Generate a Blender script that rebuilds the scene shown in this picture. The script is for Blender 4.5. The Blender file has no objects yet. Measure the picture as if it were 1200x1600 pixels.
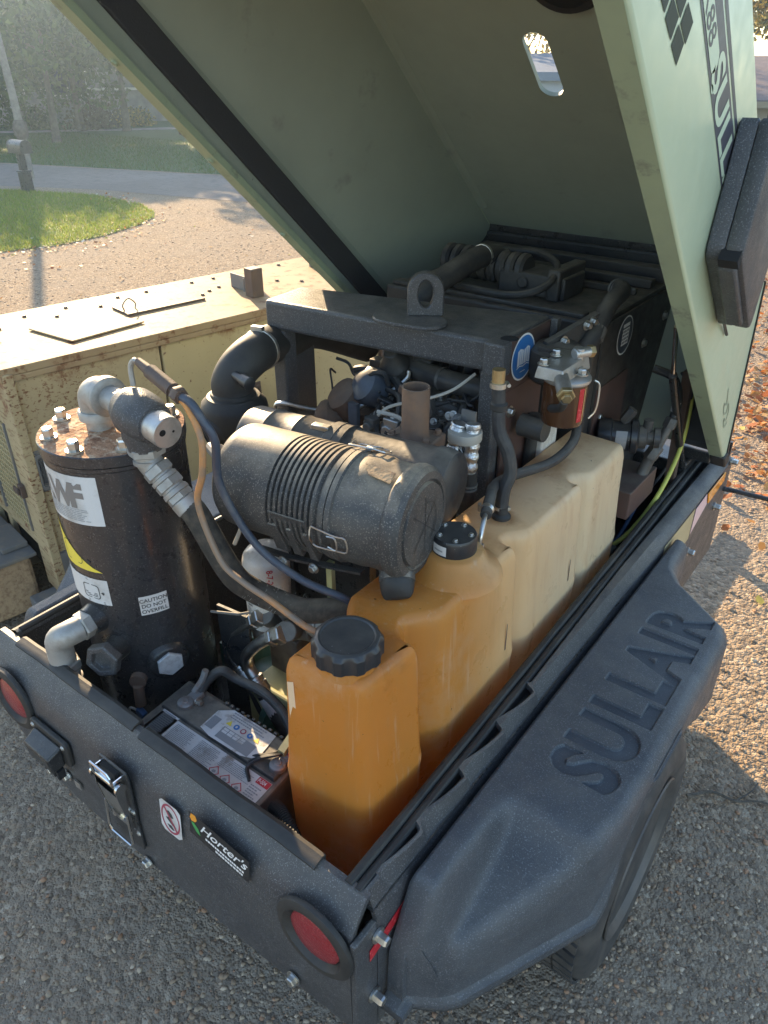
import bpy, bmesh, math, random
import numpy as np
from mathutils import Vector, Matrix, Euler, noise as mnoise

random.seed(7)
rng = np.random.default_rng(11)
C = bpy.context.scene.collection
SC = bpy.context.scene
R = math.radians
V = Vector

# ------------------------------------------------------------------ camera, sky, sun, exposure
cam_d = bpy.data.cameras.new('camera')
cam = bpy.data.objects.new('camera', cam_d)
C.objects.link(cam)
cam_d.sensor_fit = 'VERTICAL'
cam_d.sensor_height = 36.0
cam_d.lens = 26.4
cam_d.clip_start = 0.02
cam_d.clip_end = 2000
fwd = V((-0.51923, 0.68396, -0.51245)).normalized()
rgt = V((0.79649, 0.60466, 0.0)).normalized()
upv = rgt.cross(fwd)
m = Matrix((rgt, upv, -fwd)).transposed().to_4x4()
m.translation = V((0.496, -0.575, 1.2))
cam.matrix_world = m
SC.camera = cam

SUN_AZ, SUN_EL = 60.0, 18.0          # degrees to the left of the trailer's long axis, degrees above the horizon
sun_dir = V((-math.sin(R(SUN_AZ)) * math.cos(R(SUN_EL)), math.cos(R(SUN_AZ)) * math.cos(R(SUN_EL)), math.sin(R(SUN_EL))))
W = bpy.data.worlds.new('World')
SC.world = W
W.use_nodes = True
wn = W.node_tree
sky = wn.nodes.new('ShaderNodeTexSky')
sky.sky_type = 'NISHITA'
sky.sun_disc = False
sky.sun_elevation = R(SUN_EL)
sky.sun_rotation = R(-SUN_AZ)
sky.air_density = 1.0
sky.dust_density = .7
bgn = wn.nodes['Background']
bgn.inputs['Strength'].default_value = 0.15
wn.links.new(sky.outputs[0], bgn.inputs[0])
sl = bpy.data.lights.new('sun', 'SUN')
sl.energy = 5.0
sl.angle = R(0.5)
sl.color = (1.0, 0.74, 0.44)
so = bpy.data.objects.new('sun', sl)
C.objects.link(so)
so.rotation_euler = (-sun_dir).to_track_quat('-Z', 'Y').to_euler()
SC.view_settings.view_transform = 'Standard'
SC.view_settings.look = 'None'
SC.view_settings.exposure = 1.65
SC.view_settings.gamma = 1.0
SC.view_settings.use_curve_mapping = False
SC.cycles.max_bounces = 8
SC.cycles.diffuse_bounces = 5

GZ = -0.84                            # ground level; z = 0 is the top rim of the trailer tub

# ------------------------------------------------------------------ materials
def ng(name):
    mt = bpy.data.materials.new(name)
    mt.use_nodes = True
    nt = mt.node_tree
    return mt, nt, nt.nodes['Principled BSDF']

def rgba(c):
    return (c[0], c[1], c[2], 1.0)

def tex_noise(nt, scale, detail=4, rough=.6, co=None, kind='Object'):
    if co is None:
        tc = nt.nodes.new('ShaderNodeTexCoord')
        co = tc.outputs[kind]
    n = nt.nodes.new('ShaderNodeTexNoise')
    n.inputs['Scale'].default_value = scale
    n.inputs['Detail'].default_value = detail
    n.inputs['Roughness'].default_value = rough
    nt.links.new(co, n.inputs['Vector'])
    return n.outputs['Fac']

def ramp(nt, fac, lo, hi, inv=False):
    mr = nt.nodes.new('ShaderNodeMapRange')
    mr.inputs['From Min'].default_value = lo
    mr.inputs['From Max'].default_value = hi
    if inv:
        mr.inputs['To Min'].default_value = 1
        mr.inputs['To Max'].default_value = 0
    nt.links.new(fac, mr.inputs['Value'])
    return mr.outputs['Result']

def mul(nt, a, b, op='MULTIPLY'):
    n = nt.nodes.new('ShaderNodeMath')
    n.operation = op
    for k, q in enumerate((a, b)):
        if isinstance(q, (int, float)):
            n.inputs[k].default_value = q
        else:
            nt.links.new(q, n.inputs[k])
    return n.outputs[0]

def mix(nt, fac, a, b):
    n = nt.nodes.new('ShaderNodeMix')
    n.data_type = 'RGBA'
    if isinstance(fac, (int, float)):
        n.inputs[0].default_value = fac
    else:
        nt.links.new(fac, n.inputs[0])
    for k, q in ((6, a), (7, b)):
        if isinstance(q, tuple):
            n.inputs[k].default_value = rgba(q)
        else:
            nt.links.new(q, n.inputs[k])
    return n.outputs[2]

def bump(nt, p, h, strength, dist, prev=None):
    b = nt.nodes.new('ShaderNodeBump')
    b.inputs['Strength'].default_value = strength
    b.inputs['Distance'].default_value = dist
    nt.links.new(h, b.inputs['Height'])
    if prev is not None:
        nt.links.new(prev, b.inputs['Normal'])
    nt.links.new(b.outputs[0], p.inputs['Normal'])
    return b.outputs[0]

def mat(name, col, rough=.5, metal=0.0, var=None, var2=None, speck=None, dust=None, bmp=None, bmp2=None,
        spec=.5, coat=0.0, trans=0.0, rvar=0.0, emit=None):
    """var/var2: (colour, scale, lo, hi) patches; speck: (colour, scale, threshold); dust: (colour, amount) lying on top;
    bmp: (scale, strength, distance)"""
    mt, nt, p = ng(name)
    c = rgba(col)
    p.inputs['Base Color'].default_value = c
    cur = tuple(col)
    for v in (var, var2):
        if v:
            cur = mix(nt, ramp(nt, tex_noise(nt, v[1], 6, .65), v[2], v[3]), cur, v[0])
    if speck:
        cur = mix(nt, ramp(nt, tex_noise(nt, speck[1], 2, .5), speck[2], speck[2] + .04), cur, speck[0])
    if dust:
        g = nt.nodes.new('ShaderNodeNewGeometry')
        sx = nt.nodes.new('ShaderNodeSeparateXYZ')
        nt.links.new(g.outputs['Normal'], sx.inputs[0])
        up = ramp(nt, sx.outputs['Z'], .5, 1.0)
        nz = ramp(nt, tex_noise(nt, 14, 6, .7), .25, .7)
        cur = mix(nt, mul(nt, mul(nt, up, nz), dust[1]), cur, dust[0])
    if not isinstance(cur, tuple):
        nt.links.new(cur, p.inputs['Base Color'])
    p.inputs['Roughness'].default_value = rough
    if rvar:
        r = nt.nodes.new('ShaderNodeMapRange')
        r.inputs['To Min'].default_value = max(.02, rough - rvar)
        r.inputs['To Max'].default_value = min(1, rough + rvar)
        r.inputs['From Min'].default_value = .3
        r.inputs['From Max'].default_value = .7
        nt.links.new(tex_noise(nt, 22, 5, .7), r.inputs['Value'])
        nt.links.new(r.outputs[0], p.inputs['Roughness'])
    p.inputs['Metallic'].default_value = metal
    p.inputs['Specular IOR Level'].default_value = spec
    p.inputs['Coat Weight'].default_value = coat
    p.inputs['Transmission Weight'].default_value = trans
    if emit:
        p.inputs['Emission Color'].default_value = rgba(emit)
        p.inputs['Emission Strength'].default_value = 1
    pv = None
    if bmp:
        pv = bump(nt, p, tex_noise(nt, bmp[0], 4, .6), bmp[1], bmp[2])
    if bmp2:
        bump(nt, p, tex_noise(nt, bmp2[0], 4, .6), bmp2[1], bmp2[2], pv)
    return mt

DUST = (.34, .29, .22)
M = {}
M['coat'] = mat('textured_black_coat', (.046, .047, .051), .45, var=((.065, .063, .060), 5, .4, .75), speck=((.15, .15, .155), 380, .60),
                dust=(DUST, .45), bmp=(320, .55, .002), rvar=.12)
M['coat_clean'] = mat('satin_black_steel', (.020, .021, .023), .32, speck=((.10, .095, .09), 330, .62), dust=(DUST, .25),
                      var=((.045, .044, .042), 4, .45, .8), bmp=(180, .12, .001), rvar=.1)
M['plastic'] = mat('rough_black_plastic', (.050, .054, .061), .46, var=((.095, .098, .102), 3.2, .40, .78),
                   speck=((.14, .145, .155), 360, .60), dust=(DUST, .18), bmp=(300, .7, .0020), bmp2=(45, .15, .003), rvar=.14)
M['tank_black'] = mat('glossy_black_tank', (.026, .026, .029), .30, speck=((.11, .105, .10), 300, .62), bmp=(200, .06, .0006), rvar=.08, coat=.25)
M['plastic_letter'] = mat('worn_black_plastic', (.050, .054, .061), .48, var=((.092, .095, .10), 5, .4, .75), speck=((.12, .125, .13), 360, .62), bmp=(300, .4, .0015))
M['filter_plastic'] = mat('dusty_black_plastic', (.038, .037, .037), .5, var=((.072, .069, .064), 7, .42, .75), speck=((.17, .155, .135), 330, .60),
                          dust=((.52, .42, .29), .9), bmp=(300, .25, .001), rvar=.1)
M['rubber'] = mat('black_rubber', (.022, .021, .020), .62, var=((.055, .05, .042), 9, .45, .8), dust=(DUST, .06), bmp=(150, .3, .001))
M['hose'] = mat('black_hose', (.026, .026, .027), .6, var=((.075, .068, .058), 12, .45, .8), dust=(DUST, .45), bmp=(500, .4, .0008))
M['braid'] = mat('woven_hose_sleeve', (.038, .034, .028), .85, var=((.12, .10, .075), 40, .45, .75), dust=(DUST, .5), bmp=(700, .9, .002))
M['tyre'] = mat('tyre_rubber', (.034, .033, .033), .68, var=((.11, .095, .08), 10, .42, .78), bmp=(90, .25, .0015))
M['zinc'] = mat('zinc_plated_steel', (.60, .60, .58), .38, 1.0, var=((.42, .38, .31), 30, .45, .75), bmp=(120, .1, .0006), rvar=.12)
M['galv'] = mat('galvanised_iron', (.40, .395, .375), .58, .55, var=((.28, .265, .235), 25, .42, .72), dust=(DUST, .4), bmp=(160, .35, .0012), rvar=.1)
M['chrome'] = mat('polished_steel', (.72, .71, .69), .13, 1.0, var=((.55, .5, .42), 20, .55, .85), rvar=.06)
M['alu'] = mat('cast_aluminium', (.50, .50, .49), .45, .85, var=((.30, .28, .25), 18, .45, .75), dust=(DUST, .4), bmp=(200, .3, .001))
M['brass'] = mat('dull_brass', (.55, .42, .22), .4, .9, var=((.35, .27, .15), 30, .4, .7))
M['iron'] = mat('rusty_cast_iron', (.16, .105, .075), .8, .1, var=((.23, .13, .075), 18, .4, .7), var2=((.07, .05, .04), 6, .5, .8), dust=(DUST, .4),
                bmp=(120, .4, .002))
M['engine'] = mat('engine_black', (.030, .031, .033), .5, var=((.085, .075, .062), 11, .4, .72), dust=(DUST, .6), bmp=(90, .3, .002), rvar=.15)
M['engine_grey'] = mat('engine_grey', (.14, .135, .125), .55, .3, var=((.06, .055, .05), 14, .42, .7), dust=(DUST, .6), bmp=(90, .3, .002))
M['engine_blue'] = mat('grey_blue_paint', (.085, .10, .125), .4, var=((.05, .06, .07), 16, .45, .75), dust=(DUST, .4))
M['radiator'] = mat('radiator_housing_black', (.034, .032, .031), .5, var=((.085, .075, .063), 5, .4, .75), dust=((.30, .25, .19), .7), bmp=(140, .2, .001), rvar=.12)
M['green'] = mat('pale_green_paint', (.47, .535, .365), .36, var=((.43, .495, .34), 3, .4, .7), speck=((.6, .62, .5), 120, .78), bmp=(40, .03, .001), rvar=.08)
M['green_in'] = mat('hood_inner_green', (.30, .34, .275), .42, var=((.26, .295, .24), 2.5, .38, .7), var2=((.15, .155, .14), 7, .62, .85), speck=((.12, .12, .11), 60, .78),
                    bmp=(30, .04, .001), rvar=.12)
M['green_edge'] = mat('scuffed_green_paint', (.31, .375, .25), .45, var=((.14, .145, .125), 16, .56, .66), var2=((.25, .30, .21), 4, .4, .7), bmp=(60, .05, .001))
M['foam'] = mat('dark_foam_strip', (.030, .031, .033), .9, bmp=(200, .5, .002))
M['decal'] = mat('charcoal_decal', (.06, .06, .078), .45, var=((.12, .12, .135), 20, .5, .8))
M['decal_green'] = mat('decal_light_green', (.52, .61, .45), .4)
M['vent'] = mat('dark_green_decal', (.020, .030, .024), .5, var=((.04, .055, .045), 30, .5, .8), spec=.2)
M['rim'] = mat('dirty_wheel_steel', (.085, .078, .072), .5, .2, var=((.14, .118, .10), 12, .42, .75), bmp=(60, .2, .001))
M['white_label'] = mat('white_label', (.60, .59, .575), .55, var=((.40, .37, .33), 14, .46, .72))
M['dirty_label'] = mat('grimy_white_label', (.70, .69, .67), .55, var=((.26, .19, .135), 16, .52, .62), var2=((.50, .45, .39), 7, .42, .7))
M['print'] = mat('dark_print', (.05, .05, .05), .6)
M['print_grey'] = mat('grey_print', (.20, .18, .165), .6)
M['print_fine'] = mat('faded_print', (.28, .28, .28), .6)
M['red_print'] = mat('red_print', (.50, .03, .04), .5)
M['pink_print'] = mat('maroon_print', (.33, .05, .08), .5)
M['yellow_label'] = mat('yellow_label', (.80, .63, .07), .45, var=((.6, .45, .08), 16, .5, .8))
M['blue_label'] = mat('blue_label', (.035, .16, .42), .4)
M['grey_label'] = mat('dark_slate_label', (.045, .055, .075), .4)
M['black_label'] = mat('black_label', (.022, .021, .022), .45)
M['white_print'] = mat('white_print', (.78, .77, .75), .5)
M['orange_print'] = mat('orange_print', (.80, .32, .03), .5)
M['green_print'] = mat('green_print', (.06, .30, .08), .5)
M['red_lens'] = mat('red_lens', (.26, .010, .018), .3, speck=((.42, .06, .07), 300, .62), bmp=(150, .9, .004), coat=.6)
M['amber_lens'] = mat('amber_lens', (.85, .30, .02), .25, coat=.5)
M['red_tape'] = mat('red_reflector', (.50, .02, .03), .3, speck=((.65, .12, .12), 150, .6))
M['plug'] = mat('speckled_zinc_plug', (.56, .56, .55), .5, .15, var=((.42, .41, .40), 60, .45, .6), bmp=(150, .3, .001))
M['strip_pale'] = mat('pale_tan', (.72, .50, .31), .6)
M['pink_tape'] = mat('faded_reflector', (.72, .48, .47), .4)
M['oil_white'] = mat('off_white_enamel', (.66, .62, .56), .28, var=((.50, .45, .38), 9, .5, .8), dust=(DUST, .35), rvar=.06)
M['pump_green'] = mat('teal_green_paint', (.075, .19, .15), .45, var=((.04, .09, .07), 14, .45, .75), dust=(DUST, .35))
M['olive'] = mat('olive_yellow_paint', (.42, .42, .20), .45, var=((.30, .28, .14), 14, .45, .75), dust=(DUST, .3))
M['battery'] = mat('battery_case_black', (.035, .034, .035), .5, var=((.12, .105, .088), 14, .42, .72), dust=(DUST, .55), bmp=(120, .2, .001))
M['lead'] = mat('lead_terminal', (.30, .29, .28), .55, .6, var=((.28, .17, .12), 40, .5, .7), bmp=(100, .4, .001))
M['foilm'] = mat('crinkled_foil', (.74, .74, .74), .3, 1.0, bmp=(90, .9, .006))
M['cap'] = mat('glossy_black_cap', (.020, .021, .024), .34, speck=((.25, .25, .26), 150, .74), dust=(DUST, .2), bmp=(150, .15, .0008))
M['rust_lid'] = mat('rust_flaked_lid', (.40, .225, .13), .85, .0, var=((.58, .43, .29), 55, .50, .58), var2=((.24, .12, .07), 15, .53, .60), bmp=(70, 1.0, .007), spec=.15)
M['orange_hose'] = mat('orange_hose', (.58, .24, .06), .5, var=((.24, .16, .105), 7, .40, .56), dust=(DUST, .3))
M['blue_hose'] = mat('blue_grey_hose', (.045, .058, .085), .45, var=((.15, .145, .135), 12, .48, .75), dust=(DUST, .35))
M['yellow_hose'] = mat('yellow_green_hose', (.50, .50, .10), .45)
M['wire'] = mat('pale_wire', (.45, .42, .36), .5)
M['wire_dark'] = mat('dark_wire', (.03, .03, .032), .5)
M['wire_blue'] = mat('blue_wire', (.04, .10, .22), .5)
M['bowl'] = mat('amber_filter_bowl', (.075, .032, .014), .12, coat=.5)
M['red_shroud'] = mat('dull_red_brown_plate', (.10, .055, .045), .5, var=((.06, .04, .035), 7, .4, .7), dust=(DUST, .4), bmp=(140, .2, .001))
M['cream_top'] = mat('weathered_cream_top', (.37, .265, .15), .65, var=((.30, .18, .10), 5, .44, .70), var2=((.20, .10, .05), 20, .55, .64), bmp=(60, .35, .003), spec=.12)
M['dark_hole'] = mat('dark_interior', (.012, .012, .013), .9)
M['brown_steel'] = mat('brown_painted_steel', (.09, .06, .048), .6, var=((.14, .085, .055), 20, .45, .75), bmp=(100, .3, .001))
M['grey_steel'] = mat('grey_painted_steel', (.16, .155, .15), .55, var=((.25, .21, .16), 16, .48, .75), bmp=(80, .2, .001))
M['tan_board'] = mat('tan_chipped_surface', (.42, .29, .17), .85, var=((.25, .155, .09), 45, .45, .65), bmp=(70, .8, .004))

# translucent tank: yellowed, more deeply towards the filler end where old fuel has stained the plastic
def stretched(nt, scale, vec, detail=4, rot=(0, 0, 0)):
    tc = nt.nodes.new('ShaderNodeTexCoord')
    mp = nt.nodes.new('ShaderNodeMapping')
    mp.inputs['Scale'].default_value = vec
    mp.inputs['Rotation'].default_value = rot
    nt.links.new(tc.outputs['Object'], mp.inputs['Vector'])
    return tex_noise(nt, scale, detail, .65, mp.outputs[0])

def near_point(nt, p, r0, r1):
    tc = nt.nodes.new('ShaderNodeTexCoord')
    d = nt.nodes.new('ShaderNodeVectorMath')
    d.operation = 'DISTANCE'
    d.inputs[1].default_value = p
    nt.links.new(tc.outputs['Object'], d.inputs[0])
    q = mul(nt, d.outputs['Value'], mul(nt, tex_noise(nt, 22, 4, .6), r1 * .9), 'ADD')
    return ramp(nt, q, r0 + r1 * .45, r1 * 1.45, True)

def tank_mat():
    mt, nt, p = ng('yellowed_translucent_plastic')
    tc = nt.nodes.new('ShaderNodeTexCoord')
    sx = nt.nodes.new('ShaderNodeSeparateXYZ')
    nt.links.new(tc.outputs['Object'], sx.inputs[0])
    n1 = tex_noise(nt, 4, 4, .6)
    yy = mul(nt, sx.outputs['Y'], mul(nt, n1, .12), 'ADD')
    cr = nt.nodes.new('ShaderNodeValToRGB')
    nt.links.new(ramp(nt, yy, -.85, .55), cr.inputs[0])
    e = cr.color_ramp.elements
    e[0].position = .12
    e[0].color = (.66, .26, .045, 1)
    e[1].position = .95
    e[1].color = (.93, .745, .49, 1)
    a = e.new(.30); a.color = (.68, .30, .065, 1)
    a = e.new(.42); a.color = (.84, .54, .25, 1)
    a = e.new(.62); a.color = (.90, .68, .42, 1)
    cur = cr.outputs[0]
    cur = mix(nt, mul(nt, ramp(nt, tex_noise(nt, 5, 6, .7), .54, .78), .5), cur, (.74, .52, .33))           # chalky bloom
    cur = mix(nt, mul(nt, ramp(nt, stretched(nt, 9, (3, 3, .35), 5), .50, .74), .36), cur, (.56, .27, .08))      # runs down the sides
    cur = mix(nt, mul(nt, ramp(nt, stretched(nt, 30, (2, 2, .10), 3), .60, .72), .35), cur, (.80, .60, .40))     # scuffs
    for q, r0, r1, f in (((.407, -.352, 1.14), .010, .055, .85), ((.362, -.175, 1.14), .012, .05, .8), ((.39, -.72, 1.14), .05, .085, .55), ((.33, .13, 1.14), .02, .09, .6), ((.30, -.55, 1.13), .02, .10, .45)):
        cur = mix(nt, mul(nt, near_point(nt, q, r0, r1), f), cur, (.30, .115, .03))                     # fuel stains round the fittings
    cur = mix(nt, ramp(nt, tex_noise(nt, 70, 3, .6), .72, .76), cur, (.12, .055, .018))
    nt.links.new(cur, p.inputs['Base Color'])
    p.inputs['Roughness'].default_value = .36
    nt.links.new(ramp(nt, tex_noise(nt, 12, 5, .7), .1, 1.2), p.inputs['Roughness'])
    bump(nt, p, tex_noise(nt, 25, 4, .6), .08, .003)
    t = nt.nodes.new('ShaderNodeBsdfTranslucent')
    nt.links.new(cur, t.inputs['Color'])
    ms = nt.nodes.new('ShaderNodeMixShader')
    ms.inputs[0].default_value = .38
    nt.links.new(p.outputs[0], ms.inputs[1])
    nt.links.new(t.outputs[0], ms.inputs[2])
    nt.links.new(ms.outputs[0], nt.nodes['Material Output'].inputs['Surface'])
    return mt

def cream_mat(name, base, base2, rust_lo, scr_lo):
    mt, nt, p = ng(name)
    cur = mix(nt, ramp(nt, tex_noise(nt, 3.5, 5, .65), .38, .7), base, base2)
    cur = mix(nt, mul(nt, ramp(nt, tex_noise(nt, 1.6, 4, .6), .5, .72), .5), cur, (.33, .25, .14))
    zone = ramp(nt, tex_noise(nt, 2.6, 3, .5), .42, .62)
    scr = ramp(nt, stretched(nt, 16, (1, 3.5, 5.5), 6, (.5, .2, 0)), scr_lo, scr_lo + .05)
    cur = mix(nt, mul(nt, scr, zone), cur, (.19, .085, .04))
    cur = mix(nt, ramp(nt, tex_noise(nt, 7, 7, .72), rust_lo, rust_lo + .06), cur, (.22, .095, .045))
    cur = mix(nt, ramp(nt, tex_noise(nt, 42, 4, .65), .66, .70), cur, (.15, .07, .04))
    tc = nt.nodes.new('ShaderNodeTexCoord')
    sx = nt.nodes.new('ShaderNodeSeparateXYZ')
    nt.links.new(tc.outputs['Object'], sx.inputs[0])
    edge = ramp(nt, mul(nt, sx.outputs['Z'], mul(nt, stretched(nt, 8, (1.2, 1.2, .5), 5), .30), 'ADD'), 1.20, 1.25)      # rust creeping down from the lid seam
    cur = mix(nt, mul(nt, edge, ramp(nt, tex_noise(nt, 9, 6, .7), .45, .58)), cur, (.21, .095, .045))
    foot = ramp(nt, mul(nt, sx.outputs['Z'], mul(nt, tex_noise(nt, 6, 5, .7), .35), 'ADD'), .30, .55, True)                  # mud and rust low down
    cur = mix(nt, mul(nt, foot, .7), cur, (.20, .13, .075))
    nt.links.new(cur, p.inputs['Base Color'])
    p.inputs['Roughness'].default_value = .5
    p.inputs['Specular IOR Level'].default_value = .3
    bump(nt, p, tex_noise(nt, 30, 4, .6), .12, .002)
    return mt
M['cream'] = cream_mat('rust_streaked_cream_paint', (.50, .39, .225), (.41, .32, .185), .585, .54)
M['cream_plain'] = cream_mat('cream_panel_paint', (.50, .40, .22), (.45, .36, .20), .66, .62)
M['tank'] = tank_mat()

# ------------------------------------------------------------------ mesh collector
def orth(axis):
    z = V(axis).normalized()
    x = z.orthogonal().normalized()
    if abs(z.z) < .99:
        x = V((0, 0, 1)).cross(z).normalized()
    return x, z.cross(x), z

def catmull(pts, seg=8):
    pts = [V(p) for p in pts]
    if len(pts) < 3:
        return pts
    P = [pts[0] * 2 - pts[1]] + pts + [pts[-1] * 2 - pts[-2]]
    out = []
    for i in range(1, len(P) - 2):
        for k in range(seg):
            t = k / seg
            a, b, c, d = P[i - 1], P[i], P[i + 1], P[i + 2]
            out.append(.5 * ((2 * b) + (c - a) * t + (2 * a - 5 * b + 4 * c - d) * t * t + (3 * b - a - 3 * c + d) * t ** 3))
    out.append(pts[-1])
    return out

_glyph = {}
def glyphs(s, bold=0.0, spacing=1.0):
    """2-D triangles of a string, height about 0.7 for capitals at size 1, left aligned on the base line"""
    k = (s, bold, spacing)
    if k not in _glyph:
        cu = bpy.data.curves.new('t', 'FONT')
        cu.body = s
        cu.size = 1
        cu.offset = bold
        cu.space_character = spacing
        cu.resolution_u = 4
        o = bpy.data.objects.new('t', cu)
        C.objects.link(o)
        dg = bpy.context.evaluated_depsgraph_get()
        me = bpy.data.meshes.new_from_object(o.evaluated_get(dg))
        vs = [(v.co.x, v.co.y) for v in me.vertices]
        fs = [tuple(p.vertices) for p in me.polygons]
        bpy.data.objects.remove(o)
        bpy.data.curves.remove(cu)
        bpy.data.meshes.remove(me)
        xs = [v[0] for v in vs]
        _glyph[k] = (vs, fs, min(xs), max(xs))
    return _glyph[k]

class MB:
    def __init__(s):
        s.v, s.f, s.mi = [], [], []
        s.m = 0
    def add(s, vs, fs):
        b = len(s.v)
        s.v += [V(q) for q in vs]
        s.f += [tuple(b + i for i in q) for q in fs]
        s.mi += [s.m] * len(fs)
        return s
    def box(s, c, size, mt=None):
        x, y, z = (q / 2 for q in size)
        vs = [V((i * x, j * y, k * z)) for k in (-1, 1) for j in (-1, 1) for i in (-1, 1)]
        if mt is not None:
            vs = [mt @ q for q in vs]
        c = V(c)
        return s.add([q + c for q in vs], [(0, 2, 3, 1), (4, 5, 7, 6), (0, 1, 5, 4), (2, 6, 7, 3), (0, 4, 6, 2), (1, 3, 7, 5)])
    def span(s, a, b):
        return s.box([(a[i] + b[i]) / 2 for i in range(3)], [abs(b[i] - a[i]) for i in range(3)])
    def hexa(s, q):            # eight corners: bottom 0-3 counter-clockwise, top 4-7
        return s.add(q, [(3, 2, 1, 0), (4, 5, 6, 7), (0, 1, 5, 4), (1, 2, 6, 5), (2, 3, 7, 6), (3, 0, 4, 7)])
    def lathe(s, o, axis, prof, n=28, ang0=0.0):
        """prof: (radius, distance along axis)"""
        x, y, z = orth(axis)
        o = V(o)
        vs, fs = [], []
        for r, t in prof:
            for k in range(n):
                a = ang0 + 2 * math.pi * k / n
                vs.append(o + z * t + (x * math.cos(a) + y * math.sin(a)) * r)
        for i in range(len(prof) - 1):
            for k in range(n):
                k2 = (k + 1) % n
                fs.append((i * n + k, i * n + k2, (i + 1) * n + k2, (i + 1) * n + k))
        if prof[0][0] > 1e-5:
            fs.append(tuple(reversed(range(n))))
        if prof[-1][0] > 1e-5:
            fs.append(tuple(range((len(prof) - 1) * n, len(prof) * n)))
        return s.add(vs, fs)
    def cyl(s, a, b, r, r2=None, n=20, bev=0.0):
        a, b = V(a), V(b)
        L = (b - a).length
        r2 = r if r2 is None else r2
        if bev:
            pr = [(r - bev, 0), (r, bev), (r2, L - bev), (r2 - bev, L)]
        else:
            pr = [(r, 0), (r2, L)]
        return s.lathe(a, b - a, pr, n)
    def tube(s, pts, r, n=10, seg=8, smooth=True, rfun=None):
        P = catmull(pts, seg) if smooth else [V(p) for p in pts]
        vs, fs = [], []
        up = None
        for i, p in enumerate(P):
            d = (P[min(i + 1, len(P) - 1)] - P[max(i - 1, 0)]).normalized()
            if up is None:
                up = d.orthogonal().normalized()
            up = (up - d * up.dot(d)).normalized()
            sd = d.cross(up)
            rr = rfun(i / (len(P) - 1)) if rfun else r
            for k in range(n):
                a = 2 * math.pi * k / n
                vs.append(p + (up * math.cos(a) + sd * math.sin(a)) * rr)
        for i in range(len(P) - 1):
            for k in range(n):
                k2 = (k + 1) % n
                fs.append((i * n + k, i * n + k2, (i + 1) * n + k2, (i + 1) * n + k))
        fs.append(tuple(reversed(range(n))))
        fs.append(tuple(range((len(P) - 1) * n, len(P) * n)))
        return s.add(vs, fs)
    def prism(s, poly, frame, depth):
        """poly in the x,y plane of frame, pushed along its z"""
        n = len(poly)
        vs = [frame @ V((x, y, 0)) for x, y in poly] + [frame @ V((x, y, depth)) for x, y in poly]
        fs = [tuple(reversed(range(n))), tuple(range(n, 2 * n))]
        fs += [(k, (k + 1) % n, n + (k + 1) % n, n + k) for k in range(n)]
        return s.add(vs, fs)
    def bolt(s, p, axis, r=.009, h=.008):
        x, y, z = orth(axis)
        p = V(p)
        s.lathe(p, z, [(r * 1.45, 0), (r * 1.45, h * .22)], 16)
        s.lathe(p + z * h * .22, z, [(r, 0), (r, h * .8), (r * .85, h)], 6)
        return s
    def hexn(s, a, b, r):
        a, b = V(a), V(b)
        L = (b - a).length
        return s.lathe(a, b - a, [(r * .9, 0), (r, L * .12), (r, L * .88), (r * .9, L)], 6)
    def text(s, str_, frame, size, bold=0.0, centre=False, depth=0.0, fmap=None, spacing=1.0, xs=1.0):
        vs, fs, x0, x1 = glyphs(str_, bold, spacing)
        dx = -(x0 + x1) / 2 if centre else -x0
        f = fmap or (lambda x, y: frame @ V((x, y, depth)))
        return s.add([f((x + dx) * size * xs, y * size) for x, y in vs], fs)
    def rect(s, f, x0, y0, x1, y1, nx=1, ny=1):
        vs = [f(x0 + (x1 - x0) * i / nx, y0 + (y1 - y0) * j / ny) for j in range(ny + 1) for i in range(nx + 1)]
        w = nx + 1
        return s.add(vs, [(j * w + i, j * w + i + 1, (j + 1) * w + i + 1, (j + 1) * w + i) for j in range(ny) for i in range(nx)])
    def poly(s, f, pts):
        return s.add([f(x, y) for x, y in pts], [tuple(range(len(pts)))])
    def build(s, name, mats, parent=None, smooth=30, bevel=0.0, bseg=2, label=None, kind=None, fix=False, sub=0):
        root = parent
        while root is not None and root.parent is not None:
            root = root.parent
        off = root.location if root is not None else V((0, 0, 0))
        me = bpy.data.meshes.new(name)
        me.from_pydata([tuple(q - off) for q in s.v], [], s.f)
        if not isinstance(mats, (list, tuple)):
            mats = [mats]
        for q in mats:
            me.materials.append(M[q] if isinstance(q, str) else q)
        if len(mats) > 1:
            me.polygons.foreach_set('material_index', s.mi)
        if fix:
            bm = bmesh.new()
            bm.from_mesh(me)
            bmesh.ops.remove_doubles(bm, verts=bm.verts, dist=1e-5)
            bmesh.ops.recalc_face_normals(bm, faces=bm.faces)
            bm.to_mesh(me)
            bm.free()
        if smooth:
            me.polygons.foreach_set('use_smooth', [True] * len(me.polygons))
            me.set_sharp_from_angle(angle=R(smooth))
        me.update()
        o = bpy.data.objects.new(name, me)
        C.objects.link(o)
        if parent is not None:
            o.parent = parent
        if bevel:
            b = o.modifiers.new('bevel', 'BEVEL')
            b.width = bevel
            b.segments = bseg
            b.limit_method = 'ANGLE'
            b.angle_limit = R(40)
            b.harden_normals = False
        if sub:
            sb = o.modifiers.new('subsurf', 'SUBSURF')
            sb.levels = sub
            sb.render_levels = sub
        if label:
            o['label'] = label
        if kind:
            o['kind'] = kind
        return o

def thing(name, label, cat, loc, group=None):
    o = bpy.data.objects.new(name, None)
    o.empty_display_size = .2
    C.objects.link(o)
    o.location = loc
    o['label'] = label
    o['category'] = cat
    if group:
        o['group'] = group
    return o

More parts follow.
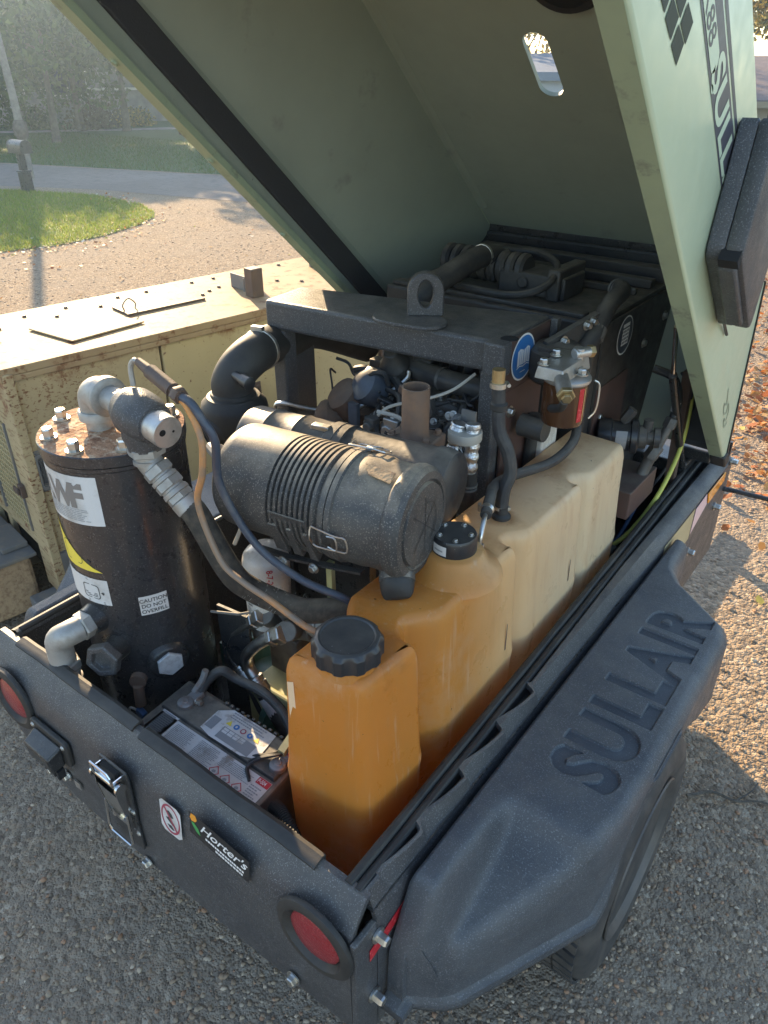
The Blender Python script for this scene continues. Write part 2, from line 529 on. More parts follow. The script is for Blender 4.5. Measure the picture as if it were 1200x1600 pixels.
_bolt = {}
def bolts(parent, spots, axis, r, h, mt='zinc', name='bolt'):
    """alike bolts sharing one mesh"""
    k = (r, h, mt, tuple(axis))
    root = parent
    while root.parent is not None:
        root = root.parent
    if k not in _bolt:
        b = MB().bolt((0, 0, 0), axis, r, h)
        me = bpy.data.meshes.new('bolt')
        me.from_pydata([tuple(q) for q in b.v], [], b.f)
        me.materials.append(M[mt])
        me.update()
        _bolt[k] = me
    for p in spots:
        o = bpy.data.objects.new(name, _bolt[k])
        C.objects.link(o)
        o.parent = parent
        o.location = V(p) - root.location
    return

def frame(o, x, y):
    x = V(x).normalized()
    y = V(y)
    y = (y - x * y.dot(x)).normalized()
    z = x.cross(y)
    mm = Matrix((x, y, z)).transposed().to_4x4()
    mm.translation = V(o)
    return mm

def ellipse(a, b, n=32, cx=0, cy=0):
    return [(cx + a * math.cos(2 * math.pi * k / n), cy + b * math.sin(2 * math.pi * k / n)) for k in range(n)]

def rrect(x0, y0, x1, y1, r, n=4):
    out = []
    for cx, cy, a0 in ((x1 - r, y1 - r, 0), (x0 + r, y1 - r, 90), (x0 + r, y0 + r, 180), (x1 - r, y0 + r, 270)):
        for k in range(n + 1):
            a = R(a0 + 90 * k / n)
            out.append((cx + r * math.cos(a), cy + r * math.sin(a)))
    return out

def ring(cx, cy, ro, ri, n=32, yo=1.0):
    a = ellipse(ro, ro * yo, n, cx, cy)
    b = ellipse(ri, ri * yo, n, cx, cy)
    return a, b

# ------------------------------------------------------------------ setting: ground, road, lawns
def sheet(name, pts, z, mt, cut=0):
    me = bpy.data.meshes.new(name)
    me.from_pydata([(x, y, z) for x, y in pts], [], [tuple(range(len(pts)))])
    me.materials.append(mt)
    o = bpy.data.objects.new(name, me)
    C.objects.link(o)
    o['kind'] = 'structure'
    return o

def gravel_mat():
    mt, nt, p = ng('gravel')
    tc = nt.nodes.new('ShaderNodeTexCoord')
    co = tc.outputs['Object']
    vo = nt.nodes.new('ShaderNodeTexVoronoi')
    vo.inputs['Scale'].default_value = 60
    nt.links.new(co, vo.inputs['Vector'])
    vo2 = nt.nodes.new('ShaderNodeTexVoronoi')
    vo2.inputs['Scale'].default_value = 150
    nt.links.new(co, vo2.inputs['Vector'])
    sx = nt.nodes.new('ShaderNodeSeparateColor')
    nt.links.new(vo.outputs['Color'], sx.inputs[0])
    cr = nt.nodes.new('ShaderNodeValToRGB')
    nt.links.new(sx.outputs[0], cr.inputs[0])
    e = cr.color_ramp.elements
    e[0].color = (.185, .135, .092, 1)
    e[1].color = (.48, .385, .28, 1)
    a = e.new(.5); a.color = (.325, .25, .175, 1)
    a = e.new(.8); a.color = (.39, .28, .18, 1)
    big = ramp(nt, tex_noise(nt, .55, 5, .65, co), .38, .66)
    cur = mix(nt, mul(nt, big, .55), cr.outputs[0], (.30, .245, .19))
    cur = mix(nt, mul(nt, ramp(nt, tex_noise(nt, 5, 5, .7, co), .5, .75), .5), cur, (.27, .225, .175))
    nt.links.new(cur, p.inputs['Base Color'])
    p.inputs['Roughness'].default_value = .95
    p.inputs['Specular IOR Level'].default_value = .08
    h = mul(nt, mul(nt, vo.outputs['Distance'], -1.0), mul(nt, vo2.outputs['Distance'], -.5), 'ADD')
    h = mul(nt, h, tex_noise(nt, 9, 4, .6, co), 'ADD')
    bump(nt, p, h, .8, .012)
    return mt
M['gravel'] = gravel_mat()
sheet('ground', [(-260, -200), (260, -200), (260, 320), (-260, 320)], GZ, M['gravel'])

def grass_mat(name, a, b, dry):
    mt, nt, p = ng(name)
    tc = nt.nodes.new('ShaderNodeTexCoord')
    co = tc.outputs['Object']
    cur = mix(nt, ramp(nt, tex_noise(nt, 1.1, 5, .65, co), .35, .7), a, b)
    cur = mix(nt, ramp(nt, tex_noise(nt, 4, 6, .7, co), .56, .78), cur, dry)
    cur = mix(nt, ramp(nt, tex_noise(nt, 60, 3, .7, co), .45, .75), cur, tuple(q * .55 for q in a))
    nt.links.new(cur, p.inputs['Base Color'])
    p.inputs['Roughness'].default_value = .8
    bump(nt, p, tex_noise(nt, 45, 5, .7, co), .9, .03)
    return mt
M['lawn'] = grass_mat('lawn', (.11, .16, .02), (.16, .21, .03), (.26, .22, .08))
M['lawn_far'] = grass_mat('far_lawn', (.055, .105, .025), (.075, .13, .03), (.11, .115, .045))
M['road'] = mat('worn_road', (.235, .195, .165), .9, var=((.30, .25, .21), .6, .4, .7), var2=((.18, .15, .13), 6, .5, .75), speck=((.38, .33, .28), 60, .66), bmp=(90, .8, .008), spec=.1)
lawn_pts = [(-9.27, 4.3), (-9.05, 5.0), (-9.12, 5.7), (-9.4, 6.5), (-9.75, 7.05), (-10.1, 7.35), (-10.9, 7.7), (-12.5, 7.85), (-14.3, 7.25),
            (-17, 6.1), (-21, 4.2), (-28, 1), (-28, -8), (-18, -6), (-12, -1.5), (-10, 2.2)]
sheet('lawn', lawn_pts, GZ + .008, M['lawn'])
sheet('road', [(-60, -10.5), (-60, -5.5), (-21, 8.9), (-12.6, 11.2), (-4, 13.4), (6, 15.4), (60, 24), (60, 20.5), (6, 12.6), (-3.5, 10.6), (-8.5, 9.2), (-13.0, 8.35), (-20, 5.4)],
      GZ + .004, M['road'])
far_pts = [(-70, -9), (-21, 9.0), (-12.6, 11.35), (-4, 13.6), (6, 15.7), (70, 26), (70, 120), (-120, 120), (-120, -30)]
sheet('far_lawn', far_pts, GZ + .006, M['lawn_far'])
M['slab'] = mat('concrete_path', (.17, .16, .15), .85, var=((.45, .42, .39), 3, .4, .7), bmp=(40, .3, .004))
sheet('path', [(-28.5, 14.2), (-27.6, 13.6), (-20.4, 24.2), (-21.2, 24.8)], GZ + .012, M['slab'])

def pip(x, y, poly):
    ins = np.zeros(len(x), bool)
    n = len(poly)
    for i in range(n):
        x1, y1 = poly[i]
        x2, y2 = poly[(i + 1) % n]
        c = ((y1 > y) != (y2 > y)) & (x < (x2 - x1) * (y - y1) / (y2 - y1 + 1e-12) + x1)
        ins ^= c
    return ins

CAMP = np.array([.496, -.575])
def view_scatter(n, az0, az1, d0, d1, p=1.0):
    """points thinning out with distance: az in degrees left(-)/right(+) of the long axis"""
    az = np.radians(rng.uniform(az0, az1, n))
    d = d0 * (d1 / d0) ** (rng.random(n) ** p)
    return CAMP[0] + np.sin(az) * d, CAMP[1] + np.cos(az) * d, d

def mass(name, verts, faces, mt, cols=None):
    me = bpy.data.meshes.new(name)
    nv, nf = len(verts), len(faces)
    k = faces.shape[1]
    me.vertices.add(nv)
    me.vertices.foreach_set('co', verts.astype(np.float32).ravel())
    me.loops.add(nf * k)
    me.loops.foreach_set('vertex_index', faces.astype(np.int32).ravel())
    me.polygons.add(nf)
    me.polygons.foreach_set('loop_start', np.arange(0, nf * k, k, dtype=np.int32))
    me.materials.append(mt)
    if cols is not None:
        ca = me.color_attributes.new('tint', 'FLOAT_COLOR', 'POINT')
        ca.data.foreach_set('color', np.hstack([cols, np.ones((nv, 1))]).astype(np.float32).ravel())
    me.update(calc_edges=True)
    o = bpy.data.objects.new(name, me)
    C.objects.link(o)
    return o

def tint_mat(name, rough, trans=0.0):
    """each leaf, stone or blade has its own colour, kept on the mesh"""
    mt, nt, p = ng(name)
    a = nt.nodes.new('ShaderNodeAttribute')
    a.attribute_name = 'tint'
    nt.links.new(a.outputs['Color'], p.inputs['Base Color'])
    p.inputs['Roughness'].default_value = rough
    p.inputs['Specular IOR Level'].default_value = .3
    if trans:
        t = nt.nodes.new('ShaderNodeBsdfTranslucent')
        nt.links.new(a.outputs['Color'], t.inputs['Color'])
        ms = nt.nodes.new('ShaderNodeMixShader')
        ms.inputs[0].default_value = trans
        nt.links.new(p.outputs[0], ms.inputs[1])
        nt.links.new(t.outputs[0], ms.inputs[2])
        nt.links.new(ms.outputs[0], nt.nodes['Material Output'].inputs['Surface'])
    return mt

# stones lying on the gravel: one mass of small lumps
bm = bmesh.new()
bmesh.ops.create_icosphere(bm, subdivisions=1, radius=1)
ico_v = np.array([v.co[:] for v in bm.verts])
ico_f = np.array([[q.index for q in f.verts] for f in bm.faces])
bm.free()
parts = [view_scatter(44000, -100, 60, .45, 2.3, .8), view_scatter(20000, -14, 62, 1.0, 10, 1.0), view_scatter(26000, -75, -30, 4, 14, .9)]
X = np.concatenate([q[0] for q in parts]); Y = np.concatenate([q[1] for q in parts]); D = np.concatenate([q[2] for q in parts])
ok = ~pip(X, Y, lawn_pts) & ~pip(X, Y, far_pts)
inside_tub = (X > -1.0) & (X < -.08) & (Y > .15) & (Y < 2.0)
ok &= ~inside_tub
X, Y, D = X[ok], Y[ok], D[ok]
n = len(X)
S = (.0021 + .0080 * rng.random(n) ** 4.8) * np.clip(D / 2.4, .9, 1.7)
sc3 = S[:, None] * rng.uniform(.6, 1.25, (n, 3)) * np.array([1, 1, .55])
sc3[:, 2] *= np.where(D > 3.5, .55, 1.0)
lump = 1 + rng.uniform(-.34, .30, (n, 12))
ang = rng.uniform(0, 6.28, n)
vv = ico_v[None] * lump[:, :, None] * sc3[:, None, :]
ca, sa = np.cos(ang)[:, None], np.sin(ang)[:, None]
vx = vv[..., 0] * ca - vv[..., 1] * sa + X[:, None]
vy = vv[..., 0] * sa + vv[..., 1] * ca + Y[:, None]
vz = vv[..., 2] + GZ + sc3[:, 2:3] * .35
verts = np.stack([vx, vy, vz], -1).reshape(-1, 3)
faces = (ico_f[None] + (np.arange(n) * 12)[:, None, None]).reshape(-1, 3)
pal = np.array([(.23, .185, .14), (.31, .26, .20), (.41, .355, .29), (.27, .21, .155), (.31, .20, .135), (.20, .17, .14), (.35, .305, .25), (.50, .45, .38)])
cc = np.array([1.18, 1.07, .96]) * pal[rng.choice(8, n, p=[.22, .2, .08, .2, .11, .13, .05, .01])] * rng.uniform(.85, 1.1, (n, 1))
M['stones'] = tint_mat('gravel_stones', .85)
g = mass('gravel_stones', verts, faces, M['stones'], np.repeat(cc, 12, 0))
g['kind'] = 'stuff'

# fallen leaves
def leaf_mass(name, X, Y, size, z0, zr, colours, tilt):
    n = len(X)
    base = np.array([(-.5, 0, 0), (-.2, .34, .06), (.25, .28, .0), (.55, .02, .1), (.22, -.3, .03), (-.22, -.33, .08)])
    s = size * rng.uniform(.6, 1.3, n)
    v = base[None] * s[:, None, None]
    v[..., 2] *= rng.uniform(-1.5, 3, (n, 1))
    a, b, c = rng.uniform(0, 6.28, n), rng.normal(0, tilt, n), rng.normal(0, tilt, n)
    ca, sa = np.cos(a)[:, None], np.sin(a)[:, None]
    cb, sb = np.cos(b)[:, None], np.sin(b)[:, None]
    cc_, sc_ = np.cos(c)[:, None], np.sin(c)[:, None]
    x, y, z = v[..., 0], v[..., 1], v[..., 2]
    y, z = y * cb - z * sb, y * sb + z * cb
    x, z = x * cc_ + z * sc_, -x * sc_ + z * cc_
    x, y = x * ca - y * sa, x * sa + y * ca
    z0 = np.asarray(z0) + zr * rng.random(n)
    v = np.stack([x + X[:, None], y + Y[:, None], z - z.min(1, keepdims=True) + z0[:, None]], -1).reshape(-1, 3)
    f = (np.array([[0, 1, 2], [0, 2, 3], [0, 3, 4], [0, 4, 5]])[None] + (np.arange(n) * 6)[:, None, None]).reshape(-1, 3)
    col = np.array(colours)[rng.integers(0, len(colours), n)] * rng.uniform(.8, 1.15, (n, 1))
    o = mass(name, v, f, M['leafmat'], np.repeat(col, 6, 0))
    o['kind'] = 'stuff'
    return o
M['leafmat'] = tint_mat('dry_leaves', .6, .3)
LEAFC = [(.42, .14, .035), (.48, .19, .05), (.36, .12, .04), (.50, .30, .12), (.30, .15, .07), (.52, .24, .06)]
# the drift of leaves along the right hand edge of the drive
xs, ys = [], []
for cx, cy, sx_, sy_, nn in ((.05, 5.1, .42, .55, 900), (.15, 4.1, .30, .4, 350), (-.1, 6.6, .5, .5, 650), (.4, 5.9, .6, .9, 900), (-.4, 8.4, .8, .5, 700), (-.2, 10.5, 1.2, .7, 900), (1.4, 7, 1, 2, 1200)):
    xs.append(rng.normal(cx, sx_, nn)); ys.append(rng.normal(cy, sy_, nn))
xs, ys = np.concatenate(xs), np.concatenate(ys)
leaf_mass('fallen_leaves', xs, ys, .055, GZ + .004, .03, LEAFC, .35)
# strays over the drive and the lawn edge
x1, y1, d1 = view_scatter(90, -12, 34, 2.3, 9)
x2, y2, d2 = view_scatter(170, -72, -36, 6.5, 14)
t = rng.random(260)
ex = np.interp(t, [0, .3, .6, 1], [-9.2, -9.05, -9.75, -12.5]) + rng.normal(.12, .22, 260)
ey = np.interp(t, [0, .3, .6, 1], [4.2, 5.4, 7.05, 7.9]) + rng.normal(0, .2, 260)
leaf_mass('scattered_leaves', np.concatenate([x1, x2, ex]), np.concatenate([y1, y2, ey]), .05, GZ + .012, .0,
          LEAFC + [(.62, .50, .32), (.60, .45, .16), (.66, .6, .5), (.5, .42, .1)], .25)

# grass blades on the near lawn and the verge of the far one
def blades(name, n, poly, box, h, cols):
    x = rng.uniform(box[0], box[1], n); y = rng.uniform(box[2], box[3], n)
    k = pip(x, y, poly)
    x, y = x[k], y[k]
    n = len(x)
    a = rng.uniform(0, 6.28, n)
    hh = h * rng.uniform(.5, 1.25, n)
    w = .006 * rng.uniform(.7, 1.6, n)
    lx, ly = rng.normal(0, .45, n) * hh, rng.normal(0, .45, n) * hh
    b0 = np.stack([x - np.cos(a) * w, y - np.sin(a) * w, np.full(n, GZ)], -1)
    b1 = np.stack([x + np.cos(a) * w, y + np.sin(a) * w, np.full(n, GZ)], -1)
    tp = np.stack([x + lx, y + ly, GZ + hh], -1)
    v = np.stack([b0, b1, tp], 1).reshape(-1, 3)
    f = np.arange(3 * n).reshape(-1, 3)
    col = np.array(cols)[rng.integers(0, len(cols), n)] * rng.uniform(.8, 1.15, (n, 1))
    o = mass(name, v, f, M['blade'], np.repeat(col, 3, 0))
    o['kind'] = 'stuff'
M['blade'] = tint_mat('grass_blades', .55, .45)
blades('grass', 75000, lawn_pts, (-15.5, -8.9, 2.5, 8), .055, [(.19, .26, .03), (.24, .31, .035), (.27, .31, .05), (.32, .30, .09)])
blades('far_grass', 45000, far_pts, (-26, -10, 8, 16), .07, [(.065, .12, .022), (.085, .145, .028), (.11, .125, .04)])

# a twig on the gravel beside the wheel
tw = MB()
tw.tube([(.30, 1.30, GZ + .012), (.36, 1.36, GZ + .016), (.43, 1.375, GZ + .010), (.50, 1.42, GZ + .013), (.58, 1.43, GZ + .012)], .005, 6, 5, rfun=lambda t: .0065 - .004 * t)
tw.tube([(.43, 1.375, GZ + .010), (.46, 1.44, GZ + .012), (.47, 1.49, GZ + .012)], .003, 5, 4)
M['bark'] = mat('bark', (.085, .07, .055), .9, var=((.15, .125, .10), 12, .4, .7), bmp=(26, .9, .02))
M['bark_pale'] = mat('pale_bark', (.22, .20, .17), .9, var=((.13, .115, .10), 9, .4, .7), bmp=(26, .9, .015))
o = tw.build('twig', 'bark')
o['label'] = 'thin dark twig lying on the gravel beside the wheel'
o['category'] = 'twig'

# ------------------------------------------------------------------ trees
M['leaf_dark'] = tint_mat('tree_leaves', .55, .35)
def tree(loc, h, cr, cbase, label, cols, n=5200, lean=(0, 0), trunk=.18, group='trees around the drive', leaf=.16, squash=1.0, pale=False, nclump=34):
    t = thing('tree', label, 'tree', loc, group)
    o = V(loc)
    b = MB()
    top = o + V((lean[0], lean[1], h * .86))
    mid = o + V((lean[0] * .4, lean[1] * .4, h * .45))
    b.tube([o - V((0, 0, .05)), o + (mid - o) * .5, mid, top], trunk, 9, 6, rfun=lambda q: trunk * (1 - .82 * q) * (1.25 if q < .04 else 1))
    cen = o + V((lean[0] * .7, lean[1] * .7, (cbase + h) / 2))
    rz = (h - cbase) / 2
    cl = []
    for k in range(nclump):
        d = V((random.gauss(0, 1), random.gauss(0, 1), random.gauss(0, 1))).normalized()
        q = random.random() ** .45
        c = cen + V((d.x * cr * q, d.y * cr * q, d.z * rz * q * squash))
        cl.append((c, random.uniform(.16, .36) * cr))
    for c, r in cl[:16]:
        s0 = mid.lerp(top, random.uniform(0, .7))
        b.tube([s0, s0.lerp(c, .5) + V((0, 0, random.uniform(-.1, .25))), c], trunk * .25, 5, 4, rfun=lambda q: trunk * (.28 - .22 * q))
    b.build('trunk', 'bark_pale' if pale else 'bark', t)
    cpos = np.array([tuple(c) for c, r in cl]); crad = np.array([r for c, r in cl])
    w = crad ** 2
    idx = rng.choice(len(cl), n, p=w / w.sum())
    d = rng.normal(0, 1, (n, 3)); d /= np.linalg.norm(d, axis=1, keepdims=True)
    p = cpos[idx] + d * (crad[idx] * rng.random(n) ** .4)[:, None] * np.array([1.15, 1.15, .8])
    u = rng.normal(0, 1, (n, 3)); u /= np.linalg.norm(u, axis=1, keepdims=True)
    vq = np.cross(u, rng.normal(0, 1, (n, 3))); vq /= np.linalg.norm(vq, axis=1, keepdims=True) + 1e-9
    s = leaf * rng.uniform(.6, 1.35, (n, 1))
    verts = np.stack([p - u * s * .6, p + vq * s * .34, p + u * s * .6, p - vq * s * .34], 1).reshape(-1, 3) - np.array(tuple(o))
    f = np.arange(4 * n).reshape(-1, 4)
    cc = np.array(cols)[rng.integers(0, len(cols), n)] * rng.uniform(.7, 1.2, (n, 1)) * rng.uniform(.75, 1.2, len(cl))[idx][:, None]
    c = mass('crown', verts, f, M['leaf_dark'], np.repeat(cc, 4, 0))
    c.parent = t
    return t
GRN = [(.045, .075, .02), (.06, .095, .026), (.08, .115, .03)]
OLV = [(.09, .10, .03), (.12, .125, .035), (.15, .14, .045)]
GLD = [(.34, .25, .06), (.42, .30, .07), (.26, .22, .07), (.46, .36, .12)]
def at_az(az, d):
    return (.496 + math.sin(R(az)) * d, -.575 + math.cos(R(az)) * d, GZ)
# ------------------------------------------------------------------ houses
M['siding'] = mat('pale_siding', (.20, .20, .205), .7, var=((.35, .34, .33), 3, .4, .7))
M['roofing'] = mat('dark_roofing', (.09, .085, .085), .9, bmp=(30, .6, .02))
M['roof_blue'] = mat('blue_grey_roofing', (.16, .19, .24), .8, bmp=(30, .4, .02))
M['roof_brown'] = mat('mauve_brown_roofing', (.20, .145, .135), .9, var=((.25, .185, .17), 4, .4, .7), bmp=(16, .7, .03))
M['white_wall'] = mat('white_wall', (.40, .42, .47), .7)
M['tan_wall'] = mat('tan_wall', (.42, .32, .20), .7)
M['glass_dark'] = mat('window_glass', (.03, .035, .04), .08, spec=.7)
M['trim'] = mat('white_trim', (.72, .72, .70), .6)
def house(loc, rz, w, dpt, hw, hr, wallm, roofm, label, windows, board=False, ov=.35, group='houses beyond the drive', boards=0, fas='trim'):
    t = thing('house', label, 'house', loc, group)
    rot = Matrix.Rotation(R(rz), 4, 'Z')
    o = V(loc)
    P = lambda x, y, z: o + rot @ V((x, y, z))
    def bx(b, a, c):
        b.hexa([P(a[0], a[1], a[2]), P(c[0], a[1], a[2]), P(c[0], c[1], a[2]), P(a[0], c[1], a[2]),
                P(a[0], a[1], c[2]), P(c[0], a[1], c[2]), P(c[0], c[1], c[2]), P(a[0], c[1], c[2])])
    b = MB()
    bx(b, (-w / 2, 0, 0), (w / 2, dpt, hw))
    for s in (-1, 1):
        b.add([P(s * w / 2, 0, hw), P(s * w / 2, dpt, hw), P(s * w / 2, dpt / 2, hw + hr)], [(0, 1, 2)])
    b.build('wall', wallm, t, smooth=0)
    if boards:
        b = MB()
        for k in range(boards):
            z = .25 + (hw - .3) * k / boards
            bx(b, (-w / 2, -.022, z), (w / 2, -.002, z + (hw - .3) / boards * .88))
        b.build('siding_board', wallm, t, smooth=0, kind='stuff')
    b = MB()
    for (y0, y1) in ((-ov, dpt / 2), (dpt + ov, dpt / 2)):
        z0 = hw - hr * ov / (dpt / 2)
        z1 = hw + hr
        q = [P(-w / 2 - ov, y0, z0 + .02), P(w / 2 + ov, y0, z0 + .02), P(w / 2 + ov, y1, z1 + .02), P(-w / 2 - ov, y1, z1 + .02)]
        if y0 > y1:
            q = [q[1], q[0], q[3], q[2]]
        b.hexa(q + [v + V((0, 0, .12)) for v in q])
    b.build('roof', roofm, t, smooth=0)
    b = MB()
    bx(b, (-w / 2 - ov, -ov - .03, hw - hr * ov / (dpt / 2) - .08), (w / 2 + ov, -ov, hw - hr * ov / (dpt / 2) + .1))
    b.build('fascia', fas, t, smooth=0)
    if board:
        b = MB()
        bx(b, (-w / 2, -.06, hw * .42), (w / 2, -.026, hw * .42 + .09))
        b.build('trim_board', 'trim', t, smooth=0)
    for (x, z, ww, hh) in windows:
        b = MB()
        bx(b, (x - ww / 2 - .06, -.075, z - .06), (x + ww / 2 + .06, -.03, z + hh + .06))
        f = b.build('window', 'trim', t, smooth=0)
        b = MB()
        bx(b, (x - ww / 2, -.095, z), (x - .02, -.08, z + hh))
        bx(b, (x + .02, -.095, z), (x + ww / 2, -.08, z + hh))
        b.build('pane', 'glass_dark', f, smooth=0)
    return t
p = at_az(-61.5, 36)
house(p, 60, 17, 8, 2.7, 1.9, 'siding', 'roofing', 'long pale sided house with dark roof behind the far lawn',
      [(-5.5, 1.0, 1.1, 1.1), (-1.5, 1.0, 1.1, 1.1), (2.6, 1.0, 1.4, 1.1), (6, 1.0, 1.0, 1.1)], board=True, boards=12)
p = at_az(-24.5, 26)
house(p, 18, 6.5, 6, 1.75, .45, 'white_wall', 'roof_blue', 'small white building with blue grey roof seen through the hood slot', [(2.4, .9, .8, .9)], fas='roof_blue')
p = at_az(-12.6, 30)
house(p, 8, 8, 9, 1.0, 1.15, 'tan_wall', 'roof_brown', 'tan house with wide mauve brown roof beside the yellow tree', [(-1.5, .3, .9, .5), (1, .3, .9, .5)], fas='tan_wall')

tree(at_az(-66, 26), 4.7, 2.6, 1.7, 'leafy dark tree at the far left end of the long pale house', GRN, 6500, (.2, 0), .17)
tree(at_az(-62.2, 30), 4.9, 2.4, 1.9, 'dark tree with forked trunk before the windows of the long pale house', GRN + OLV, 6000, (-.3, 0), .16)
tree(at_az(-58.6, 27), 4.7, 2.3, 1.75, 'thin dark tree before the right end of the long pale house', GRN, 6000, (.2, .1), .13)
tree(at_az(-54.2, 31), 5.2, 2.4, 2.0, 'olive green tree standing left of the bright gap in the trees', OLV + GRN, 6000, (0, .2), .15)
tree(at_az(-50.5, 29), 6.6, 2.6, 1.2, 'dense dark tree right of the bright gap in the trees', GRN, 7000, (0, 0), .2)
tree(at_az(-46, 33), 7.5, 3.0, 1.2, 'broad dark tree behind the raised edge of the hood', GRN, 7500, (0, 0), .22)
tree(at_az(-70, 33), 7.5, 3.0, 1.2, 'broad tree behind the left end of the far lawn', GRN + OLV, 7500, (0, 0), .22)
tree(at_az(-40, 36), 8, 3.2, 1.4, 'tall tree hidden mostly behind the hood', GRN, 6000, (0, 0), .22)
tree(at_az(-25.8, 34), 9.0, 3.4, .5, 'golden tree rising over the white building with the blue grey roof', GLD, 13000, (0, 0), .2)
tree(at_az(-12.6, 24), 8.0, 2.3, .9, 'yellow and olive autumn tree above the mauve brown roof', GLD + OLV + GLD, 12000, (.2, 0), .16, leaf=.13)
tree(at_az(-9, 42), 11, 4.2, 2.0, 'tall golden tree behind the tan house', GLD + OLV, 8000, (0, 0), .25)
tree(at_az(-33, 44), 10, 4.0, 1.5, 'tall green tree behind the open hood and the white building', OLV + GRN, 7000, (0, 0), .25)
tree(at_az(-64.4, 25.5), 4.6, 2.2, .9, 'low branching dark tree left of the leaning pole', GRN, 6500, (0, 0), .13)
tree(at_az(-60.4, 33), 4.9, 2.6, .7, 'low dark tree hiding the middle windows of the long pale house', GRN, 7000, (0, 0), .15)
tree(at_az(-57.0, 32), 4.9, 2.4, .8, 'bushy dark tree hiding the right corner of the long pale house', GRN, 7000, (0, 0), .15)
# low bushes along the house
def bush(loc, r, h, label, cols, n=1600):
    t = thing('bush', label, 'bush', loc, 'bushes along the long pale house')
    o = np.array(loc)
    d = rng.normal(0, 1, (n, 3)); d /= np.linalg.norm(d, axis=1, keepdims=True)
    d[:, 2] = np.abs(d[:, 2])
    lumps = rng.normal(0, .35, (9, 3)) * np.array([r, r, h * .3])
    p = d * np.array([r, r, h]) * (rng.random(n) ** .35)[:, None] * .8 + lumps[rng.integers(0, 9, n)] * .6
    p[:, 2] = np.abs(p[:, 2])
    u = rng.normal(0, 1, (n, 3)); u /= np.linalg.norm(u, axis=1, keepdims=True)
    vq = np.cross(u, rng.normal(0, 1, (n, 3))); vq /= np.linalg.norm(vq, axis=1, keepdims=True)
    s = .11 * rng.uniform(.6, 1.3, (n, 1))
    v = np.stack([p - u * s * .6, p + vq * s * .34, p + u * s * .6, p - vq * s * .34], 1).reshape(-1, 3)
    cc = np.array(cols)[rng.integers(0, len(cols), n)] * rng.uniform(.7, 1.2, (n, 1))
    c = mass('foliage', v, np.arange(4 * n).reshape(-1, 4), M['leaf_dark'], np.repeat(cc, 4, 0))
    c.parent = t
    b = MB()
    for k in range(7):
        a = k * .9
        b.tube([V(loc), V(loc) + V((math.cos(a) * r * .3, math.sin(a) * r * .3, h * .4)), V(loc) + V((math.cos(a) * r * .55, math.sin(a) * r * .55, h * .8))], .012, 5, 3)
    b.build('stem', 'bark', t)
bush(at_az(-59.9, 33.5), 1.1, 1.0, 'rounded dark bush below the house windows near the slender pole', GRN)
bush(at_az(-56.3, 33), 1.3, 1.2, 'brownish bush at the right corner of the long pale house', [(.09, .07, .04), (.11, .09, .045)])
bush(at_az(-53.6, 34), .9, .8, 'small yellow green bush in the bright gap between trees', OLV + GLD)

# slender leaning pole beyond the road, mailbox on its post
t = thing('leaning_pole', 'slender grey leaning pole behind the mailbox', 'pole', (-15.62, 8.5, GZ))
b = MB()
b.tube([(-15.62, 8.5, GZ - .1), (-15.60, 8.5, .4), (-15.68, 8.5, 1.6), (-15.8, 8.5, 3.0), (-16.0, 8.55, 5.2)], .08, 10, 6, rfun=lambda q: .085 - .03 * q)
b.build('pole', 'bark_pale', t)
b = MB()
b.lathe((-15.6, 8.5, -.12), (0, 0, 1), [(.09, 0), (.14, .08), (.15, .2), (.11, .32), (.08, .36)], 10)
b.build('collar', 'bark', t)
t = thing('mailbox', 'black mailbox on a dark post at the edge of the sunny lawn', 'mailbox', (-13.83, 7.39, GZ))
b = MB()
x, y = -13.83, 7.39
b.box((x, y, GZ + .31), (.11, .11, .66))
b.build('post', 'coat_clean', t, bevel=.008)
b = MB()
b.box((x, y, GZ + .17), (.17, .17, .34))
b.box((x, y, GZ + .355), (.20, .20, .03))
b.build('post_sleeve', 'coat_clean', t, bevel=.01)
b = MB()
fr = frame((x - .30, y - .02, GZ + .655), (0, 1, 0), (0, 0, 1))
prof = [(-.11, 0), (.11, 0), (.11, .13)] + [(.11 * math.cos(R(a)), .13 + .09 * math.sin(R(a))) for a in range(15, 180, 15)] + [(-.11, .13)]
fr = frame((x - .17, y, GZ + .655), (.0, 1, 0), (0, 0, 1))
b.prism(prof, fr, .42)
b.build('box', 'coat_clean', t, smooth=40, bevel=.006)
b = MB()
b.prism([(q[0] * 1.06, q[1] * 1.04 - .004) for q in prof], frame((x - .185, y, GZ + .655), (0, 1, 0), (0, 0, 1)), .02)
b.build('door', 'coat', t, smooth=40)

# ------------------------------------------------------------------ the old cream machine cabinet
OC = V((-2.044, .591, .30))                       # top corner nearest the trailer's rear
OE = V((.1659, .9861, 0))                         # along its length, away from the camera
ON = V((.9861, -.1659, 0))                        # towards the trailer
old = thing('old_generator', 'rusty cream enclosed generator cabinet standing beside the black trailer', 'generator', OC + OE * 1.2 - ON * .33 + V((0, 0, -1.14)))
def OP(a, n, z):                                  # a: along, n: out towards the trailer (0 = side face), z: above its top
    return OC + OE * a + ON * n + V((0, 0, z))
def obox(b, a, c):
    x0, x1 = min(a[0], c[0]), max(a[0], c[0]); y0, y1 = min(a[1], c[1]), max(a[1], c[1]); z0, z1 = min(a[2], c[2]), max(a[2], c[2])
    return b.hexa([OP(x0, y1, z0), OP(x1, y1, z0), OP(x1, y0, z0), OP(x0, y0, z0), OP(x0, y1, z1), OP(x1, y1, z1), OP(x1, y0, z1), OP(x0, y0, z1)])
OL, OW, OB = 2.14, .66, -.97
b = MB()                                          # inner carcass, set back from the skin
obox(b, (.03, -.02, OB + .02), (OL - .02, -OW + .02, -.03))
b.build('carcass', 'dark_hole', old, smooth=0)
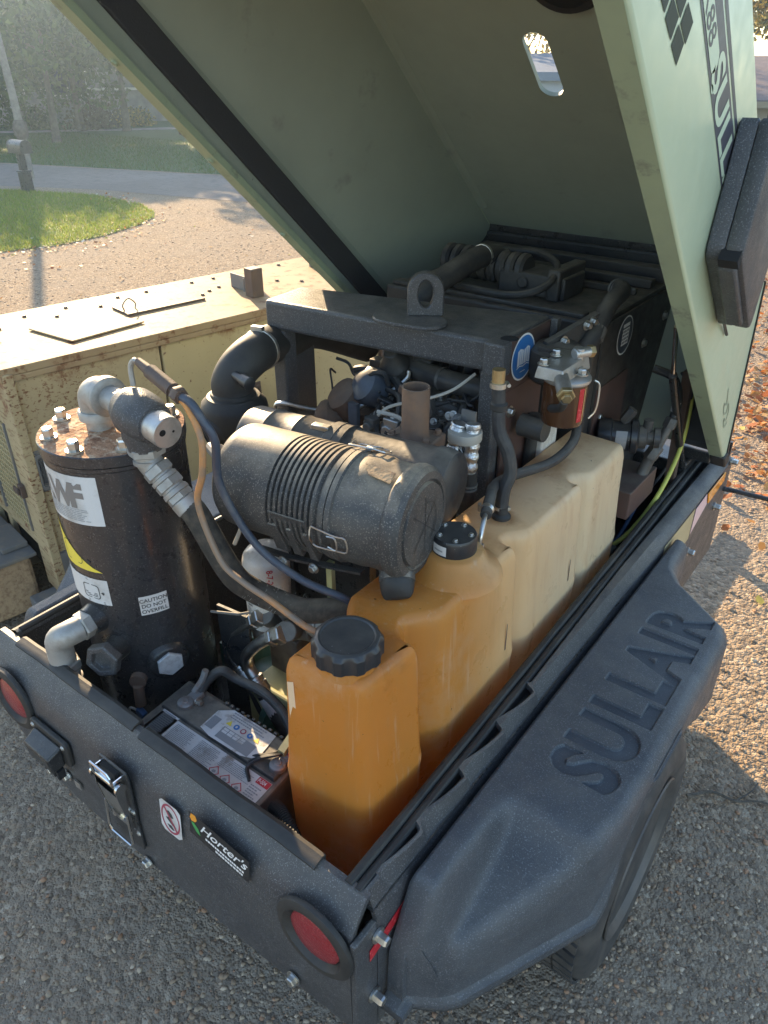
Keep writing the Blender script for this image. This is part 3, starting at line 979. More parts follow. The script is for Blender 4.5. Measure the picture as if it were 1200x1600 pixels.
for i, (a0, a1, z0, mt) in enumerate(((0.0, .592, OB, 'cream'), (.60, 1.30, OB, 'cream_plain'), (1.308, 2.02, OB, 'cream_plain'), (2.028, OL, OB, 'cream'))):
    b = MB()
    obox(b, (a0 + .003, -.022, z0), (a1, 0.0, -.052))
    b.build('side_panel', mt, old, smooth=0, bevel=.003)
b = MB()
obox(b, (0, -OW, OB), (OL, -OW + .02, -.05))
b.build('back_panel', 'cream_plain', old, smooth=0)
b = MB()
obox(b, (OL - .018, -OW + .022, OB), (OL, -.024, -.05))
b.build('end_panel', 'cream_plain', old, smooth=0)
b = MB()                                          # top sheet with a folded down edge
obox(b, (-.012, -OW - .012, -.028), (OL + .012, .012, 0))
obox(b, (-.012, .003, -.050), (OL + .012, .012, -.029))
obox(b, (-.012, -OW + .01, -.050), (-.003, .001, -.029))
b.build('top_sheet', 'cream_top', old, smooth=0, bevel=.003)
b = MB()
b.hexa([OP(.30, -.10, .003), OP(.62, -.145, .003), OP(.56, -.40, .003), OP(.24, -.37, .003), OP(.30, -.10, .009), OP(.62, -.145, .009), OP(.56, -.40, .009), OP(.24, -.37, .009)])
b.build('loose_panel', 'cream_top', old, smooth=0, bevel=.004)
b = MB()
obox(b, (.63, -.43, .002), (.97, -.29, .008))
hh = b.build('top_hatch', 'cream_top', old, smooth=0)
b = MB()
obox(b, (.615, -.286, .001), (.985, -.280, .010)); obox(b, (.619, -.43, .001), (.626, -.29, .010))
b.build('hatch_gap_strip', 'brown_steel', hh, smooth=0)
b = MB()
P0 = OP(.66, -.35, .008)
b.tube([P0 + OE * (-.025), P0 + OE * (-.028) + V((0, 0, .022)), P0 + V((0, 0, .045)), P0 + OE * .028 + V((0, 0, .022)), P0 + OE * .025], .003, 6, 5)
b.build('lifting_ring', 'grey_steel', hh)
spots = [OP(a, n, .0) for a, n in ((.12, -.55), (.30, -.57), (.48, -.58), (.72, -.585), (.86, -.585), (1.10, -.59), (1.22, -.59), (1.46, -.6), (1.62, -.6), (1.85, -.6),
                                   (.10, -.30), (.16, -.46), (.40, -.48), (.60, -.5), (1.02, -.36), (1.08, -.40), (1.15, -.43), (1.5, -.25), (1.7, -.22), (1.9, -.4), (1.3, -.47), (1.42, -.34))]
bolts(old, spots, (0, 0, 1), .0085, .006, 'brown_steel', 'rivet')
b = MB()
obox(b, (1.155, -.215, .0), (1.215, -.155, .125))
b.build('lift_post', 'brown_steel', old, smooth=0, bevel=.004)
b = MB()
obox(b, (1.20, -.40, .0), (1.206, -.28, .065)); obox(b, (1.19, -.285, .0), (1.28, -.279, .06)); obox(b, (1.20, -.40, .0), (1.27, -.29, .004))
b.build('angle_bracket', 'grey_steel', old, smooth=0)
b = MB()
obox(b, (1.72, -.47, .0), (1.726, -.36, .06)); obox(b, (1.72, -.47, .0), (1.78, -.36, .004))
b.build('angle_bracket', 'grey_steel', old, smooth=0)
def latch_panel(a, z, lit='grey_steel'):
    b = MB()
    obox(b, (a - .033, .001, z - .085), (a + .033, .006, z + .085))
    l = b.build('latch_plate', lit, old, smooth=0, bevel=.003)
    b = MB()
    fr = frame(OP(a, .0062, z), OE, (0, 0, 1))
    o1, i1 = rrect(-.025, -.072, .025, .072, .008), rrect(-.017, -.060, .017, .060, .006)
    n = len(o1)
    vs = [fr @ V((x, y, 0)) for x, y in o1] + [fr @ V((x, y, .012)) for x, y in o1] + [fr @ V((x, y, .012)) for x, y in i1] + [fr @ V((x, y, 0)) for x, y in i1]
    fs = []
    for q in range(3):
        fs += [(q * n + k, q * n + (k + 1) % n, (q + 1) * n + (k + 1) % n, (q + 1) * n + k) for k in range(n)]
    b.add(vs, fs)
    b.build('latch_rim', lit, l, fix=True)
    b = MB()
    obox(b, (a - .012, .007, z - .05), (a + .012, .014, z + .045))
    b.build('latch_handle', 'coat', l, bevel=.003)
latch_panel(.055, -.41)
latch_panel(1.015, -.40, 'brown_steel')
latch_panel(1.80, -.36, 'brown_steel')
b = MB()
obox(b, (.0, .001, OB - .0), (.06, .018, OB + .20))
b.build('corner_gusset', 'grey_steel', old, smooth=0)
# rear end: door frame with a wire grille, open lower bay
def RP(n, z, o=0.0):                              # on the rear end: n from the trailer side inwards (negative), o outwards
    return OP(-o, n, z)
def rbox(b, n0, n1, z0, z1, o0, o1):
    return obox(b, (-o0, n0, z0), (-o1, n1, z1))
b = MB()
rbox(b, -.135, -.004, OB, -.05, -.02, 0)
rbox(b, -.43, -.135, -.25, -.05, -.02, 0)
rbox(b, -.43, -.135, -.78, -.72, -.02, 0)
rbox(b, -.47, -.43, OB, -.05, -.02, 0)
rbox(b, -OW + .02, -.60, OB, -.05, -.02, 0)
rbox(b, -.60, -.47, -.78, -.70, -.02, 0)
rbox(b, -.60, -.47, -.30, -.05, -.02, 0)
b.build('end_frame', 'cream', old, smooth=0, bevel=.003)
b = MB()
rbox(b, -.148, -.138, -.72, -.25, -.006, .006); rbox(b, -.428, -.412, -.72, -.25, -.006, .010)
b.build('grille_rail', 'grey_steel', old, smooth=0)
gp = MB()
for k in range(9):
    n = -.165 - k * .029
    rbox(gp, n - .003, n + .003, -.72, -.25, -.004, .004)
for k in range(17):
    z = -.265 - k * .027
    rbox(gp, -.41, -.15, z - .003, z + .003, -.004, .0045)
gp.build('grille_wire', 'cream_plain', old, smooth=0, kind='stuff')
b = MB()
rbox(b, -.125, -.09, -.545, -.49, .001, .02); rbox(b, -.15, -.10, -.53, -.505, .02, .03)
b.build('door_catch', 'brown_steel', old, smooth=0, bevel=.003)
b = MB()
rbox(b, -.012, .02, OB + .01, -.02, -.03, .006)
b.build('corner_post', 'cream', old, smooth=0, bevel=.004)
# skid, towing step and its deck plate
b = MB()
obox(b, (-.10, -.09, -1.14), (OL, -.01, OB)); obox(b, (-.10, -OW + .01, -1.14), (OL, -OW + .09, OB))
b.build('skid_rail', 'grey_steel', old, smooth=0, bevel=.006)
b = MB()
rbox(b, -.62, -.17, -1.10, -.845, .03, .30)
b.build('step_box', 'tan_board', old, smooth=0, bevel=.02)
b = MB()
rbox(b, -.64, -.155, -.843, -.825, .01, .32); rbox(b, -.64, -.155, -.88, -.844, .302, .32); rbox(b, -.42, -.22, -.823, -.80, .015, .12)
b.build('step_plate', 'grey_steel', old, smooth=0, bevel=.004)

b = MB()
rbox(b, -.80, -.68, -1.10, -.10, -.06, .75); rbox(b, -.82, -.66, -.098, -.08, -.08, .77)
b.build('unseen_shade_box', 'cream_plain', old, smooth=0, bevel=.01)  # box added out of view to shade the gravel behind the cabinet
b = MB()
rbox(b, -.70, -.60, -1.12, -1.05, -.2, .90)
b.build('tow_bar', 'grey_steel', old, smooth=0, bevel=.006)

# ------------------------------------------------------------------ the towable compressor
comp = thing('towable_compressor', 'black towable air compressor with its pale green hood open and engine showing', 'air compressor', (-.55, .95, GZ))

# rear panel: lofted section, lip, sloping shoulder, bowed face
b = MB()
xs = [-1.135, -1.125, -1.09, -1.0, -.85, -.6, -.3, -.12, .014, .022]
def rear_sec(x):
    bow = .012 * (1 - ((x + .55) / .57) ** 2)
    zb = -.385 if x > -1.0 else -.385 + .19 * ((-1.0 - x) / .135) ** 1.5
    out = [(.016, -.001), (.002, .0), (-.006, -.006), (-.032, -.046), (-.042, -.058), (-.046 - bow * .5, -.085), (-.048 - bow, -.2), (-.046 - bow, zb + .04), (-.036, zb + .012), (-.015, zb)]
    inn = [(-.012, zb + .006), (-.028, zb + .02), (-.038 - bow, zb + .05), (-.040 - bow, -.2), (-.037 - bow * .5, -.09), (-.022, -.046), (.008, -.010), (.016, -.006)]
    return [(x, y, z) for y, z in out + inn]
secs = [rear_sec(x) for x in xs]
n = len(secs[0])
vs = [q for s in secs for q in s]
fs = [(i * n + k, i * n + (k + 1) % n, (i + 1) * n + (k + 1) % n, (i + 1) * n + k) for i in range(len(xs) - 1) for k in range(n)]
fs += [tuple(range(n)), tuple(reversed(range((len(xs) - 1) * n, len(xs) * n)))]
b.add(vs, fs)
rear = b.build('rear_panel', 'coat', comp, fix=True, smooth=25)
FR = lambda x, z, o=0.0: V((x, -.0505 - .012 * (1 - ((x + .55) / .57) ** 2) * min(1, max(0, (-z - .06) / .13)) - o, z))   # point on the rear face
# rubber edge trim, broken in the middle
for x0, x1, dy in ((-1.05, -.60, .0), (-.575, -.085, -.004)):
    b = MB()
    prof = [(.024 + dy, -.020), (.025 + dy, .006), (.016 + dy, .010), (.008 + dy, .0075), (.001 + dy, .0065), (-.006 + dy, .0015), (-.0055 + dy, -.0035), (.002 + dy, .0012), (.018 + dy, .002), (.0175 + dy, -.020)]
    N = 24
    vs, fs = [], []
    for i in range(N + 1):
        x = x0 + (x1 - x0) * i / N
        w = .0004 * math.sin(i * 1.7) + .0012 * math.sin(i * .45 + x0)
        vs += [(x, y + w * .5, z + w * .6) for y, z in prof]
    n = len(prof)
    fs = [(i * n + k, i * n + (k + 1) % n, (i + 1) * n + (k + 1) % n, (i + 1) * n + k) for i in range(N) for k in range(n)]
    fs += [tuple(range(n)), tuple(reversed(range(N * n, N * n + n)))]
    b.add(vs, fs)
    b.build('edge_trim', 'rubber', rear, fix=True, smooth=30)
# tail lamps: rubber ring with a recessed red lens
for cx, cz in ((-.052, -.112), (-1.03, -.125)):
    o = FR(cx, cz, -.002)
    ax = (0, -1, 0)
    b = MB()
    b.lathe(o, ax, [(.086, 0), (.0875, .004), (.086, .010), (.078, .015), (.068, .014), (.062, .006), (.058, .001)], 40)
    tl = b.build('tail_light', 'rubber', comp, fix=True, smooth=40)
    b = MB()
    b.lathe(o + V((0, .001, 0)), ax, [(.058, 0), (.056, .006), (.045, .011), (.02, .0135), (.0, .014)], 40)
    b.build('lens', 'red_lens', tl, smooth=40)
# hood latch
b = MB()
o = FR(-.600, -.165, .0)
fr = frame(o, (1, 0, 0), (0, 0, 1))
b.prism([(-.045, -.125), (.045, -.125), (.05, -.115), (.05, .105), (.045, .12), (-.045, .12), (-.05, .105), (-.05, -.115)], fr, .006)
la = b.build('latch', 'coat_clean', comp, bevel=.002)
b = MB()
for s in (-1, 1):
    b.add([fr @ V(q) for q in ((s * .034, -.06, .006), (s * .034, .11, .006), (s * .034, .11, .03), (s * .034, .06, .03), (s * .034, -.05, .016),
                              (s * .037, -.06, .006), (s * .037, .11, .006), (s * .037, .11, .03), (s * .037, .06, .03), (s * .037, -.05, .016))],
          [(0, 1, 2, 3, 4), (9, 8, 7, 6, 5), (0, 5, 6, 1), (1, 6, 7, 2), (2, 7, 8, 3), (3, 8, 9, 4), (4, 9, 5, 0)])
b.add([fr @ V(q) for q in ((-.032, .065, .030), (.032, .065, .030), (.032, -.055, .014), (-.032, -.055, .014), (-.032, .065, .028), (.032, .065, .028), (.032, -.055, .011), (-.032, -.055, .011))],
      [(0, 3, 2, 1), (4, 5, 6, 7), (0, 1, 5, 4), (1, 2, 6, 5), (2, 3, 7, 6), (3, 0, 4, 7)])
b.cyl(fr @ V((-.044, .088, .022)), fr @ V((.044, .088, .022)), .0075, n=14)
b.cyl(fr @ V((-.046, .088, .022)), fr @ V((-.040, .088, .022)), .013, n=14); b.cyl(fr @ V((.040, .088, .022)), fr @ V((.046, .088, .022)), .013, n=14)
b.build('latch_body', 'chrome', la, fix=True)
b = MB()
b.tube([fr @ V(q) for q in ((-.032, .096, .030), (-.034, .125, .033), (-.028, .134, .034), (.028, .134, .034), (.034, .125, .033), (.032, .096, .030))], .0032, 8, smooth=False)
b.tube([fr @ V(q) for q in ((-.037, .0, .020), (-.042, -.085, .024), (-.034, -.098, .025), (.034, -.098, .025), (.042, -.085, .024), (.037, .0, .020))], .0032, 8, smooth=False)
b.build('wire_bail', 'chrome', la)
b = MB()
b.prism([(-.025, .095), (.025, .095), (.025, .115), (-.025, .115)], fr, .018)
b.build('latch_claw', 'dark_hole', la, smooth=0)
bolts(la, [fr @ V((.042, -.07, .006)), fr @ V((-.042, -.07, .006)), fr @ V((.042, .0, .006))], (0, -1, 0), .005, .003, 'zinc', 'rivet')
# number plate lamp
b = MB()
o = FR(-.865, -.165, 0)
fr = frame(o, (1, 0, 0), (0, 0, 1))
b.prism(rrect(-.075, -.03, .075, .045, .012), fr, .012)
ll = b.build('plate_lamp', 'rubber', comp, bevel=.003)
b = MB()
b.hexa([fr @ V(q) for q in ((-.055, -.028, .012), (.055, -.028, .012), (.055, .03, .012), (-.055, .03, .012), (-.05, -.035, .045), (.05, -.035, .045), (.05, .012, .05), (-.05, .012, .05))])
b.build('lamp_hood', 'coat_clean', ll, bevel=.005)
b = MB()
for k in range(6):
    x = -.045 + k * .018
    b.prism([(x, -.062), (x + .007, -.062), (x + .009, -.035), (x - .002, -.035)], frame(fr @ V((0, 0, .018)), (1, 0, 0), (0, 0, 1)), .018)
b.build('lamp_fin', 'dark_hole', ll, smooth=0)
bolts(ll, [fr @ V((-.062, .03, .012)), fr @ V((.06, .03, .012))], (0, -1, 0), .005, .003, 'zinc', 'rivet')
# stickers on the rear face
def rear_map(o, rot=0.0):
    c, s = math.cos(rot), math.sin(rot)
    return lambda x, y, e=.0: FR(o[0] + x * c - y * s, o[1] + x * s + y * c, .0035 + e)
fm = rear_map((-.432, -.096), .0)
b = MB()
b.poly(fm, [(-.032, -.034), (-.022, -.043), (.022, -.043), (.032, -.034), (.032, .034), (.022, .043), (-.022, .043), (-.032, .034)])
st = b.build('no_towing_sticker', ['white_label'], rear, smooth=0)
b = MB()
a, c = ring(0, 0, .0285, .0245, 36, 1.38)
n = len(a)
b.add([fm(x, y, .0006) for x, y in a] + [fm(x, y, .0006) for x, y in c], [(k, (k + 1) % n, n + (k + 1) % n, n + k) for k in range(n)])
b.poly(lambda x, y: fm(x, y, .0006), [(-.021, .026), (-.017, .030), (.021, -.026), (.017, -.030)])
b.m = 1
fi = lambda x, y: fm(x * .85, y * .85, .0004)
b.poly(fi, [(-.012, .022), (-.004, .026), (.006, .020), (.012, .010), (.004, .006), (-.01, .010)])
b.poly(fi, [(-.018, -.002), (-.006, .004), (.012, -.010), (.018, -.02), (.006, -.018), (-.008, -.010)])
b.poly(fi, [(-.014, -.022), (.0, -.020), (.012, -.030), (.004, -.034), (-.008, -.03)])
b.build('sticker_symbol', ['pink_print', 'print'], st, smooth=0)
fm = rear_map((-.285, -.058), -.10)
b = MB()
b.rect(fm, -.085, -.036, .078, .030, 6, 2)
st = b.build('dealer_sticker', 'black_label', rear, smooth=0)
b = MB()
b.text("Horter's", None, .036, bold=.012, fmap=lambda x, y: fm(-.054 + x + y * .45, -.006 + y, .0005))
b.m = 1
b.poly(lambda x, y: fm(x, y, .0005), [(-.083, .012), (-.078, .028), (-.066, .030), (-.062, .018), (-.068, .008), (-.078, .004)])
b.m = 2
b.poly(lambda x, y: fm(x, y, .0005), [(-.080, .000), (-.072, .004), (-.060, -.008), (-.054, -.022), (-.064, -.020), (-.074, -.012)])
b.m = 0
for j, (y, x0, w) in enumerate(((-.020, -.040, .105), (-.030, -.012, .070))):
    xx = x0
    while xx < x0 + w:
        q = random.uniform(.004, .009)
        b.rect(lambda x, y_: fm(x, y_, .0005), xx, y, xx + q * .8, y + .0055)
        xx += q
b.build('sticker_print', ['white_print', 'orange_print', 'green_print'], st, smooth=0)
bolts(comp, [FR(-.117, -.315), FR(-.555, -.335), FR(-.845, -.262), FR(-.93, -.30)], (0, -1, 0), .011, .011)
b = MB()
b.prism([(-.012, -.012), (.012, -.010), (.012, .012), (-.011, .012)], frame(FR(-.80, -.262), (1, 0, .1), (-.1, 0, 1)), .003)
b.build('small_tag', 'alu', rear, smooth=0)

# right side panel: inner steel angle, moulded scalloped skin
def skin_x(y):
    x = .012 - .030 * min(1, y / 1.2)
    cusps = [.03, .185, .335, .485, .625]
    if .05 < y < .625:
        for i in range(4):
            if cusps[i] <= y < cusps[i + 1]:
                t = (y - cusps[i]) / (cusps[i + 1] - cusps[i])
                up_ = 1 - (1 - min(1, t / .86)) ** 1.7
                dn = 1 if t < .86 else .5 + .5 * math.cos((t - .86) / .14 * math.pi)
                return -.013 + .027 * up_ * dn
    return x if y > .625 else .004
b = MB()
ys = list(np.linspace(.012, .66, 110)) + list(np.linspace(.70, 2.10, 18))
secs = []
for y in ys:
    x = skin_x(y)
    xo = .036
    zc = float(np.interp(y, [1.1, 1.5], [0, .036]))
    secs.append([(x, y, -.013), (x, y, -.004), (x + .004, y, .0), (max(x + .010, .008), y, -.001), (.030, y, -.040 + zc * .8), (xo, y, -.055 + zc), (xo + .001, y, -.40), (xo - .008, y, -.40), (xo - .010, y, -.062 + zc), (.022, y, -.050 + zc * .8), (x + .006, y, -.014)])
n = len(secs[0])
b.add([q for s in secs for q in s], [(i * n + k, i * n + (k + 1) % n, (i + 1) * n + (k + 1) % n, (i + 1) * n + k) for i in range(len(ys) - 1) for k in range(n)] + [tuple(range(n)), tuple(reversed(range((len(ys) - 1) * n, len(ys) * n)))])
side = b.build('side_panel', 'coat', comp, fix=True, smooth=35)
def seal_x(y):
    return -.020 - .024 * y
b = MB()
for dx, zt in ((.0, .004), (.020, .001)):
    vs = []
    ys = np.linspace(.006, 2.06, 60)
    for y in ys:
        x = seal_x(y) + dx
        w = .0012 * math.sin(y * 23 + dx * 90)
        vs += [(x - .009, y, -.03), (x - .010, y, zt - .004 + w), (x - .004, y, zt + w), (x + .004, y, zt + w), (x + .008, y, zt - .006 + w), (x + .009, y, -.03)]
    b.add(vs, [(i * 6 + k, i * 6 + k + 1, (i + 1) * 6 + k + 1, (i + 1) * 6 + k) for i in range(len(ys) - 1) for k in range(5)] + [tuple(range(6)), tuple(reversed(range(59 * 6, 60 * 6)))])
b.build('seal_strip', 'rubber', side, fix=True, smooth=30)
b = MB()
vs = []
for y in np.linspace(.008, 2.08, 20):
    x = seal_x(y)
    vs += [(x + .004, y, -.034), (.030, y, -.034), (.030, y, -.038), (x + .0, y, -.038), (x - .012, y, -.42), (x - .016, y, -.42), (x - .012, y, -.034)]
b.add(vs, [(i * 7 + k, i * 7 + (k + 1) % 7, (i + 1) * 7 + (k + 1) % 7, (i + 1) * 7 + k) for i in range(19) for k in range(7)])
b.build('side_angle', 'coat_clean', side, fix=True, smooth=0)
b = MB()
b.hexa([(.0375, -.012, -.150), (.0375, .120, -.118), (.0385, .120, -.118), (.0385, -.012, -.150), (.0375, -.012, -.118), (.0375, .120, -.092), (.0385, .120, -.092), (.0385, -.012, -.118)])
b.build('red_reflector', 'red_tape', side, smooth=0, fix=True)
b = MB()
b.prism([(1.689, -.030), (1.798, -.024), (1.826, -.075), (1.685, -.125)], frame((.0382, 0, 0), (0, 1, 0), (0, 0, 1)), .0012)
b.build('pink_reflector', 'pink_tape', side, smooth=0, fix=True)
b = MB()
b.prism([(1.803, -.024), (2.00, -.024), (2.0, -.060), (1.83, -.074)], frame((.0382, 0, 0), (0, 1, 0), (0, 0, 1)), .006)
b.build('amber_reflector', 'amber_lens', side, bevel=.003)
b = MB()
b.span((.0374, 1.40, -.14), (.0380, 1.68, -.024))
b.build('side_plate_or_reflection', 'cream_plain', side, smooth=0)  # cream strip paints lit ground reflected in the dark panel
b = MB()
b.span((.0235, -.049, -.40), (.0362, .0118, -.062))
b.build('corner_plate', 'coat', side, smooth=0, bevel=.003)
bolts(side, [(.037, .010, -.098), (.037, -.002, -.272), (.037, 2.07, -.012), (.037, 1.97, -.15), (.037, 1.72, -.21)], (1, 0, 0), .0105, .020)
b = MB()
b.tube([(.03, 2.06, -.12), (.10, 2.07, -.12), (.23, 2.09, -.125)], .009, 10, 3)
b.build('jack_handle', 'coat_clean', comp)

# left side panel
b = MB()
secs = [[(-1.083, y, -.012), (-1.085, y, .003), (-1.094, y, .006), (-1.103, y, .001), (-1.116, y, -.004), (-1.142, y, -.045), (-1.148, y, -.06), (-1.148, y, -.40), (-1.140, y, -.40), (-1.138, y, -.065), (-1.112, y, -.012), (-1.104, y, -.42), (-1.099, y, -.42), (-1.098, y, -.012)] for y in (.02, 2.10)]
n = len(secs[0])
b.add(secs[0] + secs[1], [(k, (k + 1) % n, n + (k + 1) % n, n + k) for k in range(n)])
ls = b.build('side_panel', 'coat', comp, fix=True, smooth=20)
b = MB()
b.tube([(-1.088, .03, .004), (-1.088, .9, .005), (-1.088, 2.04, .004)], .008, 8, 6)
b.build('seal_strip', 'rubber', ls)
b = MB()
b.span((-1.138, .0, -.43), (.028, 2.10, -.415))
for x in (-1.05, -.60, -.10):
    b.span((x - .03, .05, -.52), (x + .03, 2.1, -.431))
b.build('floor_pan', 'coat_clean', comp, smooth=0)
b = MB()
b.span((-1.136, 2.085, -.414), (.024, 2.10, .05))
b.build('front_panel', 'coat_clean', comp, smooth=0)
b = MB()                                          # shelf and sill at the front corner beneath the hood hinge
b.span((-1.08, 1.86, -.02), (-.06, 2.08, .03)); b.span((-.12, 1.90, .032), (.0, 2.07, .075))
b.build('hinge_shelf', 'coat_clean', comp, smooth=0, bevel=.006)

# fender, wheel
def xo(y):
    if y < .44:
        return float(np.interp(y, [.045, .075, .10, .37, .44], [.075, .125, .148, .288, .302]))
    return float(np.interp(y, [.44, .6, 1.10, 1.135, 1.205, 1.255, 1.31, 1.36, 1.47], [.302, .306, .304, .292, .205, .142, .106, .094, .086]))
def ztop(x, y):
    z = -.028
    if y < .112:
        z -= 2.1 * max(0.0, .112 - y - .012) + .01 * min(1, (.112 - y) / .02)
    # pocket scooped out of the rear slope
    sx = 1 / (1 + math.exp(-(x - .110) / .0065))
    edge = .345 + .10 * (x - .15)
    sy = 1 / (1 + math.exp((y - edge) / .009))
    depth = max(0.0, min(1.0, (edge - y) / .27))
    z -= sx * sy * (.026 + .118 * depth ** .75)
    return z
def make_fender(sgn, xshift, letters):
    b = MB()
    ys = list(np.linspace(.045, .45, 56)) + (list(np.linspace(.4525, 1.17, 400)) if letters else list(np.linspace(.47, 1.16, 40))) + list(np.linspace(1.175, 1.38, 22)) + list(np.linspace(1.40, 1.47, 5))
    NU = 128 if letters else 34
    rows = []
    for y in ys:
        w = xo(y)
        zi = ztop(.052, y)
        row = [(.043, y, min(-.22, zi - .01)), (.043, y, min(-.075, zi - .008)), (.043, y, min(-.045, zi - .006)), (.046, y, min(-.033, zi - .003))]
        for k in range(NU):
            x = .052 + (w - .052 - .004) * k / (NU - 1)
            d = w - x
            z = ztop(x, y)
            if letters:
                z -= .0065 * letter_depth(x, y)
            rr = .030
            if d < rr:
                z -= rr - math.sqrt(max(0, rr * rr - (rr - d) ** 2))
            row.append((x, y, z))
        zl = row[-1][2] + .012
        zb = float(np.interp(y, [.045, .38, .44, .50, .56, .65, .76, .85, .93, 1.05, 1.12, 1.3, 1.47], [-.335, -.30, -.21, -.14, -.09, -.065, -.085, -.12, -.175, -.22, -.25, -.20, -.16]))
        zb = min(zb, zl - .05)
        lip = float(np.interp(y, [.045, .40, .46, 1.47], [.016, .016, .001, .001]))
        zb = zb if y > .46 else zb
        row += [(w + .002, y, zl - .02), (w + .003, y, (zl - .02) * .5 + (zb + .03) * .5), (w + .003, y, zb + .032), (w + .004, y, zb + .030), (w + .002 + lip, y, zb + .024), (w + .004 + lip, y, zb + .012), (w + .002 + lip, y, zb)]
        rows.append(row)
    # rear closing strip: first station repeated lower
    first = rows[0]
    capr = [(x, y - .008, min(z, -.185) if i < len(first) - 7 else z) for i, (x, y, z) in enumerate(first)]
    cap2 = [(x, y - .014, min(z, -.30)) for (x, y, z) in first]
    cap3 = [(x, y - .034, min(z, -.312)) for (x, y, z) in first]
    cap4 = [(x, y - .034, min(z, -.335)) for (x, y, z) in first]
    rows = [cap4, cap3, cap2, capr] + rows
    n = len(rows[0])
    vs = [(q[0] * sgn + xshift, q[1], q[2]) for r in rows for q in r]
    fs = [(i * n + k, i * n + k + 1, (i + 1) * n + k + 1, (i + 1) * n + k) for i in range(len(rows) - 1) for k in range(n - 1)]
    lastb = len(vs)
    fr = rows[-1]
    fs.append(tuple((len(rows) - 1) * n + k for k in range(n)))
    b.add(vs, fs)
    o = b.build('fender', ['plastic', 'plastic_letter'], comp, fix=True, smooth=50)
    if letters:
        for q in o.data.polygons:
            w_ = q.center + comp.location
            q.material_index = int(letter_depth(w_.x, w_.y) > .5)
    big = max(o.data.polygons, key=lambda q: abs(q.normal.z) * q.area)
    if big.normal.z < 0:
        o.data.flip_normals()
    sd = o.modifiers.new('shell', 'SOLIDIFY')
    sd.thickness = .007
    sd.offset = -1
    return o
# moulded letters sunk into the fender top: the word is rastered into a height grid
LX0, LX1, LY0, LY1 = .10, .28, .44, 1.19
LSTEP = .001
def letter_grid():
    vs, fs, x0, x1 = glyphs('SULLAIR', .042, 1.15)
    size, o = .184, (.252, .464)
    xs = .672 / ((x1 - x0) * size)
    nx, ny = int((LX1 - LX0) / LSTEP), int((LY1 - LY0) / LSTEP)
    g = np.zeros((nx, ny), np.float32)
    P = np.array([(o[0] - y * size, o[1] + (x - x0) * size * xs) for x, y in vs])
    for f in fs:
        for k in range(1, len(f) - 1):
            t = P[[f[0], f[k], f[k + 1]]]
            lo, hi = t.min(0), t.max(0)
            i0, i1 = int((lo[0] - LX0) / LSTEP), int((hi[0] - LX0) / LSTEP) + 2
            j0, j1 = int((lo[1] - LY0) / LSTEP), int((hi[1] - LY0) / LSTEP) + 2
            ii, jj = np.mgrid[i0:i1, j0:j1]
            x = LX0 + ii * LSTEP
            y = LY0 + jj * LSTEP
            d = [(t[(q + 1) % 3][0] - t[q][0]) * (y - t[q][1]) - (t[(q + 1) % 3][1] - t[q][1]) * (x - t[q][0]) for q in range(3)]
            ins = ((d[0] >= 0) & (d[1] >= 0) & (d[2] >= 0)) | ((d[0] <= 0) & (d[1] <= 0) & (d[2] <= 0))
            sub = g[max(i0, 0):i1, max(j0, 0):j1]
            sub[ins[:sub.shape[0], :sub.shape[1]]] = 1
    for _ in range(1):
        g = (np.roll(g, 1, 0) + np.roll(g, -1, 0) + np.roll(g, 1, 1) + np.roll(g, -1, 1) + 2 * g) / 6
    return g
LG = letter_grid()
def letter_depth(x, y):
    i, j = int((x - LX0) / LSTEP), int((y - LY0) / LSTEP)
    return LG[i, j] if 0 <= i < LG.shape[0] and 0 <= j < LG.shape[1] else 0.0
fen = make_fender(1, 0, True)
fen_l = make_fender(-1, -1.112, False)

def wheel(x_out, sgn):
    c = V((x_out, .75, -.51))
    ax = V((sgn, 0, 0))
    b = MB()
    w = .185
    prof = [(.205, -w + .012), (.225, -w + .002), (.275, -w - .006), (.308, -w + .006), (.322, -w + .022), (.329, -w + .04), (.330, -w / 2), (.329, -.04), (.322, -.022), (.308, -.006), (.275, .006), (.225, -.002), (.205, -.012)]
    b.lathe(c, ax, prof, 64)
    wh = MB()
    wh.lathe(c, ax, [(.03, -.05), (.10, -.06), (.145, -.07), (.16, -.10), (.175, -.05), (.188, -.022), (.204, -.004), (.212, .004), (.214, .0), (.206, -.012), (.195, -.04), (.19, -w + .04), (.20, -w + .01), (.208, -w)], 48)
    o = wh.build('wheel', 'rim', comp, fix=True, smooth=40)
    b.build('tyre', 'tyre', o, fix=True, smooth=40)
    t = MB()
    for k in range(60):
        a = 2 * math.pi * k / 60
        for j, (x0, x1) in enumerate(((-w + .026, -w + .062), (-w + .068, -w + .108), (-w + .114, -.026))):
            da = .012 if j != 1 else .028
            a0, a1 = a + da - .046, a + da + .028
            sk = (.012, -.012, .012)[j]
            q = []
            for rr in (.329, .337):
                for (xx, aa) in ((x0, a0 - sk), (x1, a0 + sk), (x1, a1 + sk), (x0, a1 - sk)):
                    q.append(c + V((sgn * xx, math.cos(aa) * rr, math.sin(aa) * rr)))
            t.hexa(q)
    t.build('tread_block', 'tyre', o, fix=True, smooth=0, kind='stuff')
    h = MB()
    h.lathe(c - ax * .06, ax, [(.045, 0), (.045, .03), (.035, .042), (.0, .045)], 24)
    h.build('hub', 'coat_clean', o)
    bolts(o, [c - ax * .062 + V((0, math.cos(k * 1.2566) * .075, math.sin(k * 1.2566) * .075)) for k in range(5)], tuple(ax), .011, .012, 'zinc', 'wheel_nut')
    return o
wheel(.300, 1)
wheel(-1.397, -1)
b = MB()
b.cyl((-1.25, .75, -.51), (.14, .75, -.51), .035, n=16)
for x in (-1.0, -.1):
    b.span((x - .04, .65, -.53), (x + .04, .85, -.50))
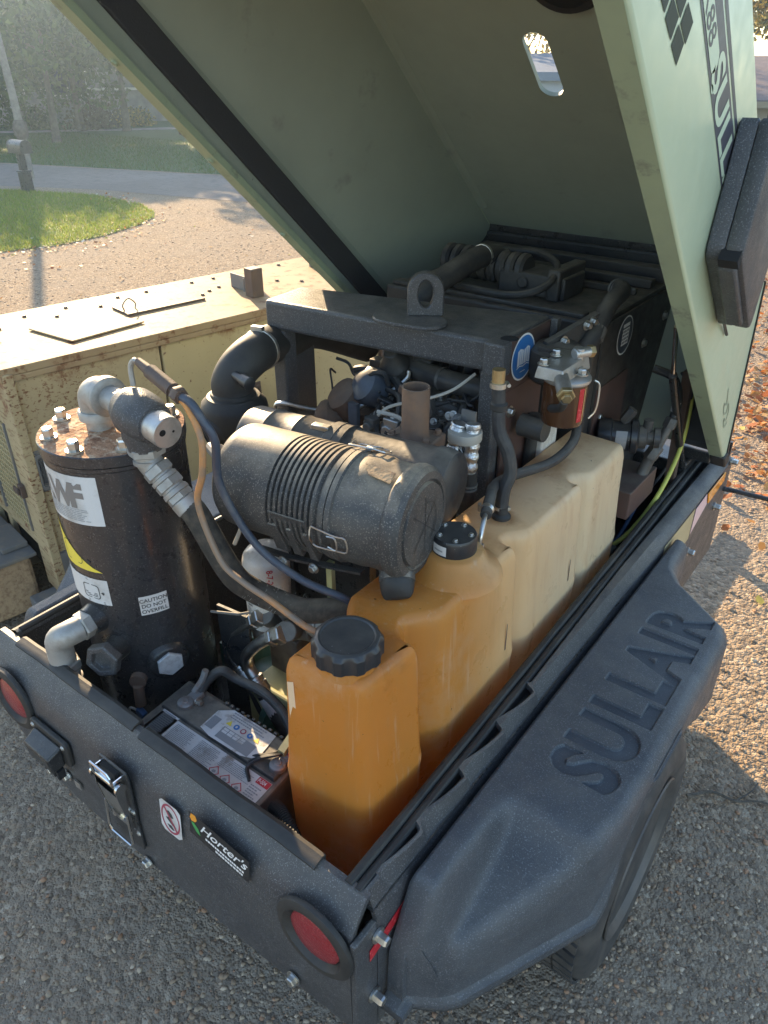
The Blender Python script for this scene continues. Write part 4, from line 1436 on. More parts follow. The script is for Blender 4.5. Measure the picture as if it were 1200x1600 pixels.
b.build('axle', 'coat_clean', comp)
b = MB()
b.span((-.575, 2.1, -.66), (-.525, 3.3, -.61))
tg = b.build('drawbar', 'coat_clean', comp, smooth=0)
b = MB()
b.cyl((-.55, 3.1, -.79), (-.55, 3.1, -.1), .03, n=14)
b.cyl((-.55, 3.1, GZ), (-.55, 3.1, GZ + .05), .08, n=16)
b.build('jack', 'grey_steel', tg)

# ------------------------------------------------------------------ hood, hinged at the front and raised
HA = R(41.5)
HD = V((0, -math.cos(HA), math.sin(HA)))          # along the side flange, from the hinge to the free end
HN = V((0, math.sin(HA), math.cos(HA)))           # from the flange towards the roof
HF = V((0, 1.70, .21))
def HP(x, s, h):
    return HF + HD * s + HN * h + V((x, 0, 0))
XC = -.535
def s_front(h):
    return -.20 + 1.2 * h
S1 = 1.92
def s_roof(h):
    return s_front(h) if h <= .40 else .28 + (.06 - .28) * min(1, (h - .40) / .155)
def loft_hood(outer, inner, s_of_h0, s_end):
    loop = outer + list(reversed(inner))
    vs = [HP(x, s_of_h0(h), h) for x, h in loop] + [HP(x, s_end, h) for x, h in loop]
    n = len(loop)
    return vs, [(k, (k + 1) % n, n + (k + 1) % n, n + k) for k in range(n)] + [tuple(range(n)), tuple(reversed(range(n, 2 * n)))]
RX = [(.012, .012), (.012, .0), (.050, .0), (.056, .006), (.056, .385), (.050, .40), (-.10, .575)]
RI = [(.030, .014), (.030, .39), (-.105, .558)]
b = MB()
for sg in (1, -1):
    X_ = lambda x: x if sg == 1 else 2 * XC - x
    # wall with folded flange and sloping shoulder
    o = [(X_(x), h) for x, h in ((-.104, .556), (.028, .388), (.028, .016), (.012, .016), (.012, .0), (.050, .0), (.056, .006), (.056, .385), (.050, .40), (-.10, .576))]
    n = len(o)
    N = 2
    vs = [HP(x, s_roof(h), h) for x, h in o] + [HP(x, S1, h) for x, h in o]
    b.add(vs, [(k, (k + 1) % n, n + (k + 1) % n, n + k) for k in range(n)] + [tuple(range(n)), tuple(reversed(range(n, 2 * n)))])
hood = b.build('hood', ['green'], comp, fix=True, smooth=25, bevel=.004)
# flange faces carry scuffed paint: narrow return strips on the edge
for sg in (1, -1):
    b = MB()
    X_ = lambda x: x if sg == 1 else 2 * XC - x
    N = 40
    vs = []
    for i in range(N + 1):
        s = -.19 + (S1 + .17) * i / N
        vs += [HP(X_(.0110), s, .0165), HP(X_(.0110), s, -.0012), HP(X_(.0515), s, -.0012)]
    b.add(vs, [(i * 3 + k, i * 3 + k + 1, i * 3 + k + 4, i * 3 + k + 3) for i in range(N) for k in range(2)])
    b.build('flange', 'green_edge', hood, fix=True, smooth=0)
    # painted inner skin and foam seal along the wall
    b = MB()
    xi = X_(.0270)
    vs = [HP(xi, s_front(.02) + .02, .018), HP(xi, S1 - .01, .018), HP(xi, S1 - .01, .14), HP(xi, s_front(.14) + .02, .14)]
    xj = X_(-.1045)
    vs += [HP(xj, S1 - .01, .5545), HP(xj, .08, .5545)]
    b.add(vs, [(0, 1, 2, 3), (3, 2, 4, 5)])
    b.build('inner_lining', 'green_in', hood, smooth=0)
    b = MB()
    b.hexa([HP(X_(.0265), -.12, .030), HP(X_(.0265), S1 - .03, .066), HP(X_(.012), S1 - .03, .066), HP(X_(.012), -.12, .030),
            HP(X_(.0265), -.10, .105), HP(X_(.0265), S1 - .03, .128), HP(X_(.010), S1 - .03, .128), HP(X_(.010), -.10, .105)])
    b.build('foam_strip', 'foam', hood, fix=True, smooth=0, bevel=.004)
# roof with the lifting slot
bm = bmesh.new()
out = [(XC - .435, .06), (XC + .435, .06), (XC + .435, S1), (XC - .435, S1)]
slot = [(-.52 + dx, .855 + ds) for dx, ds in rrect(-.034, -.105, .034, .105, .033, 6)]
edges = []
for lp in (out, slot):
    vv = [bm.verts.new(HP(x, s, .560)) for x, s in lp]
    edges += [bm.edges.new((vv[i], vv[(i + 1) % len(vv)])) for i in range(len(vv))]
r = bmesh.ops.triangle_fill(bm, edges=edges, use_beauty=True)
bmesh.ops.recalc_face_normals(bm, faces=bm.faces)
r = bmesh.ops.extrude_face_region(bm, geom=bm.faces[:])
bmesh.ops.translate(bm, verts=[q for q in r['geom'] if isinstance(q, bmesh.types.BMVert)], vec=HN * .012)
bmesh.ops.recalc_face_normals(bm, faces=bm.faces)
for v in bm.verts:
    v.co -= comp.location
me = bpy.data.meshes.new('roof_panel')
bm.to_mesh(me)
bm.free()
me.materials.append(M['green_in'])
me.materials.append(M['green'])
for p in me.polygons:
    if p.normal.dot(HN) > .5:
        p.material_index = 1
o = bpy.data.objects.new('roof_panel', me)
C.objects.link(o)
o.parent = hood
# stiffening rib pressed into the roof, seam strips
b = MB()
b.hexa([HP(-.965, .20, .552), HP(-.945, .20, .552), HP(-.945, S1 - .1, .552), HP(-.965, S1 - .1, .552), HP(-.975, .20, .5595), HP(-.935, .20, .5595), HP(-.935, S1 - .1, .5595), HP(-.975, S1 - .1, .5595)])
b.build('roof_rib', 'green_in', hood, fix=True, smooth=0)
# front wall (leaning) and free end wall
def end_wall(name, s0, s1f, th, mt):
    b = MB()
    sec = [(XC - .565, .02), (XC + .565, .02), (XC + .565, .388), (XC + .432, .556), (XC - .432, .556), (XC - .565, .388)]
    n = 6
    vs = [HP(x, s0(h), h) for x, h in sec] + [HP(x, s0(h) + th, h) for x, h in sec]
    b.add(vs, [tuple(range(n)), tuple(reversed(range(n, 2 * n)))] + [(k, (k + 1) % n, n + (k + 1) % n, n + k) for k in range(n)])
    return b.build(name, mt, hood, fix=True, smooth=0)
b = MB()
fw = [(XC - .44, -.17, .02), (XC + .44, -.17, .02), (XC + .432, .062, .556), (XC - .432, .062, .556)]
b.add([HP(x, s, h) for x, s, h in fw] + [HP(x, s + .014, h) for x, s, h in fw], [(0, 1, 2, 3), (7, 6, 5, 4), (0, 4, 5, 1), (1, 5, 6, 2), (2, 6, 7, 3), (3, 7, 4, 0)])
b.build('front_wall', 'green_in', hood, fix=True, smooth=0)
for sg in (1, -1):
    b = MB()
    X_ = lambda x: x if sg == 1 else 2 * XC - x
    q = [(-.097, -.17, .02), (.028, s_front(.02), .02), (.028, s_front(.388), .388), (-.104, .062, .556)]
    b.add([HP(X_(x), s, h) for x, s, h in q] + [HP(X_(x), s + .010, h) for x, s, h in q], [(0, 1, 2, 3), (7, 6, 5, 4), (0, 4, 5, 1), (1, 5, 6, 2), (2, 6, 7, 3), (3, 7, 4, 0)])
    b.build('corner_panel', 'foam', hood, fix=True, smooth=0)
end_wall('end_wall', lambda h: S1 - .03 - .12 * h, None, .014, 'green_in')
# dark round exhaust boot hanging from the roof
b = MB()
b.lathe(HP(-.385, 1.125, .559), -HN, [(.10, 0), (.10, .012), (.085, .03), (.07, .03), (.07, .0)], 32)
b.build('exhaust_boot', 'rubber', hood, fix=True, smooth=40)
# rivets along the left flange, hinge pads
bolts(hood, [HP(2 * XC - .036, s, -.0018) for s in (1.50, 1.18, .86, .52)], tuple(-HN), .008, .004, 'green_edge', 'rivet')
b = MB()
b.hexa([HP(.012, -.22, -.012), HP(.062, -.22, -.012), HP(.062, -.15, -.004), HP(.012, -.15, -.004), HP(.012, -.235, .03), HP(.062, -.235, .03), HP(.062, -.17, .03), HP(.012, -.17, .03)])
b.build('corner_cap', 'rubber', hood, fix=True, bevel=.006)
b = MB()
b.hexa([HP(.0565, s_front(h) - .004, h) for h in (.0, .0, .38, .38)] if False else
       [HP(.050, s_front(0) - .010, 0), HP(.060, s_front(0) - .010, 0), HP(.060, s_front(.39) - .010, .39), HP(.050, s_front(.39) - .010, .39),
        HP(.050, s_front(0) + .003, 0), HP(.060, s_front(0) + .003, 0), HP(.060, s_front(.39) + .003, .39), HP(.050, s_front(.39) + .003, .39)])
b.build('front_edge_trim', 'coat_clean', hood, fix=True, smooth=0)

# decals on the right wall: x runs towards the hinge, y towards the roof
def DP(sx, h, e=0.0):
    return HP(.0566 + e, -sx, h)
D = lambda e: (lambda x, y: DP(x, y, e))
b = MB()
b.rect(D(.0), -1.86, .192, -1.00, .268, 8, 1)
b.add([DP(-1.00, .192), DP(-.935, .192), DP(-1.00, .268)], [(0, 1, 2)])
band = b.build('side_decal', 'decal', hood, smooth=0)
b = MB()
b.rect(D(.0), -1.86, .276, -.96, .288, 8, 1)
b.build('decal_stripe', 'decal', hood, smooth=0)
b = MB()
b.poly(D(.0006), [(x, y) for x, y in rrect(-1.62, .200, -1.235, .238, .0189, 8)])
b.m = 1
b.text('X88', None, .046, bold=.004, fmap=lambda x, y: DP(-1.405 + x, .2035 + y, .0012), xs=1.45, spacing=1.0)
b.m = 0
b.text('SULLAIR', None, .082, bold=.028, fmap=lambda x, y: DP(-1.245 + x + y * .05, .200 + y, .0006), xs=1.5, spacing=1.02)
b.poly(D(.0006), ellipse(.010, .005, 16, -1.215, .1975))
b.build('decal_lettering', ['decal_green', 'decal'], band, smooth=0)
# diamond pattern printed towards the free end
b = MB()
for j in range(3):
    for i in range(9):
        cx, cy = 1.411 + .052 * i, .105 + .0365 * j - .0045 * i
        if j < 2 or i > 3:
            q = [(cx + .0245, cy + .0125), (cx - .0185, cy + .0195), (cx - .0245, cy - .0135), (cx + .019, cy - .0185)]
            if max(h for s_, h in q) < .191:
                b.poly(D(.0004), [(-s_, h) for s_, h in q])
b.build('diamond_decal', 'vent', hood, smooth=0)
# scribbled mark near the hinge
b = MB()
mk = [(-.18, .10), (-.14, .085), (-.12, .075), (-.15, .062), (-.11, .05), (-.08, .066), (-.10, .085), (-.06, .08), (-.045, .055), (-.075, .045), (-.03, .038), (-.02, .06)]
P = catmull([DP(x, y + .0, .0006) for x, y in mk], 5)
for p, q in zip(P[:-1], P[1:]):
    t = (q - p).normalized()
    nrm = V((1, 0, 0)).cross(t) * .0035
    b.add([p - nrm, q - nrm, q + nrm, p + nrm], [(0, 1, 2, 3)])
b.build('faded_mark', 'green_edge', hood, smooth=0)
# document box on the right wall
q0 = [(.90, .083), (.575, .090), (.70, .31), (1.03, .305)]
X0, X1, X2 = .0575, .095, .132
def boxlayer(x, g):
    cx = sum(s for s, h in q0) / 4
    ch = sum(h for s, h in q0) / 4
    out = []
    m_ = len(q0)
    for i in range(m_):
        p0, p1, p2 = (V(q0[(i + k) % m_]) for k in (-1, 0, 1))
        p0, p1, p2 = (V((cx + (p.x - cx) * g, ch + (p.y - ch) * g)) for p in (p0, p1, p2))
        a = p1 + (p0 - p1).normalized() * .022
        c = p1 + (p2 - p1).normalized() * .022
        for t in (0, .25, .5, .75, 1):
            w = a.lerp(p1, t).lerp(p1.lerp(c, t), t)
            out.append((w.x, w.y))
    return [HP(x, s, h) for s, h in out]
def layers(specs, name, mt, par):
    b = MB()
    L = [boxlayer(x, g) for x, g in specs]
    n = len(L[0])
    b.add([q for l in L for q in l], [(i * n + k, i * n + (k + 1) % n, (i + 1) * n + (k + 1) % n, (i + 1) * n + k) for i in range(len(L) - 1) for k in range(n)] + [tuple(reversed(range(n))), tuple(range((len(L) - 1) * n, len(L) * n))])
    return b.build(name, mt, par, fix=True, smooth=40)
dbx = layers([(X0, .97), (X0 + .004, 1.0), (X1 - .004, 1.0), (X1 - .001, .985)], 'document_box', 'plastic', hood)
layers([(X1 + .001, .985), (X1 + .005, 1.0), (X2 - .008, 1.0), (X2 - .002, .985), (X2, .955)], 'box_lid', 'plastic', dbx)
b = MB()
p0, p1 = HP(X1 + .012, .835, .073), HP(X1 + .022, .80, .073)
b.hexa([HP(X1 - .012, .87, .070), HP(X2 - .010, .87, .070), HP(X2 - .010, .62, .074), HP(X1 - .012, .62, .074), HP(X1 - .010, .87, .092), HP(X2 - .012, .87, .092), HP(X2 - .012, .62, .094), HP(X1 - .010, .62, .094)])
b.build('box_catch', 'plastic', dbx, fix=True, bevel=.006)
b = MB()
b.hexa([HP(X1 - .006, .905, .071), HP(X2 - .004, .905, .071), HP(X2 - .004, .878, .070), HP(X1 - .006, .878, .070), HP(X1 - .006, .905, .10), HP(X2 - .004, .905, .10), HP(X2 - .004, .878, .1), HP(X1 - .006, .878, .1)])
b.build('catch_recess', 'dark_hole', dbx, fix=True, smooth=0)
b = MB()
b.tube([HP(.0575 + .012, .59, .10), HP(.0575 + .006, .52, .115), HP(.0575 + .004, .47, .122)], .004, 6, 4)
b.build('box_strap', 'wire_dark', dbx)
# gas strut at the right
b = MB()
b.cyl((-.075, 1.86, .02), HP(-.06, .34, .04), .012, n=12)
st = b.build('hood_strut', 'coat_clean', comp)
b = MB()
b.cyl(HP(-.06, .34, .04), HP(-.02, .62, .05), .006, n=10)
b.build('strut_rod', 'chrome', st)
b = MB()
b.cyl((-1.02, 1.86, .02), HP(2 * XC + .06, .34, .04), .012, n=12)
b.build('hood_strut', 'coat_clean', comp)

# ------------------------------------------------------------------ fuel tank
outl = [(-.262, .120, .020), (-.096, .146, .022), (-.084, .296, .010), (-.128, .304, .008), (-.148, .338, .014), (-.096, .402, .022), (-.096, .690, .010), (-.136, .698, .008),
        (-.134, .722, .010), (-.098, .762, .022), (-.100, 1.040, .010), (-.140, 1.048, .008), (-.138, 1.070, .010), (-.100, 1.105, .022), (-.104, 1.335, .025), (-.284, 1.345, .02), (-.288, .335, .012), (-.250, .285, .012), (-.262, .21, .012)]
def round_outline(pts, k=5):
    out = []
    n = len(pts)
    for i in range(n):
        p = V(pts[i][:2]); a = V(pts[i - 1][:2]); c = V(pts[(i + 1) % n][:2])
        r = pts[i][2]
        pa = p + (a - p).normalized() * min(r, (a - p).length * .45)
        pc = p + (c - p).normalized() * min(r, (c - p).length * .45)
        for j in range(k + 1):
            t = j / k
            out.append(pa.lerp(p, t).lerp(p.lerp(pc, t), t))
    return out
O = round_outline(outl)
def resample(O, step):
    res = []
    for a, c in zip(O, O[1:] + O[:1]):
        k = max(1, int((c - a).length / step))
        for j in range(k):
            res.append(a.lerp(c, j / k))
    return res
O = resample(O, .03)
nO = len(O)
NRM = []
for i in range(nO):
    t = (O[(i + 1) % nO] - O[i - 1]).normalized()
    NRM.append(V((-t.y, t.x)))                     # inward for a counter-clockwise outline
def tank_ring(d, z):
    return [V((p.x + q.x * d, p.y + q.y * d, z)) for p, q in zip(O, NRM)]
b = MB()
lev = [(.012, -.40), (.004, -.39), (-.003, -.36), (-.006, -.20), (-.012, -.02), (-.014, .01), (-.010, .035), (-.004, .15), (.0, .262), (.003, .276), (.007, .287), (.013, .294), (.019, .2975)]
L = [tank_ring(d, z) for d, z in lev]
b.add([q for l in L for q in l], [(i * nO + k, i * nO + (k + 1) % nO, (i + 1) * nO + (k + 1) % nO, (i + 1) * nO + k) for i in range(len(L) - 1) for k in range(nO)])
cap_pts = L[-1]
bm = bmesh.new()
vv = [bm.verts.new(q) for q in cap_pts]
ee = [bm.edges.new((vv[i], vv[(i + 1) % nO])) for i in range(nO)]
bmesh.ops.triangle_fill(bm, edges=ee, use_beauty=True)
bm.verts.index_update()
b.add([v.co.copy() for v in bm.verts], [tuple(v.index for v in f.verts) for f in bm.faces])
bm.free()
b.add([q for q in L[0]], [tuple(reversed(range(nO)))])
tank = b.build('fuel_tank', 'tank', comp, fix=True, smooth=35)
# raised boss under the gauge cap
b = MB()
b.lathe((-.172, .545, .285), (0, 0, 1), [(.105, 0), (.095, .018), (.074, .032), (.063, .050), (.058, .056), (.0, .058)], 36)
b.build('cap_boss', 'tank', tank, fix=True, smooth=50)
b = MB()
b.lathe((-.163, .188, .288), (0, 0, 1), [(.056, 0), (.052, .016), (.05, .03)], 36)
b.build('filler_neck', 'tank', tank, fix=True, smooth=40)
# filler cap: ribbed skirt, shallow dished top
b = MB()
c = V((-.163, .188, .312))
n = 60
vs, fs = [], []
lv = [(.060, 0, 1), (.060, .030, 1), (.057, .038, 0), (.050, .040, 0), (.047, .0375, 0), (.020, .0375, 0)]
for r, z, rib in lv:
    for k in range(n):
        rr = r + (.004 if rib and (k % 6) in (0, 1, 2) else 0)
        a = 2 * math.pi * k / n
        vs.append(c + V((math.cos(a) * rr, math.sin(a) * rr, z)))
for i in range(len(lv) - 1):
    fs += [(i * n + k, i * n + (k + 1) % n, (i + 1) * n + (k + 1) % n, (i + 1) * n + k) for k in range(n)]
fs += [tuple(reversed(range(n))), tuple(range(5 * n, 6 * n))]
b.add(vs, fs)
b.build('filler_cap', 'cap', tank, fix=True, smooth=30, bevel=.0012)
b = MB()
c = V((-.172, .545, .338))
b.lathe(c, (0, 0, 1), [(.046, 0), (.047, .004), (.047, .034), (.044, .040), (.0, .041)], 36)
gc = b.build('gauge_cap', 'cap', tank, fix=True, smooth=40)
bolts(gc, [c + V((math.cos(a) * .034, math.sin(a) * .034, .040)) for a in (.3, 1.55, 2.8, 4.1, 5.3)], (0, 0, 1), .0045, .004, 'zinc', 'screw')
b = MB()
cf = lambda x, y: c + V((math.cos(-1.75 + x / .0475) * .0476, math.sin(-1.75 + x / .0475) * .0476, .004 + y))
b.rect(cf, -.018, .004, .018, .026, 6, 1)
b.m = 1
b.rect(lambda x, y: c + V((math.cos(-1.75 + x / .0475) * .0479, math.sin(-1.75 + x / .0475) * .0479, .004 + y)), -.012, .012, .010, .016, 5, 1)
b.build('cap_label', ['white_label', 'print_fine'], gc, smooth=0)
# hose connections on the tank top
def jubilee(b, p, d, r, w=.010):
    p, d = V(p), V(d).normalized()
    b.lathe(p - d * w / 2, d, [(r, 0), (r + .0018, .0005), (r + .0018, w - .0005), (r, w)], 20)
    x, y, z = orth(d)
    q = p + x * (r + .005)
    b.cyl(q - y * .010, q + y * .010, .0045, n=8)
b = MB()
b.lathe((-.143, .598, .296), (0, 0, 1), [(.017, 0), (.017, .006), (.012, .012), (.012, .018)], 20)
b.build('grommet', 'rubber', tank)
b = MB()
b.hexn((-.143, .598, .310), (-.143, .598, .334), .011)
b.tube([(-.143, .598, .332), (-.143, .602, .352), (-.150, .622, .374), (-.160, .648, .380)], .0055, 10, 6)
b.build('hose_fitting', 'zinc', tank)
b = MB()
b.tube([(-.156, .640, .379), (-.180, .70, .388), (-.212, .775, .372), (-.215, .86, .360), (-.178, 1.0, .352), (-.170, 1.10, .372), (-.186, 1.145, .41), (-.194, 1.12, .452)], .0125, 12, 8)
b.build('fuel_return_hose', 'hose', comp)
b = MB()
jubilee(b, (-.164, .66, .3815), (-.1, .9, .15), .0128)
jubilee(b, (-.193, .775, .322), (0, .1, 1), .0135, .008)
b.build('hose_clamp', 'zinc', comp)
b = MB()
b.lathe((-.188, .775, .296), (0, 0, 1), [(.022, 0), (.022, .008), (.015, .014), (.014, .03)], 20)
b.build('grommet', 'rubber', tank)
b = MB()
b.tube([(-.190, .775, .315), (-.192, .785, .365), (-.188, .80, .405), (-.200, .80, .455), (-.222, .795, .50), (-.232, .80, .56), (-.236, .80, .60)], .0155, 12, 8)
b.build('filler_vent_hose', 'hose', comp)
b = MB()
b.lathe((-.231, .80, .545), (0, 0, 1), [(.0155, 0), (.0195, .004), (.0195, .016), (.0155, .02)], 14)
b.build('hose_collar', 'rubber', comp)
b = MB()
jubilee(b, (-.237, .80, .603), (0, 0, 1), .0165, .012)
b.build('hose_clamp', 'zinc', comp)
b = MB()
b.cyl((-.237, .80, .600), (-.238, .80, .638), .0145, n=14)
b.build('brass_barb', 'brass', comp)
# streaks where fuel ran down the outside
b = MB()
for (x, y, z0, z1) in ((-.0905, .655, .0, .11), (-.094, .995, .02, .10)):
    b.add([(x + .0048, y - .002, z1), (x + .0048, y + .001, z1), (x + .0048, y + .004, z0), (x + .0048, y - .004, z0)], [(0, 1, 2, 3)])
b.build('fuel_streak', 'iron', tank, smooth=0)
b = MB()
b.add([(-.2505, .1195, .245), (-.2365, .1215, .250), (-.2340, .1210, .06), (-.2500, .1185, .05)], [(0, 1, 2, 3)])
b.build('pale_strip', 'strip_pale', tank, smooth=0)  # pale upright strip on the tank's rear face
# ------------------------------------------------------------------ lifting bail
def beam_box(b, x0, x1, z0, z1, d0=0.0, d1=.25):
    f = lambda x: .885 + .10 * (x + 1.03)
    return b.hexa([V((x0, f(x0) + d0, z0)), V((x1, f(x1) + d0, z0)), V((x1, f(x1) + d1, z0)), V((x0, f(x0) + d1, z0)),
                   V((x0, f(x0) + d0, z1)), V((x1, f(x1) + d0, z1)), V((x1, f(x1) + d1, z1)), V((x0, f(x0) + d1, z1))])
b = MB()
f = lambda x: .885 + .10 * (x + 1.03)
top = [(-1.03, f(-1.03)), (-.33, f(-.33)), (-.33, f(-.33) + .275), (-1.045, f(-1.03) + .17)]
b.hexa([V((x, y, .560)) for x, y in top] + [V((x, y, .640)) for x, y in top])
bail = b.build('lifting_bail', 'coat', comp, fix=True, bevel=.010, bseg=3)
b = MB()
b.span((-1.022, .895, -.41), (-.972, .945, .559))
b.span((-1.020, .946, -.41), (-1.008, 1.06, .559))
b.build('bail_leg', 'coat', bail, smooth=0, bevel=.008)
b = MB()
b.span((-.374, .957, -.41), (-.330, 1.0, .559))
b.build('bail_leg', 'coat', bail, smooth=0, bevel=.005)
b = MB()
b.hexa([(-.3285, .962, .50), (-.3215, .962, .50), (-.3215, 1.225, .50), (-.3285, 1.225, .50), (-.3285, .962, .632), (-.3215, .962, .632), (-.3215, 1.225, .632), (-.3285, 1.225, .632)])
b.span((-.3285, 1.001, -.41), (-.3215, 1.20, .499))
b.build('side_plate_or_reflection', 'red_shroud', bail, smooth=0)
b = MB()
b.span((-.3205, 1.21, -.2), (-.30, 1.235, .638))
b.build('edge_angle', 'coat', bail, smooth=0, bevel=.003)
bolts(bail, [(-.3215, 1.03, .44), (-.3215, 1.10, .18)], (1, 0, 0), .011, .010)
b = MB()
b.span((-.355, .930, .560), (-.300, .975, .642))
b.build('bail_block', 'coat', bail, smooth=0, bevel=.006)
b = MB()
b.lathe((-.318, .99, .641), (0, 0, 1), [(.022, 0), (.020, .001), (.0, .0012)], 20)
b.build('oil_stain', 'dark_hole', bail)
# lifting eye on its pad
b = MB()
b.prism([(x, y) for x, y in rrect(-.10, -.055, .10, .055, .054, 8)], frame((-.585, .955, .6412), (1, .1, 0), (-.1, 1, 0)), .010)
b.build('eye_pad', 'coat', bail, bevel=.003)
b = MB()
arc = [(.046 * math.cos(R(a)), .062 + .046 * math.sin(R(a))) for a in range(0, 181, 12)]
outer = [(.046, 0)] + arc + [(-.046, 0)]
hole = [(.019 * math.cos(R(a)), .055 + .034 * math.sin(R(a))) for a in range(0, 360, 15)]
fr = frame((-.572, 1.005, .650), (.80, .60, 0), (0, 0, 1))
bm = bmesh.new()
ed = []
for lp in (outer, hole):
    vv = [bm.verts.new(fr @ V((x, y, -.016))) for x, y in lp]
    ed += [bm.edges.new((vv[i], vv[(i + 1) % len(vv)])) for i in range(len(vv))]
bmesh.ops.triangle_fill(bm, edges=ed, use_beauty=True)
bmesh.ops.recalc_face_normals(bm, faces=bm.faces)
r = bmesh.ops.extrude_face_region(bm, geom=bm.faces[:])
bmesh.ops.translate(bm, verts=[q for q in r['geom'] if isinstance(q, bmesh.types.BMVert)], vec=(fr.to_3x3() @ V((0, 0, 1))) * .032)
bm.verts.index_update()
b.add([v.co.copy() for v in bm.verts], [tuple(v.index for v in q.verts) for q in bm.faces])
bm.free()
b.build('lifting_eye', 'coat', bail, fix=True, smooth=30, bevel=.004)
# book sticker on the side plate, grid sticker on the radiator housing
def round_sticker(o, u, v, a, par, name, col, draw):
    fr = frame(o, u, v)
    b = MB()
    fm = lambda x, y: fr @ V((x, y, .0008))
    b.poly(fm, ellipse(a, a, 40))
    s = b.build(name, ['white_print'], par, smooth=0)
    b = MB()
    b.poly(lambda x, y: fr @ V((x, y, .0014)), ellipse(a * .92, a * .92, 40))
    b.m = 1
    draw(b, lambda x, y: fr @ V((x * a, y * a, .0020)), lambda x, y: fr @ V((x * a, y * a, .0026)))
    b.build('sticker_print', [col, 'white_print', col], s, smooth=0)
def book(b, f, f2):
    b.poly(f, [(-.02, -.30), (-.02, .32), (-.30, .42), (-.52, .34), (-.52, -.34), (-.30, -.26)])
    b.poly(f, [(.02, -.30), (.30, -.26), (.52, -.34), (.52, .34), (.30, .42), (.02, .32)])
    b.poly(f, [(-.54, -.38), (-.30, -.30), (0, -.36), (.30, -.30), (.54, -.38), (.54, -.43), (.30, -.35), (0, -.41), (-.30, -.35), (-.54, -.43)])
    b.m = 2
    for x in (-.35, -.2, .2, .35):
        b.poly(f2, [(x - .012, -.24), (x + .012, -.24), (x + .012, .33), (x - .012, .33)])
    b.m = 1
    b.poly(f, [(-.22, -.62), (.22, -.62), (.22, -.59), (-.22, -.59)])
round_sticker((-.3214, 1.075, .572), (0, 1, 0), (0, 0, 1), .060, bail, 'manual_sticker', 'blue_label', book)

# ------------------------------------------------------------------ radiator housing at the front of the engine bay
b = MB()
b.span((-.965, 1.36, -.41), (-.252, 2.02, .598))
rad = b.build('radiator_housing', 'radiator', comp, smooth=0, bevel=.008)
b = MB()
b.span((-.2505, 1.40, -.30), (-.243, 1.98, .585))
pl = b.build('side_cover', 'radiator', rad, smooth=0)
b = MB()
b.span((-.2425, 1.40, .0), (-.2385, 1.63, .40))
b.build('red_brown_plate', 'red_shroud', rad, smooth=0)
def grid(b, f, f2):
    for k in range(5):
        y = -.48 + k * .19
        b.poly(f, [(-.42, y), (.42, y), (.42, y + .07), (-.42, y + .07)])
    for k in range(5):
        x = -.42 + k * .1925
        b.poly(f2, [(x, -.48), (x + .07, -.48), (x + .07, .35), (x, .35)])
    b.poly(f, [(-.42, .44), (.42, .44), (.42, .62), (-.42, .62)])
round_sticker((-.2424, 1.56, .52), (0, 1, 0), (0, 0, 1), .058, pl, 'grille_sticker', 'grey_label', grid)
bolts(rad, [(-.2424, 1.74, .45), (-.2424, 1.9, .50), (-.2424, 1.45, .30), (-.2424, 1.92, .1)], (1, 0, 0), .011, .008, 'zinc')
b = MB()
b.span((-.95, 1.375, .5985), (-.30, 1.415, .612)); b.span((-.95, 1.80, .5985), (-.27, 1.84, .626)); b.span((-.95, 1.90, .5985), (-.26, 1.96, .642)); b.span((-.95, 1.70, .5985), (-.28, 1.72, .618))
b.build('top_rail', 'radiator', rad, smooth=0, bevel=.004)
b = MB()
b.span((-1.04, 2.0, .56), (-.07, 2.07, .70)); b.span((-.97, 1.98, .60), (-.12, 2.0, .672))
b.build('cowl_bar', 'coat_clean', comp, smooth=0, bevel=.01)
b = MB()
for k in range(9):
    b.lathe((-.86 + k * .033, 1.55, .66), (1, 0, 0), [(.042, 0), (.050, .008), (.050, .022), (.042, .03)], 18)
b.build('ribbed_hose', 'engine', rad, smooth=40)
b = MB()
b.span((-.64, 1.50, .60), (-.42, 1.64, .665)); b.span((-.47, 1.48, .60), (-.43, 1.66, .69))
b.cyl((-.555, 1.499, .638), (-.555, 1.488, .638), .018, n=16)
b.build('control_block', 'engine', rad, bevel=.006)
b = MB()
b.lathe((-.70, 1.66, .60), (0, 0, 1), [(.022, 0), (.022, .06), (.042, .062), (.042, .078), (.030, .088), (.0, .09)], 20)
b.build('radiator_cap', 'engine_grey', rad, smooth=40)
b = MB()
b.tube([(-.69, 1.58, .68), (-.70, 1.48, .695), (-.715, 1.36, .67), (-.74, 1.25, .63), (-.76, 1.18, .55)], .034, 14, 8)
b.build('coolant_hose', 'hose', comp)
b = MB()
jubilee(b, (-.70, 1.50, .695), (0, 1, .05), .0345, .012)
b.build('hose_clamp', 'zinc', comp)
b = MB()
b.tube([(-.66, 1.60, .70), (-.56, 1.60, .705), (-.47, 1.54, .69), (-.45, 1.44, .655), (-.52, 1.39, .628), (-.66, 1.385, .625), (-.86, 1.43, .625)], .011, 10, 8)
b.build('overflow_hose', 'hose', comp)
b = MB()
b.tube([(-.275, 1.52, .66), (-.235, 1.46, .668), (-.228, 1.36, .655), (-.225, 1.285, .60), (-.232, 1.24, .565), (-.25, 1.22, .55)], .024, 14, 8)
b.build('upper_hose', 'hose', comp)
b = MB()
for t in (0, .014):
    b.lathe((-.272 + t * .9, 1.515 - t, .660), (.65, -.75, .05), [(.0245, 0), (.027, .002), (.027, .007), (.0245, .009)], 16)
b.lathe((-.2262, 1.30, .61), (0, -.7, -.7), [(.0245, 0), (.0265, .002), (.0265, .034), (.0245, .036)], 16)
b.build('hose_clamp', 'engine_grey', comp)

